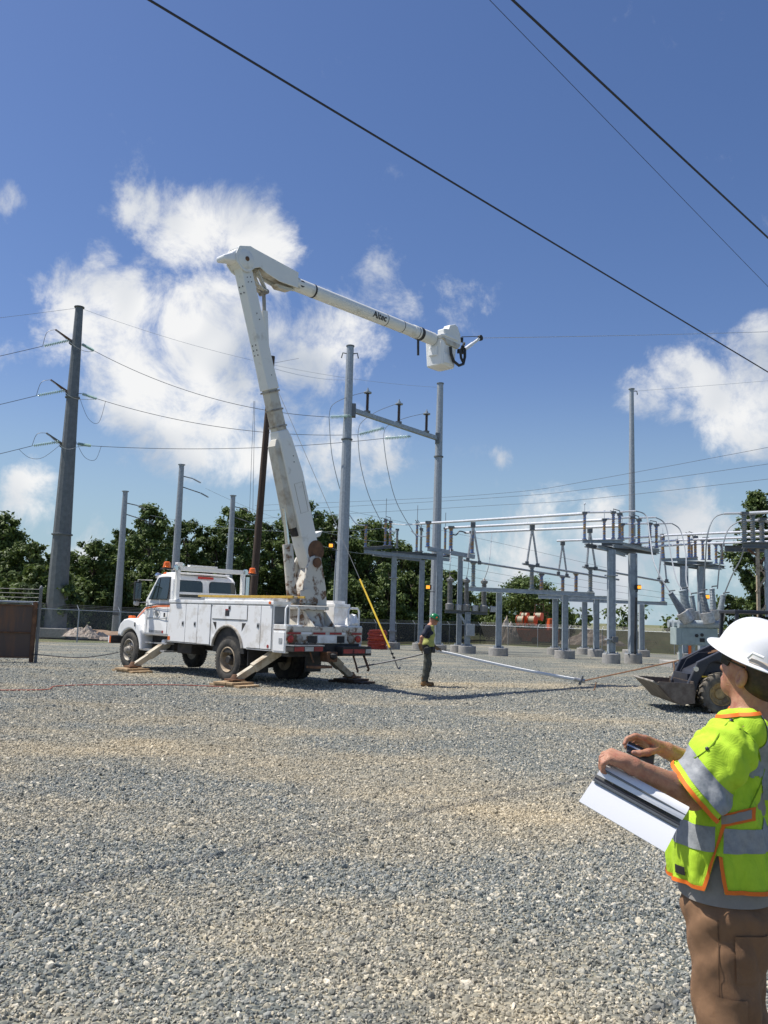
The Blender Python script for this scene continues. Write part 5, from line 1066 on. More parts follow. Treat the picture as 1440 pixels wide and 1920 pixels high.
# lower boom
dl = (PE - PB).normalized(); LL = (PE - PB).length; ql = NB.cross(dl).normalized()
if ql.dot(hd) > 0: ql = -ql                                   # ql: towards the upper (back) side of the lower boom
def lb(t, o=0): return PB + dl * (LL * t) + ql * o
bx_loft('lower_boom', [(lb(-.015, .02), dl, .40, .34), (lb(.06, .05), dl, .40, .48), (lb(.30, .06), dl, .38, .52), (lb(.42, .02), dl, .36, .40), (lb(.45, .0), dl, .30, .33)], M['boomwhite'], .025)
bx_loft('boom_insulating_section', [(lb(.44, 0), dl, .275, .315), (lb(.60, 0), dl, .265, .30)], M['boomdirty'], .03)
bx_loft('lower_boom_tip', [(lb(.585, 0), dl, .32, .36), (lb(.66, .0), dl, .30, .345), (lb(.80, 0), dl, .29, .33), (lb(.985, 0), dl, .30, .32)], M['boomwhite'], .02)
bx_loft('cylinder_housing', [(lb(.13, -.30), dl, .24, .16), (lb(.15, -.31), dl, .28, .20), (lb(.405, -.24), dl, .28, .20), (lb(.425, -.18), dl, .20, .10)], M['boomdirty'], .015)
for t in (.46, .515, .575): bx_loft('rivet_band', [(lb(t, 0), dl, .335 if t > .57 else .30, .345), (lb(t + .006, 0), dl, .335 if t > .57 else .30, .345)], M['rim'], .003)
for t in (.70, .716, .732, .90, .92):
    for u in (-.06, .06): MB().lathe(lb(t, -.172) + NB * u, -ql, [(0, .018), (.006, .018)], 8).xf(TI).build('bolt', M['black'], TK)
for t, o in ((.93, -.05), (.93, .05), (.945, -.05), (.945, .05), (.83, 0), (.81, .04), (.63, .03), (.34, .1), (.36, .12)): MB().lathe(lb(t, o) + NB * .14, NB, [(0, .014), (.055 if t < .5 else .016, .014)], 8).xf(TI).build('bolt', M['black'], TK)
pp = [lb(.17, -.05) + NB * .195, lb(.17, .2) + NB * .195, lb(.27, .22) + NB * .195, lb(.27, -.05) + NB * .195]
MB().tube(pp, .007, 4, True).xf(TI).build('access_panel', M['rim'], TK)
# lift cylinder on the under side
cb = tb + hd * .45 + Z_ * .05; ct = lb(.20, -.36)
MB().tube([cb, cb.lerp(ct, .62)], .13, 14).xf(TI).build('lift_cylinder', M['rustpaint'], TK, True); MB().tube([cb.lerp(ct, .6), ct], .06, 10).xf(TI).build('cylinder_rod', M['chrome'], TK, True)
MB().beam(lb(.19, -.30), lb(.10, -.22), .07, .2, up=NB).xf(TI).build('cylinder_lug', M['chassis'], TK)
# stained knuckle at the foot of the boom
MB().lathe(lb(.035, .16) + NB * .165, NB, [(0, .26), (.05, .26), (.06, .20)], 22).xf(TI).build('boom_pivot_boss', M['rust'], TK, True)
bx_loft('boom_rest', [(lb(.075, .40), dl, .30, .10), (lb(.09, .40), dl, .30, .34)], M['boomwhite'], .01)
MB().prism([(-.3, 0), (.25, 0), (.25, .10), (-.05, .35), (-.3, .3)], tb + hd * .2 + Z_ * .05 + NB * .32, -hd, Z_, NB * .04).xf(TI).build('control_arm', M['rustpaint'], TK)
# elbow and upper boom
du = (PT - PE).normalized(); qu = NB.cross(du).normalized()
if qu.z < 0: qu = -qu
LU = (PT - PE).length
def ub(t, o=0): return PE + du * t + qu * o
knuck = [(-.12, -.27), (-.27, -.14), (-.30, .05), (-.22, .26), (.10, .36), (.22, .34), (1.62, .20), (1.62, -.20), (1.05, -.22), (.62, -.14), (.42, -.06), (.27, -.13), (.13, -.27), (0, -.31)]
for s, w in ((1, .03), (-1, .03)): MB().prism([(x, y) for x, y in knuck], PE + NB * s * .19 - NB * .015, du, qu, NB * w).xf(TI).build('elbow_plate', M['boomwhite'], TK, bevel=.012)
bx_loft('elbow_top', [(ub(-.20, .25), du, .36, .03), (ub(.12, .345), du, .36, .03), (ub(1.6, .19), du, .36, .03)], M['white_clean'], .008)
MB().prism([(-.02, -.10), (-.34, -.14), (-.58, -.20), (-.62, -.08), (-.40, .05), (-.22, .22), (.0, .2)], PE - NB * .17, du, qu, NB * .34).xf(TI).build('elbow_cover', M['white_clean'], TK, bevel=.05, seg=3)
MB().lathe(PE - NB * .24, NB, [(0, .20), (.03, .24), (.44, .24), (.47, .20), (.48, .06)], 24).xf(TI).build('elbow_pin', M['boomwhite'], TK, True)
MB().lathe(PE + NB * .235, NB, [(0, .06), (.02, .055), (.03, .03)], 10).xf(TI).build('pin_cap', M['rust'], TK, True)
bx_loft('upper_boom_base', [(ub(.45, .03), du, .30, .22), (ub(1.5, -.03), du, .30, .28), (ub(1.75, -.04), du, .29, .27)], M['boomdirty'], .02)
MB().prism([(1.0, -.26), (1.62, -.21), (1.45, -.30), (1.1, -.33)], PE - NB * .1, du, qu, NB * .2).xf(TI).build('boom_saddle', M['boomdirty'], TK)
def tubeseg(name, a, b, r, m, n=24): return MB().tube([ub(a, -.03), ub(b, -.03)], r, n).xf(TI).build(name, m, TK, True)
tubeseg('upper_boom', 1.55, LU - .55, .172, M['boomwhite']); tubeseg('upper_boom_tip', LU - .56, LU + .35, .185, M['boomwhite'])
MB().lathe(ub(1.80, -.03) + NB * .145, NB, [(0, .085), (.02, .085)], 14).xf(TI).build('boom_port', M['black'], TK, True)
for t, w, r in ((2.25, .05, .178), (LU - 1.74, .018, .176), (LU - 1.05, .018, .176), (LU - .40, .02, .189), (LU - .30, .11, .195)): tubeseg('boom_band', t, t + w, r, M['black'])
# lettering on the tube
fc = bpy.data.curves.new('lettering', 'FONT'); fc.body = 'Altec'; fc.size = .25; fc.align_x = 'CENTER'; fc.align_y = 'CENTER'; fc.offset = .006
tmpo = bpy.data.objects.new('lettering', fc); COL.objects.link(tmpo); dg = bpy.context.evaluated_depsgraph_get(); dg.update()
tme = bpy.data.meshes.new_from_object(tmpo.evaluated_get(dg)); bpy.data.objects.remove(tmpo)
bm_ = bmesh.new(); bm_.from_mesh(tme)
for k_ in range(-12, 13): bmesh.ops.bisect_plane(bm_, geom=bm_.verts[:] + bm_.edges[:] + bm_.faces[:], plane_co=(0, k_ * .02, 0), plane_no=(0, 1, 0))
bm_.to_mesh(tme); bm_.free()
tc_ = LU - 2.08; vd = (CC - ub(tc_)).normalized(); ANG = math.atan2(vd.dot(qu), vd.dot(NB)) + .25
for v in tme.vertices:
    a = v.co.y / .172 + ANG; v.co = TI @ (ub(tc_ + v.co.x, -.03) + (NB * math.cos(a) + qu * math.sin(a)) * .1755)
tme.materials.clear(); tme.materials.append(M['text']); inst('lettering', tme, TK)
# link under the elbow
k1 = ub(.42, -.12); k2 = lb(.93, .17) ; k3 = ub(.72, -.55)
for off in (-.09, .09): MB().beam(k1 + NB * off, k3 + NB * off, .03, .12, up=NB).beam(k2 + NB * off, k3 + NB * off, .03, .12, up=NB).xf(TI).build('elbow_link', M['boomdirty'], TK, bevel=.008)
MB().lathe(k3 - NB * .14, NB, [(0, .06), (.28, .06)], 12).xf(TI).build('link_pin', M['rim'], TK, True)
cyb = lb(.72, .16); MB().tube([cyb, cyb.lerp(k3, .66)], .085, 12).xf(TI).build('upper_cylinder', M['boomwhite'], TK, True); MB().tube([cyb.lerp(k3, .64), k3], .045, 10).xf(TI).build('cylinder_rod', M['rim'], TK, True)
# bucket at the tip: hangs level
YT = PT.y
def tp(x, y, dy=0): return on_plane(x, y) + NB * dy
bdir = Vector((hd.y, -hd.x, 0))
bc = on_plane(826, 690)
hx = Vector((-hd.x, -hd.y, 0)).normalized()                   # away along the boom, level
def bring(z, w, d, c0): return [c0 + Z_ * z + NB * w * sx + hx * d * sy for sx, sy in ((1, -.8), (.8, -1), (-.8, -1), (-1, -.8), (-1, .8), (-.8, 1), (.8, 1), (1, .8))]
bt = on_plane(826, 640).z - bc.z
MB().loft([bring(0, .29, .29, bc), bring(.03, .315, .315, bc), bring(bt, .36, .36, bc), bring(bt + .03, .40, .40, bc), bring(bt + .08, .40, .40, bc), bring(bt + .08, .34, .34, bc), bring(.2, .30, .30, bc)]).xf(TI).build('bucket', M['white_clean'], TK, bevel=.012)
for s in (-1, 1): MB().prism([(-.2, .05), (.2, .05), (.2, .33), (.0, .36), (-.2, .33)], bc + NB * .31 + hx * .04 * s, hx, Z_, NB * .05).xf(TI).build('bucket_step', M['white_clean'], TK, bevel=.02) if s < 0 else None
MB().prism([(-.16, 0), (.16, 0), (.16, .28), (-.16, .28)], bc - hx * .32 + Z_ * .28, NB, Z_, -hx * .07).xf(TI).build('bucket_step', M['white_clean'], TK, bevel=.03)
tc2 = on_plane(832, 634)
MB().prism([(-.42, -.16), (.30, -.22), (.40, -.12), (.36, .12), (.22, .34), (.10, .38), (-.14, .30), (-.20, .16), (-.42, .12)], tc2 + NB * .10, du, qu, NB * .26).xf(TI).build('tip_housing', M['boomwhite'], TK, bevel=.03)
MB().prism([(-.5, -.17), (.35, -.20), (.2, -.36), (-.3, -.34)], tc2 + NB * .06, du, qu, NB * .34).xf(TI).build('tip_bracket', M['boomdirty'], TK, bevel=.02)
for x, y, w in ((845, 632, .09), (850, 641, .12), (853, 655, .10), (846, 662, .11), (838, 654, .1), (855, 648, .08)): MB().box(on_plane(x, y) + NB * .30, (w, w * 1.2, w)).xf(TI).build('hydraulic_fitting', M['rustpaint'] if w < .1 else M['chassis'], TK, bevel=.01)
MB().box(on_plane(850, 633) + NB * .15, (.18, .12, .14)).xf(TI).build('control_box', M['boomwhite'], TK, bevel=.02)
loop = [(824, 655), (825, 668), (830, 682), (840, 690), (848, 687), (851, 674), (851, 660)]
MB().tube([on_plane(x, y) + NB * .42 for x, y in loop], .045, 8).xf(TI).build('hose_loop', M['black'], TK, True)
MB().tube([on_plane(843, 660) + NB * .40, on_plane(844, 676) + NB * .42, on_plane(848, 684) + NB * .42], .04, 8).xf(TI).build('hose', M['black'], TK, True)
MB().tube([on_plane(784, 636), on_plane(784, 666)], .035, 8).xf(TI).build('hanging_rod', M['black'], TK, True)
j0, j1 = on_plane(858, 660) + NB * .2, on_plane(891, 636) + NB * .2
MB().tube([j0, j0.lerp(j1, .55)], .055, 10).xf(TI).build('jib', M['white_clean'], TK, True); MB().tube([j0.lerp(j1, .5), j0.lerp(j1, .93)], .042, 10).xf(TI).build('jib_tip', M['boomwhite'], TK, True)
MB().lathe(j1 - NB * .06, NB, [(0, .05), (.02, .09), (.1, .09), (.12, .05)], 14).xf(TI).build('jib_sheave', M['chassis'], TK, True); MB().tube([on_plane(856, 634) + NB * .2, on_plane(888, 633) + NB * .2], .012, 5).xf(TI).build('jib_rope', M['black'], TK)
MB().box(j0, (.16, .16, .18)).xf(TI).build('jib_base', M['chassis'], TK, bevel=.02)
wire('winch_line', 'thin bright line running from the jib tip to the right edge', [j1, at(1500, 612, 34)], .010, M['wire_lt'], sag=.03, ex=(0, 1.5))

# things standing on or beside the truck
def wl(x, y, z): return TM @ Vector((x, y, z))
LD = thing('ladder', 'yellow fibreglass ladder lying on top of the truck body', 'ladder', TO, TRZ)
for s in (0,):
    for y in (.80, 1.14): MB().bb((-2.45 + s * .25, y - .02, 2.065 + .06 * s), (1.5 - s * .6, y + .02, 2.118 + .06 * s)).build('rail', M['yellow'], LD, bevel=.006)
    for i in range(12): MB().cyl((-2.2 + s * .25 + i * .29, .80, 2.09 + .06 * s), (-2.2 + s * .25 + i * .29, 1.14, 2.09 + .06 * s), .017, .017, 8).build('rung', M['alu_dull'], LD, True)
for k, f in enumerate(feet):
    lab = ('long timber pad under the front outrigger beside the cab step', 'timber pad under the far front outrigger', 'stacked timber pad under the rear left outrigger', 'dark timber pad under the rear right outrigger')[k]
    P = thing('timber_pad', lab, 'timber pad', wl(f.x, f.y, 0), TRZ + (.05, -.1, .12, .2)[k], 'outrigger pads')
    for i, yy in enumerate((-.21, 0, .21)): MB().bb((-.52 - .03 * (i % 2), yy - .1, 0.0), (.52 + .04 * (i % 2), yy + .1, .055)).build('plank', M['wood' if k != 3 else 'polewood'], P, bevel=.006)
    for i, xx in enumerate((-.2, .03, .24)): MB().bb((xx - .105, -.34, .056), (xx + .1, .34, .108)).build('plank', M['wood' if k != 3 else 'polewood'], P, bevel=.006)
ctr = wl(-2.16, -.98, 1.45); rng = np.random.default_rng(3)
bag = MB().lathe(ctr, UP, [(0, .13), (.05, .17), (.16, .15), (.24, .10), (.27, .11), (.28, .02)], 14); bag.v = [tuple(np.array(v) + rng.normal(size=3) * .012) for v in bag.v]
tag(bag.build('plastic_bag', M['plastic_bag'], None, True), 'crumpled white plastic bag on the rear right corner of the truck', 'bag')
# ================================================================== skid steer loader on the right
LO = Vector((6.85, 18.2, 0)); LRZ = math.pi - .06
SL = thing('skid_steer_loader', 'dark skid steer loader with rusty bucket facing left', 'loader', LO, LRZ)
M['loaderblack'] = mat('black loader paint', (.03, .033, .045), .45, 0, (.07, .065, .06), 4, 7, .5, .8)
M['bucketsteel'] = mat('worn bucket steel', (.15, .115, .09), .6, .3, (.30, .25, .2), 5, 8, .45, .75, .2, 30)
M['rimyellow'] = mat('dirty yellow rim', (.55, .38, .16), .6, 0, (.2, .14, .08), 8, 8, .4, .7)
M['tyremud'] = mat('dusty loader tyre', (.20, .175, .135), .9, 0, (.075, .065, .055), 6, 8, .4, .65, .3, 40)
RL = .40; lty = MB().lathe((0, 0, 0), Y_, tyre_prof(.30, RL), 36, caps=False)
for i in range(18):
    a = 2 * math.pi * i / 18; r = Matrix.Rotation(a, 3, 'Y')
    for s in (-1, 1): lty.box(r @ Vector((RL * .985, s * .085, s * .02)), (.05, .15, .05), r @ Matrix.Rotation(s * .5, 3, 'X'))
lty = lty.mesh('tyre', M['tyremud'], True)
lrim = MB().lathe((0, 0, 0), Y_, [(-.1, RL * .58), (.13, RL * .58), (.14, RL * .54), (.05, RL * .50), (.03, RL * .30), (.06, RL * .24), (.06, .02)], 24)
for i in range(8): a = 2 * math.pi * i / 8; lrim.cyl((math.cos(a) * RL * .40, .02, math.sin(a) * RL * .40), (math.cos(a) * RL * .40, .065, math.sin(a) * RL * .40), .022, .02, 6)
lrim = lrim.mesh('wheel', M['rimyellow'], True)
for x in (0, -1.0):
    for s in (1, -1):
        w = inst('wheel', lrim, SL, (x, s * .66, RL - .01), (0, random.random() * 6, 0 if s > 0 else math.pi)); inst('tyre', lty, w)
MB().prism([(.40, .34), (.52, .52), (.40, .80), (.10, .95), (-1.3, .95), (-1.55, .7), (-1.5, .32)], (0, -.50, 0), X_, Z_, (0, 1.0, 0)).build('chassis', M['loaderblack'], SL, bevel=.03)
MB().prism([(-1.35, .95), (-1.9, .95), (-1.95, 1.35), (-1.4, 1.5)], (0, -.48, 0), X_, Z_, (0, .96, 0)).build('engine_hood', M['loaderblack'], SL, bevel=.06)
cb_ = MB()
for x, y in ((-.36, .46), (-.36, -.46), (-1.25, .46), (-1.25, -.46)): cb_.beam((x, y, .95), (x - .08 if x > -.5 else x, y, 2.02), .07, .07, up=(1, 0, 0))
cb_.bb((-1.32, -.5, 2.0), (-.38, .5, 2.07)); cb_.bb((-1.28, .44, 1.0), (-1.22, .48, 2.0)); cb_.build('cab', M['loaderblack'], SL, bevel=.015)
MB().bb((-1.2, -.44, 1.05), (-1.17, .44, 1.95)).build('rear_glass', M['glass'], SL)
MB().bb((-1.1, -.25, .98), (-.7, .25, 1.1)).bb((-1.14, -.25, 1.1), (-1.04, .25, 1.6)).build('seat', M['black'], SL, bevel=.04)
for s in (1, -1):
    MB().prism([(-1.5, 1.15), (-1.5, 1.35), (-.2, 1.32), (.42, 1.0), (.62, .55), (.60, .35), (.46, .35), (.40, .60), (.18, .98), (-.25, 1.14)], (0, s * .54, 0), X_, Z_, (0, s * .12, 0)).build('lift_arm', M['loaderblack'], SL, bevel=.02)
    MB().cyl((-.9, s * .60, .85), (.1, s * .60, 1.06), .05, .05, 10).build('lift_cylinder', M['black'], SL, True)
    MB().lathe((.46, s * .67, .86), Y_ * s, [(0, .05), (.03, .05)], 12).build('arm_pin', M['chrome'], SL, True)
    MB().bb((.18, s * .665, .70), (.34, s * .672, .73)).build('yellow_mark', M['guard'], SL)
MB().bb((.50, -.5, .25), (.58, .5, .75)).build('quick_hitch', M['loaderblack'], SL)
bw_ = .90
side = [(.55, .20), (.57, .58), (1.24, .60), (1.28, .57), (.95, .22), (.80, .17)]
bk = MB().prism(side, (0, bw_ - .03, 0), X_, Z_, (0, .03, 0)).prism(side, (0, -bw_, 0), X_, Z_, (0, .03, 0))
prof = [(.57, .62), (.54, .40), (.57, .21), (.80, .165), (.95, .205), (1.30, .57)]
for (x0, z0), (x1, z1) in zip(prof, prof[1:]): bk.beam((x0, 0, z0), (x1, 0, z1), bw_ * 2 - .06, .025, up=(-(z1 - z0), 0, x1 - x0))
bk.build('bucket', M['bucketsteel'], SL); MB().beam((1.25, 0, .545), (1.36, 0, .605), bw_ * 2, .03, up=(-.4, 0, 1)).build('cutting_edge', M['rim'], SL)
for s in (1, -1): MB().prism([(.40, .52), (.46, .72), (.30, 1.02), (.05, 1.16), (-.5, 1.2), (-.5, .82), (.1, .80)], (0, s * .505, 0), X_, Z_, (0, s * .03, 0)).build('side_tower', M['loaderblack'], SL, bevel=.01)

# ================================================================== cables on the ground and the pulling rope
cl = at(1085, 1275, 22.2)
tip = at(820, 1221, 22.3)
wire('insulated_tube', 'white insulated pole sloping from the green helmeted worker to the rope clamp', [tip, at(850, 1227, 22.3), at(900, 1239, 22.3), at(985, 1257, 22.2), cl], .042, M['whitehose'], cat='pole')
CL = thing('rope_clamp', 'metal clamp joining the white pole to the brown rope', 'clamp')
dcl = (cl - at(985, 1257, 22.2)).normalized()
MB().tube([cl - dcl * .12, cl + dcl * .16], .055, 10).build('socket', M['alu_dull'], CL, True); MB().beam(cl + dcl * .02 + Vector((0, 0, -.12)), cl + dcl * .10 + Vector((0, 0, .13)), .05, .12, up=(0, 1, 0)).build('jaw', M['galv_dark'], CL, bevel=.015)
le = LO + Vector((.35, -.3, 1.30))
wire('pulling_rope', 'brown rope stretched from the clamp to the loader', [cl + dcl * .12, at(1265, 1240, 19.8), le], .018, M['rope'])
wire('pulling_rope', 'second brown rope end beside the stretched rope near the loader', [at(1262, 1241, 19.7), at(1330, 1222, 18.8), at(1360, 1216, 18.2)], .014, M['rope'])
wire('rope_tail', 'loose rope tail hanging above the loader bucket', [at(1263, 1240, 19.7), at(1264, 1255, 19.6), at(1263, 1271, 19.6)], .016, M['rope'])
wire('rope_tail', 'loose rope tail hanging beside the clamp', [cl + dcl * .45 + UP * .03, cl + dcl * .42 - UP * .12, cl + dcl * .38 - UP * .2], .016, M['rope'])
wire('grey_cable', 'grey cable running from the truck tail to the worker', [wl(-2.55, -.9, .45), at(690, 1248, 22), at(760, 1234, 22.1), at(793, 1226, 22.15)], .022, M['wire'])
wire('red_cord', 'thin red cord lying across the gravel in front of the truck', [gp(-40, 1312, 17.4) + UP * .015, gp(80, 1308, 17.9) + UP * .015, gp(105, 1298, 18.8) + UP * .015, gp(180, 1291, 19.4) + UP * .015, gp(240, 1291, 19.6) + UP * .015, gp(330, 1288, 20) + UP * .015, gp(420, 1290, 19.9) + UP * .015], .013, M['rope_red'], cat='cord')
wire('black_cable', 'black cable sagging from the gate to the front truck wheel', [at(60, 1226, 27.2), at(110, 1231, 27), at(150, 1233, 26.8), at(190, 1229, 26.4), at(222, 1223, 26)], .014, M['wire_dk'], cat='cable')

# ================================================================== implicit surfaces for bodies and cloth
class SDF:
    def __init__(s, lo, hi, vox):
        s.lo = np.array(lo, float); s.v = vox; s.n = np.ceil((np.array(hi) - s.lo) / vox).astype(int) + 1
        s.d = np.full(s.n, 1.0, np.float32); s.ax = [s.lo[i] + np.arange(s.n[i]) * vox for i in range(3)]
    def _win(s, lo, hi, pad):
        a = np.clip(((lo - pad - s.lo) / s.v).astype(int), 0, s.n - 1); b = np.clip(((hi + pad - s.lo) / s.v).astype(int) + 2, 1, s.n)
        sl = tuple(slice(a[i], b[i]) for i in range(3)); return sl, s.ax[0][sl[0]][:, None, None], s.ax[1][sl[1]][None, :, None], s.ax[2][sl[2]][None, None, :]
    def _mix(s, sl, d, k, sub=False):
        o = s.d[sl]
        if sub: h = np.clip(.5 - .5 * (o + d) / k, 0, 1); s.d[sl] = o * (1 - h) - d * h + k * h * (1 - h)
        else: h = np.clip(.5 + .5 * (o - d) / k, 0, 1); s.d[sl] = o * (1 - h) + d * h - k * h * (1 - h)
    def cap(s, a, b, ra, rb=None, k=.02, sub=False):
        a = np.array(a, float); b = np.array(b, float); rb = ra if rb is None else rb; r = max(ra, rb)
        sl, X, Y, Z = s._win(np.minimum(a, b) - r, np.maximum(a, b) + r, k + 3 * s.v); ab = b - a; L2 = max(ab @ ab, 1e-9)
        t = np.clip(((X - a[0]) * ab[0] + (Y - a[1]) * ab[1] + (Z - a[2]) * ab[2]) / L2, 0, 1)
        d = np.sqrt((X - a[0] - t * ab[0]) ** 2 + (Y - a[1] - t * ab[1]) ** 2 + (Z - a[2] - t * ab[2]) ** 2) - (ra + (rb - ra) * t); s._mix(sl, d, k, sub); return s
    def ell(s, c, r, R=None, k=.03, sub=False):
        c = np.array(c, float); r = np.array(r, float); m = r.max(); R = np.eye(3) if R is None else np.array(R)      # rows of R are the local axes
        sl, X, Y, Z = s._win(c - m, c + m, k + 3 * s.v); X = X - c[0]; Y = Y - c[1]; Z = Z - c[2]
        q = [(R[i][0] * X + R[i][1] * Y + R[i][2] * Z) for i in range(3)]
        k0 = np.sqrt(sum((q[i] / r[i]) ** 2 for i in range(3))); k1 = np.sqrt(sum((q[i] / r[i] ** 2) ** 2 for i in range(3))) + 1e-9
        s._mix(sl, k0 * (k0 - 1) / k1, k, sub); return s
    def chain(s, pts, rs, k=.012):
        for i in range(len(pts) - 1): s.cap(pts[i], pts[i + 1], rs[i], rs[i + 1], k)
        return s
    def warp(s, fn):
        X, Y, Z = np.meshgrid(*s.ax, indexing='ij', sparse=True); s.d = s.d + fn(X, Y, Z).astype(np.float32); return s
    def mesh(s, name, m, smooth=2):
        d = s.d; sg = d < 0; n = s.n
        c8 = [sg[i:n[0] - 1 + i, j:n[1] - 1 + j, k:n[2] - 1 + k] for i in (0, 1) for j in (0, 1) for k in (0, 1)]
        sm = sum(c.astype(np.int8) for c in c8); act = (sm > 0) & (sm < 8); idx = np.full(act.shape, -1, np.int64); I = np.argwhere(act); idx[act] = np.arange(len(I))
        P = np.zeros((len(I), 3)); W_ = np.zeros(len(I)); off = [(i, j, k) for i in (0, 1) for j in (0, 1) for k in (0, 1)]
        val = [d[I[:, 0] + o[0], I[:, 1] + o[1], I[:, 2] + o[2]] for o in off]
        for a in range(8):
            for b in range(a + 1, 8):
                if sum(abs(off[a][q] - off[b][q]) for q in range(3)) != 1: continue
                x = (val[a] < 0) != (val[b] < 0); t = np.where(x, val[a] / np.where(x, val[a] - val[b], 1), 0)
                P += np.where(x[:, None], np.array(off[a]) + t[:, None] * (np.array(off[b]) - np.array(off[a])), 0); W_ += x
        V = s.lo + (I + P / W_[:, None]) * s.v; F = []
        for ax in range(3):
            sl0 = [slice(None)] * 3; sl1 = [slice(None)] * 3; sl0[ax] = slice(0, n[ax] - 1); sl1[ax] = slice(1, n[ax]); u, w = [q for q in range(3) if q != ax]
            E = np.argwhere(sg[tuple(sl0)] != sg[tuple(sl1)]); E = E[(E[:, u] > 0) & (E[:, w] > 0) & (E[:, u] < n[u] - 1) & (E[:, w] < n[w] - 1)]
            q = []
            for du_, dw_ in ((-1, -1), (0, -1), (0, 0), (-1, 0)):
                e = E.copy(); e[:, u] += du_; e[:, w] += dw_; q.append(idx[e[:, 0], e[:, 1], e[:, 2]])
            q = np.stack(q, 1); fl = sg[E[:, 0], E[:, 1], E[:, 2]] ^ (ax == 1); q[~fl] = q[~fl][:, ::-1]; F.append(q)
        F = np.concatenate(F); F = F[(F >= 0).all(1)]
        for _ in range(smooth):
            acc = np.zeros_like(V); cnt = np.zeros(len(V))
            for a in range(4):
                b = (a + 1) % 4; np.add.at(acc, F[:, a], V[F[:, b]]); np.add.at(acc, F[:, b], V[F[:, a]]); np.add.at(cnt, F[:, a], 1); np.add.at(cnt, F[:, b], 1)
            V = V * .4 + .6 * acc / np.maximum(cnt, 1)[:, None]
        return npmesh(name, V, F, m, True)
def region(me, name, m, planes, keep, parent, offset=0.0):      # piece of a surface bounded by planes, laid on it as a layer
    bm = bmesh.new(); bm.from_mesh(me)
    for co, no in planes: bmesh.ops.bisect_plane(bm, geom=bm.verts[:] + bm.edges[:] + bm.faces[:], plane_co=co, plane_no=no, dist=1e-5)
    bmesh.ops.delete(bm, geom=[f for f in bm.faces if not keep(f.calc_center_median())], context='FACES')
    bm.normal_update()
    if offset:
        for v in bm.verts: v.co += v.normal * offset
    for f in bm.faces: f.smooth = True
    r = bpy.data.meshes.new(name); bm.to_mesh(r); bm.free(); r.materials.clear(); r.materials.append(m); o = inst(name, r, parent); return o

# ================================================================== the man in the foreground
M['lime'] = mat('lime mesh fabric', (.50, .74, .035), .8, 0, (.42, .66, .025), 14, 4, .35, .7)
def knit(m, scale, strength, dist):
    t = m.node_tree; L = t.links.new; p = t.nodes['Principled BSDF']; tc = N(t, 'ShaderNodeTexCoord')
    v = N(t, 'ShaderNodeTexVoronoi', ins={'Scale': scale, 'Randomness': .15}); L(tc.outputs['Object'], v.inputs['Vector'])
    w = N(t, 'ShaderNodeTexNoise', ins={'Scale': 9.0, 'Detail': 4.0}); L(tc.outputs['Object'], w.inputs['Vector'])
    h = math_n(t, 'ADD', math_n(t, 'MULTIPLY', v.outputs['Distance'], .30), math_n(t, 'MULTIPLY', w.outputs[0], 3.0))
    b = N(t, 'ShaderNodeBump', ins={'Strength': strength, 'Distance': dist}); L(h, b.inputs['Height']); L(b.outputs[0], p.inputs['Normal'])
knit(M['lime'], 300, .8, .006)
M['silver'] = mat('grey reflective tape', (.30, .315, .325), .6, 0, (.23, .245, .26), 45, 3, bump=.15, bscale=120); M['trim'] = mat('orange binding', (.80, .17, .012), .7)
M['shirt'] = mat('grey cotton shirt', (.30, .285, .265), .9, 0, (.25, .235, .22), 10, 4, bump=.3, bscale=25)
M['duck'] = mat('brown duck trousers', (.27, .15, .078), .85, 0, (.20, .108, .056), 8, 6, .35, .7); knit(M['duck'], 600, .5, .008)
M['skin'] = mat('tanned skin', (.46, .235, .145), .5, 0, (.36, .145, .09), 30, 7, .42, .66, .3, 260); M['hair'] = mat('dark brown hair', (.03, .018, .012), .6, 0, (.06, .035, .022), 60, 3)
M['hat_white'] = mat('white hard hat plastic', (.82, .82, .82), .22, 0); M['lens'] = mat('dark lens', (.01, .01, .012), .1)
M['hat_band'] = mat('beige hat sticker', (.62, .52, .40), .5); M['nail'] = mat('finger nail', (.62, .36, .28), .3)
for sk in (M['skin'],):
    pb = sk.node_tree.nodes['Principled BSDF']; pb.inputs['Subsurface Weight'].default_value = .12; pb.inputs['Subsurface Radius'].default_value = (.012, .005, .003); pb.inputs['Subsurface Scale'].default_value = .6
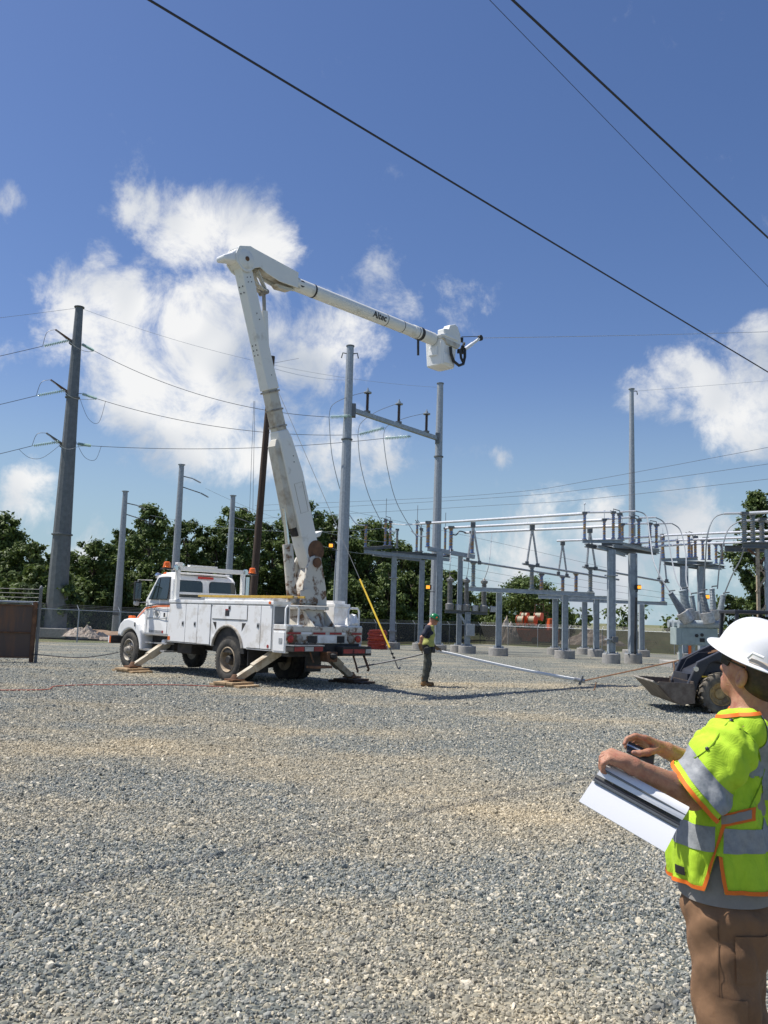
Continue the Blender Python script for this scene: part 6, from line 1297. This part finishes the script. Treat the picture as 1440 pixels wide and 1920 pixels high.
def person_front():
    MAN = thing('person', 'man in white hard hat and lime safety vest holding papers', 'person')
    hf = Vector((-.862, .507, 0)).normalized(); lf = Vector((hf.y * -1, hf.x, 0)); lf = Vector((-hf.y, hf.x, 0))
    R3 = [list(hf), list(lf), [0, 0, 1]]
    pel = at(1364, 1690, 3.03); wai = at(1366, 1600, 3.03); che = at(1378, 1478, 3.04); nec = at(1402, 1348, 3.06)
    Ls = nec + lf * .175 + UP * -.035; Rs = nec - lf * .175 + UP * -.035
    Le = at(1298, 1492, 2.86); Lw = at(1187, 1437, 2.76); Re = at(1335, 1452, 3.20); Rw = at(1250, 1407, 3.02)
    lk = pel + lf * .10 - hf * .015 + UP * -.42; rk_ = pel - lf * .10 + hf * .0 + UP * -.42; la = Vector((lk.x, lk.y, .09)) - hf * .03; ra = Vector((rk_.x, rk_.y, .09)) - hf * .03
    # ---- skin: head, neck, trunk, arms, hands in one surface
    B = SDF((.66, 2.58, -.01), (1.56, 3.46, 1.78), .004)
    hh = Vector((-.60, .80, 0)); hp = rad(20); hF = (hh * math.cos(hp) + UP * math.sin(hp)).normalized(); hL = Vector((-hh.y, hh.x, 0)); hU = hF.cross(hL).normalized()
    if hU.z < 0: hU = -hU
    HR = [list(hF), list(hL), list(hU)]; hc = at(1416, 1250, 3.06)
    B.ell(hc, (.098, .077, .10), HR); B.ell(hc + hF * .035 - hU * .055, (.062, .060, .078), HR, .03); B.ell(hc + hF * .062 - hU * .105, (.028, .034, .026), HR, .03)
    B.cap(hc + hF * .088 - hU * .02, hc + hF * .108 - hU * .052, .010, .014, .012); B.ell(hc + hF * .088 - hU * .085, (.014, .024, .012), HR, .012); B.ell(hc + hF * .084 + hU * .004, (.016, .045, .010), HR, .012)
    for s in (1, -1):
        B.ell(hc - hF * .014 + hL * s * .090 - hU * .036, (.024, .013, .035), [list(hF * .9 - hL * s * .35), list(hL * .9 + hF * s * .35), list(hU)], .005); B.ell(hc - hF * .006 + hL * s * .102 - hU * .034, (.011, .009, .019), HR, .004, True)
    B.cap(hc - hU * .05 - hF * .02, nec + UP * -.02, .062, .068, .03)
    B.cap(nec - UP * .05, Ls, .07, .06, .04); B.cap(nec - UP * .05, Rs, .07, .06, .04)
    B.ell(che, (.115, .165, .22), R3, .05); B.ell(wai, (.115, .155, .2), R3, .05); B.ell(pel, (.12, .165, .14), R3, .05)
    for h_, k_, a_ in ((pel + lf * .09, lk, la), (pel - lf * .09, rk_, ra)): B.cap(h_, k_, .082, .056, .03); B.cap(k_, a_, .055, .04, .03); B.cap(a_ - UP * .03, a_ - UP * .045 + hf * .17, .042, .034, .02)
    B.cap(Ls, Le, .052, .042, .03); B.cap(Le, Le.lerp(Lw, .3), .041, .042, .02); B.cap(Le.lerp(Lw, .3), Lw, .042, .026, .02); B.ell(Le + (Le - Lw).normalized() * .012, (.03, .026, .03), R3, .02)
    B.cap(Rs, Re, .055, .044, .03); B.cap(Re, Re.lerp(Rw, .4), .043, .040, .02); B.cap(Re.lerp(Rw, .4), Rw, .040, .027, .02)
    # left hand: back of the hand up, fingers folded over the papers
    kn = [at(1147, 1409, 2.79), at(1143, 1413, 2.77), at(1141, 1418, 2.75), at(1142, 1424, 2.735)]
    for i, k_ in enumerate(kn): B.cap(Lw, k_, .023, .0115, .010)
    B.ell(Lw.lerp(kn[1], .55), (.034, .034, .018), R3, .015)
    pip = [at(1131, 1414, 2.79), at(1128, 1420, 2.77), at(1128, 1426, 2.75), at(1131, 1432, 2.735)]; dip = [at(1128, 1430, 2.795), at(1126, 1436, 2.775), at(1127, 1441, 2.755), at(1130, 1445, 2.74)]; tp_ = [at(1133, 1441, 2.80), at(1132, 1447, 2.78), at(1133, 1450, 2.76), at(1136, 1452, 2.745)]
    for i in range(4): B.chain([kn[i], pip[i], dip[i], tp_[i]], [.0098, .0088, .0080, .0070], .0025)
    B.chain([at(1172, 1427, 2.77), at(1156, 1430, 2.81), at(1145, 1434, 2.82)], [.014, .011, .009], .006)
    # right hand: index and thumb on the small black device
    kr = [at(1210, 1384, 2.97), at(1208, 1387, 2.99), at(1208, 1392, 3.01), at(1210, 1398, 3.03)]
    for k_ in kr: B.cap(Rw, k_, .022, .0115, .010)
    pr_ = [(1191, 1379), (1189, 1384), (1190, 1390), (1194, 1397)]; dr = [(1176, 1385), (1175, 1391), (1178, 1398), (1183, 1404)]; tr_ = [(1171, 1395), (1173, 1401), (1178, 1407), (1185, 1411)]
    for i in range(4): B.chain([kr[i], at(*pr_[i], 2.965 + .02 * i), at(*dr[i], 2.955 + .02 * i), at(*tr_[i], 2.95 + .02 * i)], [.0098, .0088, .0080, .0072], .0025)
    B.chain([at(1232, 1404, 2.99), at(1214, 1411, 2.95), at(1199, 1413, 2.935), at(1188, 1411, 2.935)], [.016, .012, .010, .0085], .008)
    body = inst('body', B.mesh('body', M['skin'], 1), MAN)
    MB().box(at(1189, 1410, 2.928), (.012, .004, .008)).build('thumb_nail', M['nail'], body, bevel=.002)
    # hair, glasses
    Hh = SDF((1.0, 2.8, 1.35), (1.6, 3.35, 1.80), .005)
    Hh.ell(hc - hF * .016 - hU * .004, (.100, .084, .098), HR); Hh.ell(hc - hF * .05 - hU * .05, (.062, .070, .060), HR, .03)
    hm = Hh.mesh('hair', M['hair'], 1)
    region(hm, 'hair', M['hair'], [(hc + hF * .012, hF)], lambda c_: (Vector(c_) - hc).dot(hF) < -.022 + .35 * max(0, (Vector(c_) - hc).dot(hU) + .02) and (Vector(c_) - hc).dot(hU) > -.105, MAN)
    MB().tube([hc + hL * .086 - hF * .01 + hU * .002, hc + hL * .082 + hF * .06 + hU * .0], .0035, 5).build('glasses_arm', M['lens'], MAN)
    MB().prism([(.052, .012), (.094, .012), (.092, -.022), (.06, -.024)], hc + hL * .058, hF, hU, hL * .012).build('glasses_lens', M['lens'], MAN, bevel=.003)
    # ---- hard hat
    hatc = hc + hU * .036 - hF * .004
    def hatring(z, k, brim=0.0, n=48):
        res = []
        for i in range(n):
            a = 2 * math.pi * i / n; ca, sa = math.cos(a), math.sin(a)
            fx = .142 * k + brim * (1.55 if ca > .0 else .9) * (abs(ca) ** .8); ly = .120 * k + brim * .95
            rid = .006 * k * math.exp(-(sa * .108 * k / .022) ** 2) if z > .05 else 0
            droop = -.012 * brim / .03 * (1.0 - .35 * ca)
            res.append(hatc + hF * (fx * ca) + hL * (ly * sa) + hU * (z + rid + droop))
        return res
    dome = [hatring(.002, 1.0, .034), hatring(.007, 1.0, .034), hatring(.008, 1.0, .018), hatring(.010, 1.02, .003), hatring(.03, 1.01), hatring(.06, .95), hatring(.085, .85), hatring(.105, .71), hatring(.120, .53), hatring(.129, .32), hatring(.132, .12)]
    hat = MB().loft([hatring(-.002, .93, 0)] + dome).build('hard_hat', M['hat_white'], MAN, True)
    sm = hat.modifiers.new('s', 'SUBSURF'); sm.levels = sm.render_levels = 1
    for f in hat.data.polygons: f.use_smooth = True
    MB().tube([hatc + hL * .131 - hF * .03 + hU * .012, hatc + hL * .130 - hF * .042 + hU * .034, hatc + hL * .120 - hF * .078 + hU * .032], .0055, 8).build('accessory_slot', M['hat_white'], hat, True)
    st_ = [hatring(.0125, 1.035, .002)[i] for i in range(5, 24)]; sb_ = [hatring(.004, 1.0, .0195)[i] + hU * .004 for i in range(5, 24)]
    b_ = MB()
    for i in range(9, 18): b_._add([st_[i] + hU * .004, st_[i + 1] + hU * .004, sb_[i + 1] + hU * .003, sb_[i] + hU * .003], [(0, 1, 2, 3)])
    b_.build('sticker_band', M['hat_band'], hat)
    # ---- shirt and vest
    def fold(seed, amp, sc):
        r = np.random.default_rng(seed); K = r.normal(size=(7, 3)) * sc; ph = r.random(7) * 6.28
        def fn(X, Y, Z):
            o = 0
            for k_, p_ in zip(K, ph): o = o + (1.36 - 2 * np.abs(np.sin(.5 * (X * k_[0] + Y * k_[1] + Z * k_[2] * .6 + p_ + .8 * np.sin(9 * Z + 7 * X + p_)))) ** .8)
            return o * amp / 2.2
        return fn
    S = SDF((.7, 2.5, .62), (1.75, 3.55, 1.60), .006)
    S.ell(che, (.125, .178, .215), R3, .05).ell(wai, (.138, .176, .21), R3, .05).ell(pel + UP * .02, (.156, .194, .22), R3, .05).warp(fold(1, .004, 26))
    shz = .838; region(S.mesh('shirt', M['shirt'], 2), 'shirt', M['shirt'], [((0, 0, shz), (0, 0, 1))], lambda c_: c_.z > shz, MAN)
    V = SDF((.7, 2.4, .70), (1.75, 3.6, 1.60), .006)
    V.ell(che, (.145, .205, .235), R3, .06).ell(wai + hf * .015 + UP * .03, (.175, .205, .22), R3, .06).ell(pel + UP * .06, (.188, .218, .20), R3, .06)
    V.cap(nec - UP * .040, Ls, .080, .080, .05).cap(nec - UP * .040, Rs, .080, .080, .05)
    da = (Le - Ls).normalized(); VS = SDF((.7, 2.4, .95), (1.5, 3.3, 1.60), .006); VS.cap(Ls + (nec - Ls) * .12, Ls.lerp(Le, .35), .082, .088, .03).cap(Ls.lerp(Le, .3), Ls.lerp(Le, 1.15), .088, .108, .05); V.cap(Rs, Rs.lerp(Re, 1.0), .080, .092, .05)
    def sleeve_fold(X, Y, Z):
        t = (X - Ls.x) * da.x + (Y - Ls.y) * da.y + (Z - Ls.z) * da.z; u = (X - Ls.x) * lf.x + (Y - Ls.y) * lf.y
        g_ = np.exp(-((X - Le.x) ** 2 + (Y - Le.y) ** 2 + (Z - Le.z) ** 2) / .05)
        return g_ * .011 * np.sin(38 * u + 30 * t + 9 * np.sin(14 * t))
    V.warp(fold(3, .010, 22)).warp(fold(5, .007, 46))
    VS.warp(fold(3, .006, 22)).warp(fold(5, .006, 46)).warp(sleeve_fold); vs_ = VS.mesh('sleeve', M['lime'], 2)
    vm = V.mesh('vest', M['lime'], 2)
    T0 = Vector((wai.x, wai.y, 0)); SE = Ls.lerp(Le, .96); dc = (CR * -.74 - CU * .67 + CF * .16).normalized(); RE = Rs.lerp(Re, .85); dr_ = (Re - Rs).normalized()
    def loc(c_): q = Vector(c_) - T0; return q.dot(hf), q.dot(lf), c_.z
    hem_n = (UP * 1.0 + hf * .0 - lf * .05).normalized(); hem_o = Vector((T0.x, T0.y, .876)) - hem_n * 0
    nk_n = (UP + hf * .15).normalized(); nk_o = nec + UP * .034
    z0 = 1.0
    fn1 = (hf + UP * .30).normalized(); fo1 = T0 + hf * .004 + UP * z0; bn1 = (hf * -1 + UP * .13).normalized(); bo1 = T0 - hf * .006 + UP * z0
    def arm_side(c_):                                            # is the point on the left sleeve
        q = Vector(c_) - Ls; t = q.dot(da); return t > .03 and (q - da * t).length < .125 and Vector(c_).z > Le.z - .14 and (Vector(c_) - T0).dot(lf) > .12 + .0
    def inwedge(c_):
        u, w, z = loc(c_); return w > .05 and z < z0 and (Vector(c_) - fo1).dot(fn1) < 0 and (Vector(c_) - bo1).dot(bn1) < 0
    def core(c_):
        v_ = Vector(c_)
        if (v_ - RE).dot(dr_) > 0 and (v_ - T0).dot(lf) < -.05 and v_.z > 1.0 and (v_ - Re).length < .16: return False
        if (v_ - nk_o).dot(nk_n) > 0: return False
        return (v_ - hem_o).dot(hem_n) > 0
    planes = [(RE, dr_), (nk_o, nk_n), (hem_o, hem_n), (fo1, fn1), (bo1, bn1)]
    vest = region(vm, 'vest', M['lime'], planes, lambda c_: core(c_) and not inwedge(c_), MAN)
    sol = vest.modifiers.new('thick', 'SOLIDIFY'); sol.thickness = .004; sol.offset = -1
    def onarm(c_): return False
    slv = region(vs_, 'sleeve', M['lime'], [(SE, dc)], lambda c_: (Vector(c_) - SE).dot(dc) < 0, MAN); ss_ = slv.modifiers.new('thick', 'SOLIDIFY'); ss_.thickness = .004; ss_.offset = -1
    a0, a1 = SE - dc * .088, SE - dc * .028
    region(vs_, 'sleeve_stripe', M['silver'], [(a0, dc), (a1, dc)], lambda c_: (Vector(c_) - a0).dot(dc) > 0 and (Vector(c_) - a1).dot(dc) < 0, slv, .003)
    a2 = SE - dc * .013; region(vs_, 'sleeve_binding', M['trim'], [(a2, dc), (SE, dc)], lambda c_: (Vector(c_) - a2).dot(dc) > 0 and (Vector(c_) - SE).dot(dc) < 0, slv, .004)
    zb0, zb1 = 1.008, 1.082; sdir = (UP - hf * .0).normalized()
    region(vm, 'waist_stripe', M['silver'], [((0, 0, zb0), (0, 0, 1)), ((0, 0, zb1), (0, 0, 1)), (fo1 + hf * .006, hf), (bo1 - hf * .012, hf)], lambda c_: zb0 < c_.z < zb1 and not onarm(c_) and ((Vector(c_) - bo1 + hf * .012).dot(hf) < 0 or (Vector(c_) - fo1 - hf * .006).dot(hf) > 0) and (Vector(c_) - T0).length < 1.2 and abs((Vector(c_) - T0).dot(lf)) < .24, vest, .003)
    w0, w1 = T0 + lf * .075, T0 + lf * .128
    for sg_ in (1, -1):
        region(vm, 'shoulder_stripe', M['silver'], [(T0 + lf * .075 * sg_, lf), (T0 + lf * .128 * sg_, lf), ((0, 0, zb1), (0, 0, 1)), (nk_o, nk_n)], lambda c_: .075 < sg_ * (Vector(c_) - T0).dot(lf) < .128 and c_.z > zb1 and (c_.z > 1.24 or loc(c_)[0] < -.12) and (Vector(c_) - nk_o).dot(nk_n) < 0, vest, .003)
    h2 = hem_o + hem_n * .013; region(vm, 'hem_binding', M['trim'], [(h2, hem_n)] + planes, lambda c_: core(c_) and not inwedge(c_) and (Vector(c_) - h2).dot(hem_n) < 0, vest, .004)
    f2 = fo1 + fn1 * .010; region(vm, 'front_slit_binding', M['trim'], [(f2, fn1)] + planes, lambda c_: core(c_) and (Vector(c_) - f2).dot(fn1) < 0 and (Vector(c_) - fo1).dot(fn1) > 0 and loc(c_)[1] > .08 and c_.z < 1.13 and not onarm(c_), vest, .0045)
    b2 = bo1 + bn1 * .010; region(vm, 'back_slit_binding', M['trim'], [(b2, bn1)] + planes, lambda c_: core(c_) and (Vector(c_) - b2).dot(bn1) < 0 and (Vector(c_) - bo1).dot(bn1) > 0 and loc(c_)[1] > .08 and c_.z < z0, vest, .0045)
    n2 = nk_o - nk_n * .011; region(vm, 'neck_binding', M['trim'], [(n2, nk_n)] + planes, lambda c_: core(c_) and (Vector(c_) - n2).dot(nk_n) > 0, vest, .004)
    pz0, pz1 = 1.075, 1.135; pn = (UP - hf * -.28).normalized()
    pa, pb_ = T0 - hf * .012 + UP * 1.085, T0 - hf * .012 + UP * 1.125; pq0, pq1 = T0 - hf * .012, T0 - hf * .105
    region(vm, 'pocket_binding', M['trim'], [(pa, pn), (pb_, pn), (pq0, hf), (pq1, hf)], lambda c_: loc(c_)[1] > .08 and (Vector(c_) - pa).dot(pn) > 0 and (Vector(c_) - pb_).dot(pn) < 0 and (Vector(c_) - pq0).dot(hf) < 0 and (Vector(c_) - pq1).dot(hf) > 0 and not onarm(c_), vest, .004)
    pc, pd_ = pa + pn * .008, pb_ - pn * .006
    region(vm, 'pocket_lining', M['shirt'], [(pc, pn), (pd_, pn), (pq0, hf), (pq1 + hf * .01, hf)], lambda c_: loc(c_)[1] > .08 and (Vector(c_) - pc).dot(pn) > 0 and (Vector(c_) - pd_).dot(pn) < 0 and (Vector(c_) - pq0).dot(hf) < 0 and (Vector(c_) - pq1 - hf * .01).dot(hf) > 0 and not onarm(c_), vest, .006)
    def patch(name, m, u0, u1, z0_, z1_, par, src, off): return region(src, name, m, [(T0 + hf * u0, hf), (T0 + hf * u1, hf), ((0, 0, z0_), UP), ((0, 0, z1_), UP)], lambda c_: u0 < loc(c_)[0] < u1 and z0_ < c_.z < z1_ and loc(c_)[1] > .02 and not onarm(c_), par, off)
    patch('care_label', M['black'], .105, .14, .912, .94, vest, vm, .003)
    from mathutils.bvhtree import BVHTree
    nv_ = len(vm.vertices); bvh = BVHTree.FromPolygons([v_.co[:] for v_ in vm.vertices] + [v_.co[:] for v_ in vs_.vertices], [tuple(f_.vertices) for f_ in vm.polygons] + [tuple(i_ + nv_ for i_ in f_.vertices) for f_ in vs_.polygons])
    def hit(x, y):
        d_ = ray(x, y).normalized(); r_ = bvh.ray_cast(CC, d_); return (r_[0], r_[1]) if r_[0] is not None else (None, None)
    for x, y in ((1371, 1351), (1326, 1404)):
        h_, n_ = hit(x, y)
        if h_ is not None:
            if n_.dot(CC - h_) < 0: n_ = -n_
            MB().lathe(h_ - n_ * .002, n_, [(0, .0065), (.006, .006), (.008, .002)], 10).build('snap', M['black'], vest, True)
    M['seam'] = mat('seam thread lime', (.22, .36, .012), .9)
    for name, pts in (('placket_seam', ((1386, 1338), (1376, 1346), (1362, 1358), (1348, 1377), (1336, 1396), (1318, 1412), (1300, 1422), (1282, 1424), (1268, 1428))), ('armhole_seam', ((1386, 1366), (1402, 1376), (1414, 1390), (1422, 1408), (1426, 1430), (1425, 1455))), ('back_seam', ((1434, 1440), (1424, 1475), (1410, 1505), (1398, 1530)))):
        hs_ = [hit(*p_)[0] for p_ in pts]; hs_ = [h_ for h_ in hs_ if h_ is not None and abs(h_.y - 2.9) < .3]
        if len(hs_) > 2: wire(name, '', hs_, .0026, M['seam'], parent=vest)
    # seam along the upper sleeve
    # ---- trousers
    Tt = SDF((.8, 2.5, .02), (1.75, 3.6, 1.05), .006)
    Tt.ell(pel, (.132, .172, .15), R3, .05); Tt.ell(pel - hf * .05 - UP * .05, (.11, .155, .12), R3, .05)
    for h_, k_, a_ in ((pel + lf * .085 - UP * .02, lk, la), (pel - lf * .085 - UP * .02, rk_, ra)): Tt.cap(h_, k_, .112, .098, .05); Tt.cap(k_, a_ + UP * .02, .098, .095, .04)
    def tfold(X, Y, Z):
        u = (X - T0.x) * hf.x + (Y - T0.y) * hf.y; w = (X - T0.x) * lf.x + (Y - T0.y) * lf.y
        return .006 * np.sin(46 * Z + 20 * u + 3 * np.sin(17 * w)) * np.exp(-((Z - .78) / .16) ** 2) + .007 * np.sin(34 * Z - 26 * u + 2) * np.exp(-((Z - .45) / .14) ** 2)
    Tt.warp(fold(9, .0045, 20)).warp(fold(12, .004, 50)).warp(tfold)
    tm = Tt.mesh('trousers', M['duck'], 2); tr = region(tm, 'trousers', M['duck'], [((0, 0, .06), UP)], lambda c_: c_.z > .06, MAN)
    patch('back_pocket', M['duck'], -.13, -.045, .62, .76, tr, tm, .006)
    patch('tool_pocket', M['duck'], -.075, .015, .40, .57, tr, tm, .006)
    region(tm, 'side_seam', mat('seam stitch', (.13, .07, .036), .9), [(T0 + hf * .000, hf), (T0 + hf * .004, hf)], lambda c_: 0 < loc(c_)[0] < .004 and loc(c_)[1] > .03 and c_.z < .80, tr, .0025)
    for a_ in (la, ra):
        b_ = SDF((a_.x - .32, a_.y - .32, -.01), (a_.x + .32, a_.y + .32, .32), .008); b_.cap(a_ - UP * .03, a_ - UP * .035 + hf * .19, .055, .047, .03); b_.cap(a_ - UP * .02, a_ + UP * .14, .056, .06, .03); inst('boot', b_.mesh('boot', M['rope'], 1), MAN)
    return MAN
person_front()
# papers and the small device in his hands
PA = thing('paper_folder', 'white folded papers with dark clip bars under the man\'s forearm', 'papers')
fA, fB, fC, fD = at(1128, 1438, 2.79), at(1085, 1503, 2.66), at(1246, 1598, 2.62), at(1285, 1522, 2.76)
nf = (fC - fB).cross(fA - fB).normalized()
if nf.y > 0: nf = -nf
def sheet(name, c4, lift, curl, m=None, th=.0012):
    P = []; n = 10
    for i in range(n + 1):
        for j in range(n + 1):
            u, v = i / n, j / n; p = (c4[0].lerp(c4[1], u)).lerp(c4[3].lerp(c4[2], u), v) + nf * (lift + curl * (u * (1 - u) * 4) * (.4 + .6 * v)); P.append(p)
    b = MB()._add(P, [(i * (n + 1) + j, (i + 1) * (n + 1) + j, (i + 1) * (n + 1) + j + 1, i * (n + 1) + j + 1) for i in range(n) for j in range(n)])
    o = b.build(name, m or M['paper'], PA, False); s = o.modifiers.new('t', 'SOLIDIFY'); s.thickness = th; return o
sheet('lower_sheet', [fA.lerp(fB, .34), fB, fC, fD.lerp(fC, .36)], 0, .004, th=.002)
sheet('upper_sheet', [fA + nf * .02, fA.lerp(fB, .33) + nf * .012, fD.lerp(fC, .30) + nf * .012, fD + nf * .018], .006, .012)
sheet('backing_board', [fA, fA.lerp(fB, .5), fD.lerp(fC, .5), fD], -.006, 0, M['galv_dark'], .003)
for t_, r_, m_ in ((.39, .0055, 'loaderblack'), (.43, .004, 'galv_dark'), (.22, .0035, 'galv_dark')):
    MB().tube([fA.lerp(fB, t_) + nf * (.010 if t_ > .3 else .030), fD.lerp(fC, t_) + nf * (.010 if t_ > .3 else .027)], r_, 8).build('clip_bar', M[m_], PA, True)
DV = thing('phone', 'small black device between the man\'s right thumb and finger', 'phone')
d0, d1 = at(1176, 1400, 2.955), at(1226, 1424, 2.96)
MB().beam(d0, d1, .045, .011, up=(CC - d0).normalized() + UP * .8).build('case', M['loaderblack'], DV, bevel=.004)
MB().beam(d0 + UP * .007, d0.lerp(d1, .5) + UP * .007, .008, .004, up=(CC - d0).normalized() + UP).build('edge', M['chrome'], DV)

# ================================================================== worker beside the truck
M['navy'] = mat('navy shirt', (.022, .026, .045), .85, 0, (.03, .035, .055), 8); M['vestdull'] = mat('pale yellow vest', (.42, .44, .13), .8, 0, (.34, .36, .10), 8)
M['workgrey'] = mat('grey green work trousers', (.085, .09, .075), .9, 0, (.06, .064, .055), 8, bump=.3, bscale=30); M['glove'] = mat('leather glove', (.26, .17, .08), .85, 0, (.16, .1, .05), 15)
M['bootbrown'] = mat('tan work boot', (.23, .13, .05), .8, 0, (.14, .08, .035), 15); M['hat_green'] = mat('green hard hat', (.012, .16, .055), .28)
def worker():
    o = gp(800, 1287, 22.05); WK = thing('person', 'worker in green hard hat and dull vest pulling a cable', 'person', o, .08)
    v = Vector; neck = v((.055, 0, 1.50)); head = v((.135, 0, 1.655)); sR = v((-.03, -.185, 1.455)); sL = v((.05, .185, 1.455)); eR = v((-.19, -.27, 1.22)); wR = v((-.215, -.25, 1.00)); eL = v((.10, .25, 1.18)); wL = v((.20, .06, .98))
    pel = v((.0, 0, .95)); kR = v((-.03, -.09, .52)); aR = v((-.09, -.09, .11)); kL = v((.05, .09, .53)); aL = v((-.02, .08, .11))
    B = SDF((-.42, -.42, -.01), (.45, .42, 1.85), .011)
    B.ell(head, (.098, .078, .115), k=.02).ell(head + v((.045, 0, -.07)), (.055, .055, .06), k=.03).cap(head + v((.10, 0, .0)), head + v((.115, 0, -.03)), .012, .016, .01); B.cap(head - v((.03, 0, .06)), neck, .06, .065, .03)
    for s in (1, -1): B.ell(head + v((0, s * .08, -.01)), (.018, .012, .03), k=.01)
    B.cap(neck, sR, .07, .065, .04).cap(neck, sL, .07, .065, .04).ell((.02, 0, 1.30), (.125, .165, .22), k=.05).ell((.01, 0, 1.05), (.12, .155, .17), k=.05)
    for s_, e_, w_ in ((sR, eR, wR), (sL, eL, wL)): B.cap(s_, e_, .058, .046, .03).cap(e_, w_, .046, .033, .02)
    for w_, dn in ((wR, v((.03, .01, -.10))), (wL, v((.09, -.03, -.05)))):
        B.cap(w_, w_ + dn * .7, .035, .036, .015)
        for i in range(4): B.cap(w_ + dn * .7 + v((0, -.03 + .02 * i, 0)), w_ + dn * 1.5 + v((.01, -.03 + .02 * i, -.01)), .012, .010, .005)
        B.cap(w_ + dn * .4, w_ + dn * 1.0 + v((.04, 0, .01)), .013, .011, .006)
    for k_, a_, s in ((kR, aR, -1), (kL, aL, 1)): B.cap(pel + v((0, s * .09, -.03)), k_, .085, .06, .03).cap(k_, a_, .058, .042, .02).cap(a_ - v((0, 0, .05)), a_ + v((.16, 0, -.065)), .045, .035, .02)
    body = inst('body', B.mesh('body', M['skin'], 1), WK)
    S = SDF((-.42, -.42, .80), (.45, .42, 1.62), .011); S.cap(neck - v((0, 0, .02)), sR, .078, .075, .04).cap(neck - v((0, 0, .02)), sL, .078, .075, .04).ell((.02, 0, 1.30), (.138, .18, .23), k=.05).ell((.01, 0, 1.05), (.135, .17, .19), k=.05).cap(sR, sR.lerp(eR, .78), .072, .066, .03).cap(sL, sL.lerp(eL, .9), .072, .064, .03)
    S.warp(lambda X, Y, Z: .006 * np.sin(30 * Z + 22 * X) + .004 * np.sin(40 * Y - 25 * Z)); inst('shirt', S.mesh('shirt', M['navy'], 1), WK)
    Vv = SDF((-.3, -.35, .85), (.35, .35, 1.62), .010); Vv.ell((.025, 0, 1.30), (.155, .178, .245), k=.05).ell((.02, 0, 1.06), (.150, .188, .16), k=.05).cap(neck + v((0, -.03, -.03)), sR.lerp(neck, .35), .088, .078, .04).cap(neck + v((0, .03, -.03)), sL.lerp(neck, .35), .088, .078, .04)
    Vv.warp(lambda X, Y, Z: .006 * np.sin(26 * Z - 18 * X)); vm = Vv.mesh('vest', M['vestdull'], 1)
    ve = region(vm, 'vest', M['vestdull'], [((0, 0, .99), (0, 0, 1)), ((.02, 0, 1.515), (-.3, 0, 1))], lambda c_: c_.z > .99 and (c_ - v((.02, 0, 1.515))).dot(v((-.3, 0, 1))) < 0 and not (c_.z < 1.40 and abs(c_.x + .01) < .05 and False) and not ((c_ - v((-.03, -.2, 1.36))).length < .12), WK)
    ve.modifiers.new('t', 'SOLIDIFY').thickness = .006
    Tt = SDF((-.35, -.35, .04), (.35, .35, 1.12), .011); Tt.ell(pel, (.13, .172, .15), k=.05)
    for k_, a_, s in ((kR, aR, -1), (kL, aL, 1)): Tt.cap(pel + v((0, s * .085, -.03)), k_, .098, .078, .04).cap(k_, a_ + v((0, 0, .05)), .076, .068, .03)
    Tt.warp(lambda X, Y, Z: .006 * np.sin(34 * Z + 20 * X + 14 * Y)); inst('trousers', Tt.mesh('trousers', M['workgrey'], 1), WK)
    for a_ in (aR, aL):
        b_ = SDF((-.35, -.3, -.01), (.35, .3, .32), .009); b_.cap(a_ - v((.02, 0, .05)), a_ + v((.17, 0, -.055)), .056, .05, .03).cap(a_ - v((0, 0, .03)), a_ + v((0, 0, .10)), .055, .062, .03); bo = inst('boot', b_.mesh('boot', M['bootbrown'], 1), WK)
        MB().bb((a_.x - .085, a_.y - .055, 0), (a_.x + .225, a_.y + .055, .022)).build('sole', M['black'], bo, bevel=.01)
    for w_, dn in ((wR, v((.03, .01, -.10))), (wL, v((.09, -.03, -.05)))):
        g_ = SDF(w_ - v((.25, .25, .25)), w_ + v((.25, .25, .25)), .007); g_.cap(w_ - dn * .5, w_ + dn * .1, .048, .042, .01).cap(w_, w_ + dn * .75, .042, .043, .015)
        for i in range(4): g_.cap(w_ + dn * .75 + v((0, -.033 + .022 * i, 0)), w_ + dn * 1.55 + v((.012, -.033 + .022 * i, -.012)), .0145, .0125, .006)
        g_.cap(w_ + dn * .4, w_ + dn * 1.05 + v((.045, 0, .012)), .016, .014, .008); inst('glove', g_.mesh('glove', M['glove'], 1), WK)
    # belt with tool pouches, hat
    MB().lathe((0, 0, .975), Z_, [(0, .17), (.05, .175)], 20).build('tool_belt', M['black'], WK, True)
    MB().bb((-.12, -.235, .80), (.02, -.165, .97)).build('tool_pouch', M['black'], WK, bevel=.02); MB().bb((.09, -.2, .84), (.17, -.12, .98)).build('tool_pouch', M['black'], WK, bevel=.02)
    hp = rad(-26); hF = v((math.cos(hp), 0, math.sin(hp))); hU = v((-math.sin(hp), 0, math.cos(hp))); hc = head + hU * .045
    def ringh(z, k, br=0): return [hc + hF * (math.cos(a) * (.132 * k + br * (1.7 if math.cos(a) > 0 else .7))) + Y_ * (math.sin(a) * (.112 * k + br * .7)) + hU * (z - (.3 * br)) for a in np.linspace(0, 2 * math.pi, 30, endpoint=False)]
    ht = MB().loft([ringh(-.005, .94), ringh(-.002, 1, .03), ringh(.004, 1, .03), ringh(.008, 1.01), ringh(.04, .99), ringh(.075, .87), ringh(.105, .66), ringh(.122, .4), ringh(.128, .12)]).build('hard_hat', M['hat_green'], WK, True)
    for f in ht.data.polygons: f.use_smooth = True
    MB().lathe(hc + Y_ * -.104 + hF * .02 + hU * .045, v((0, -1, .45)), [(0, .025), (.004, .024)], 12).build('sticker', M['amber'], ht)
    return WK
worker()
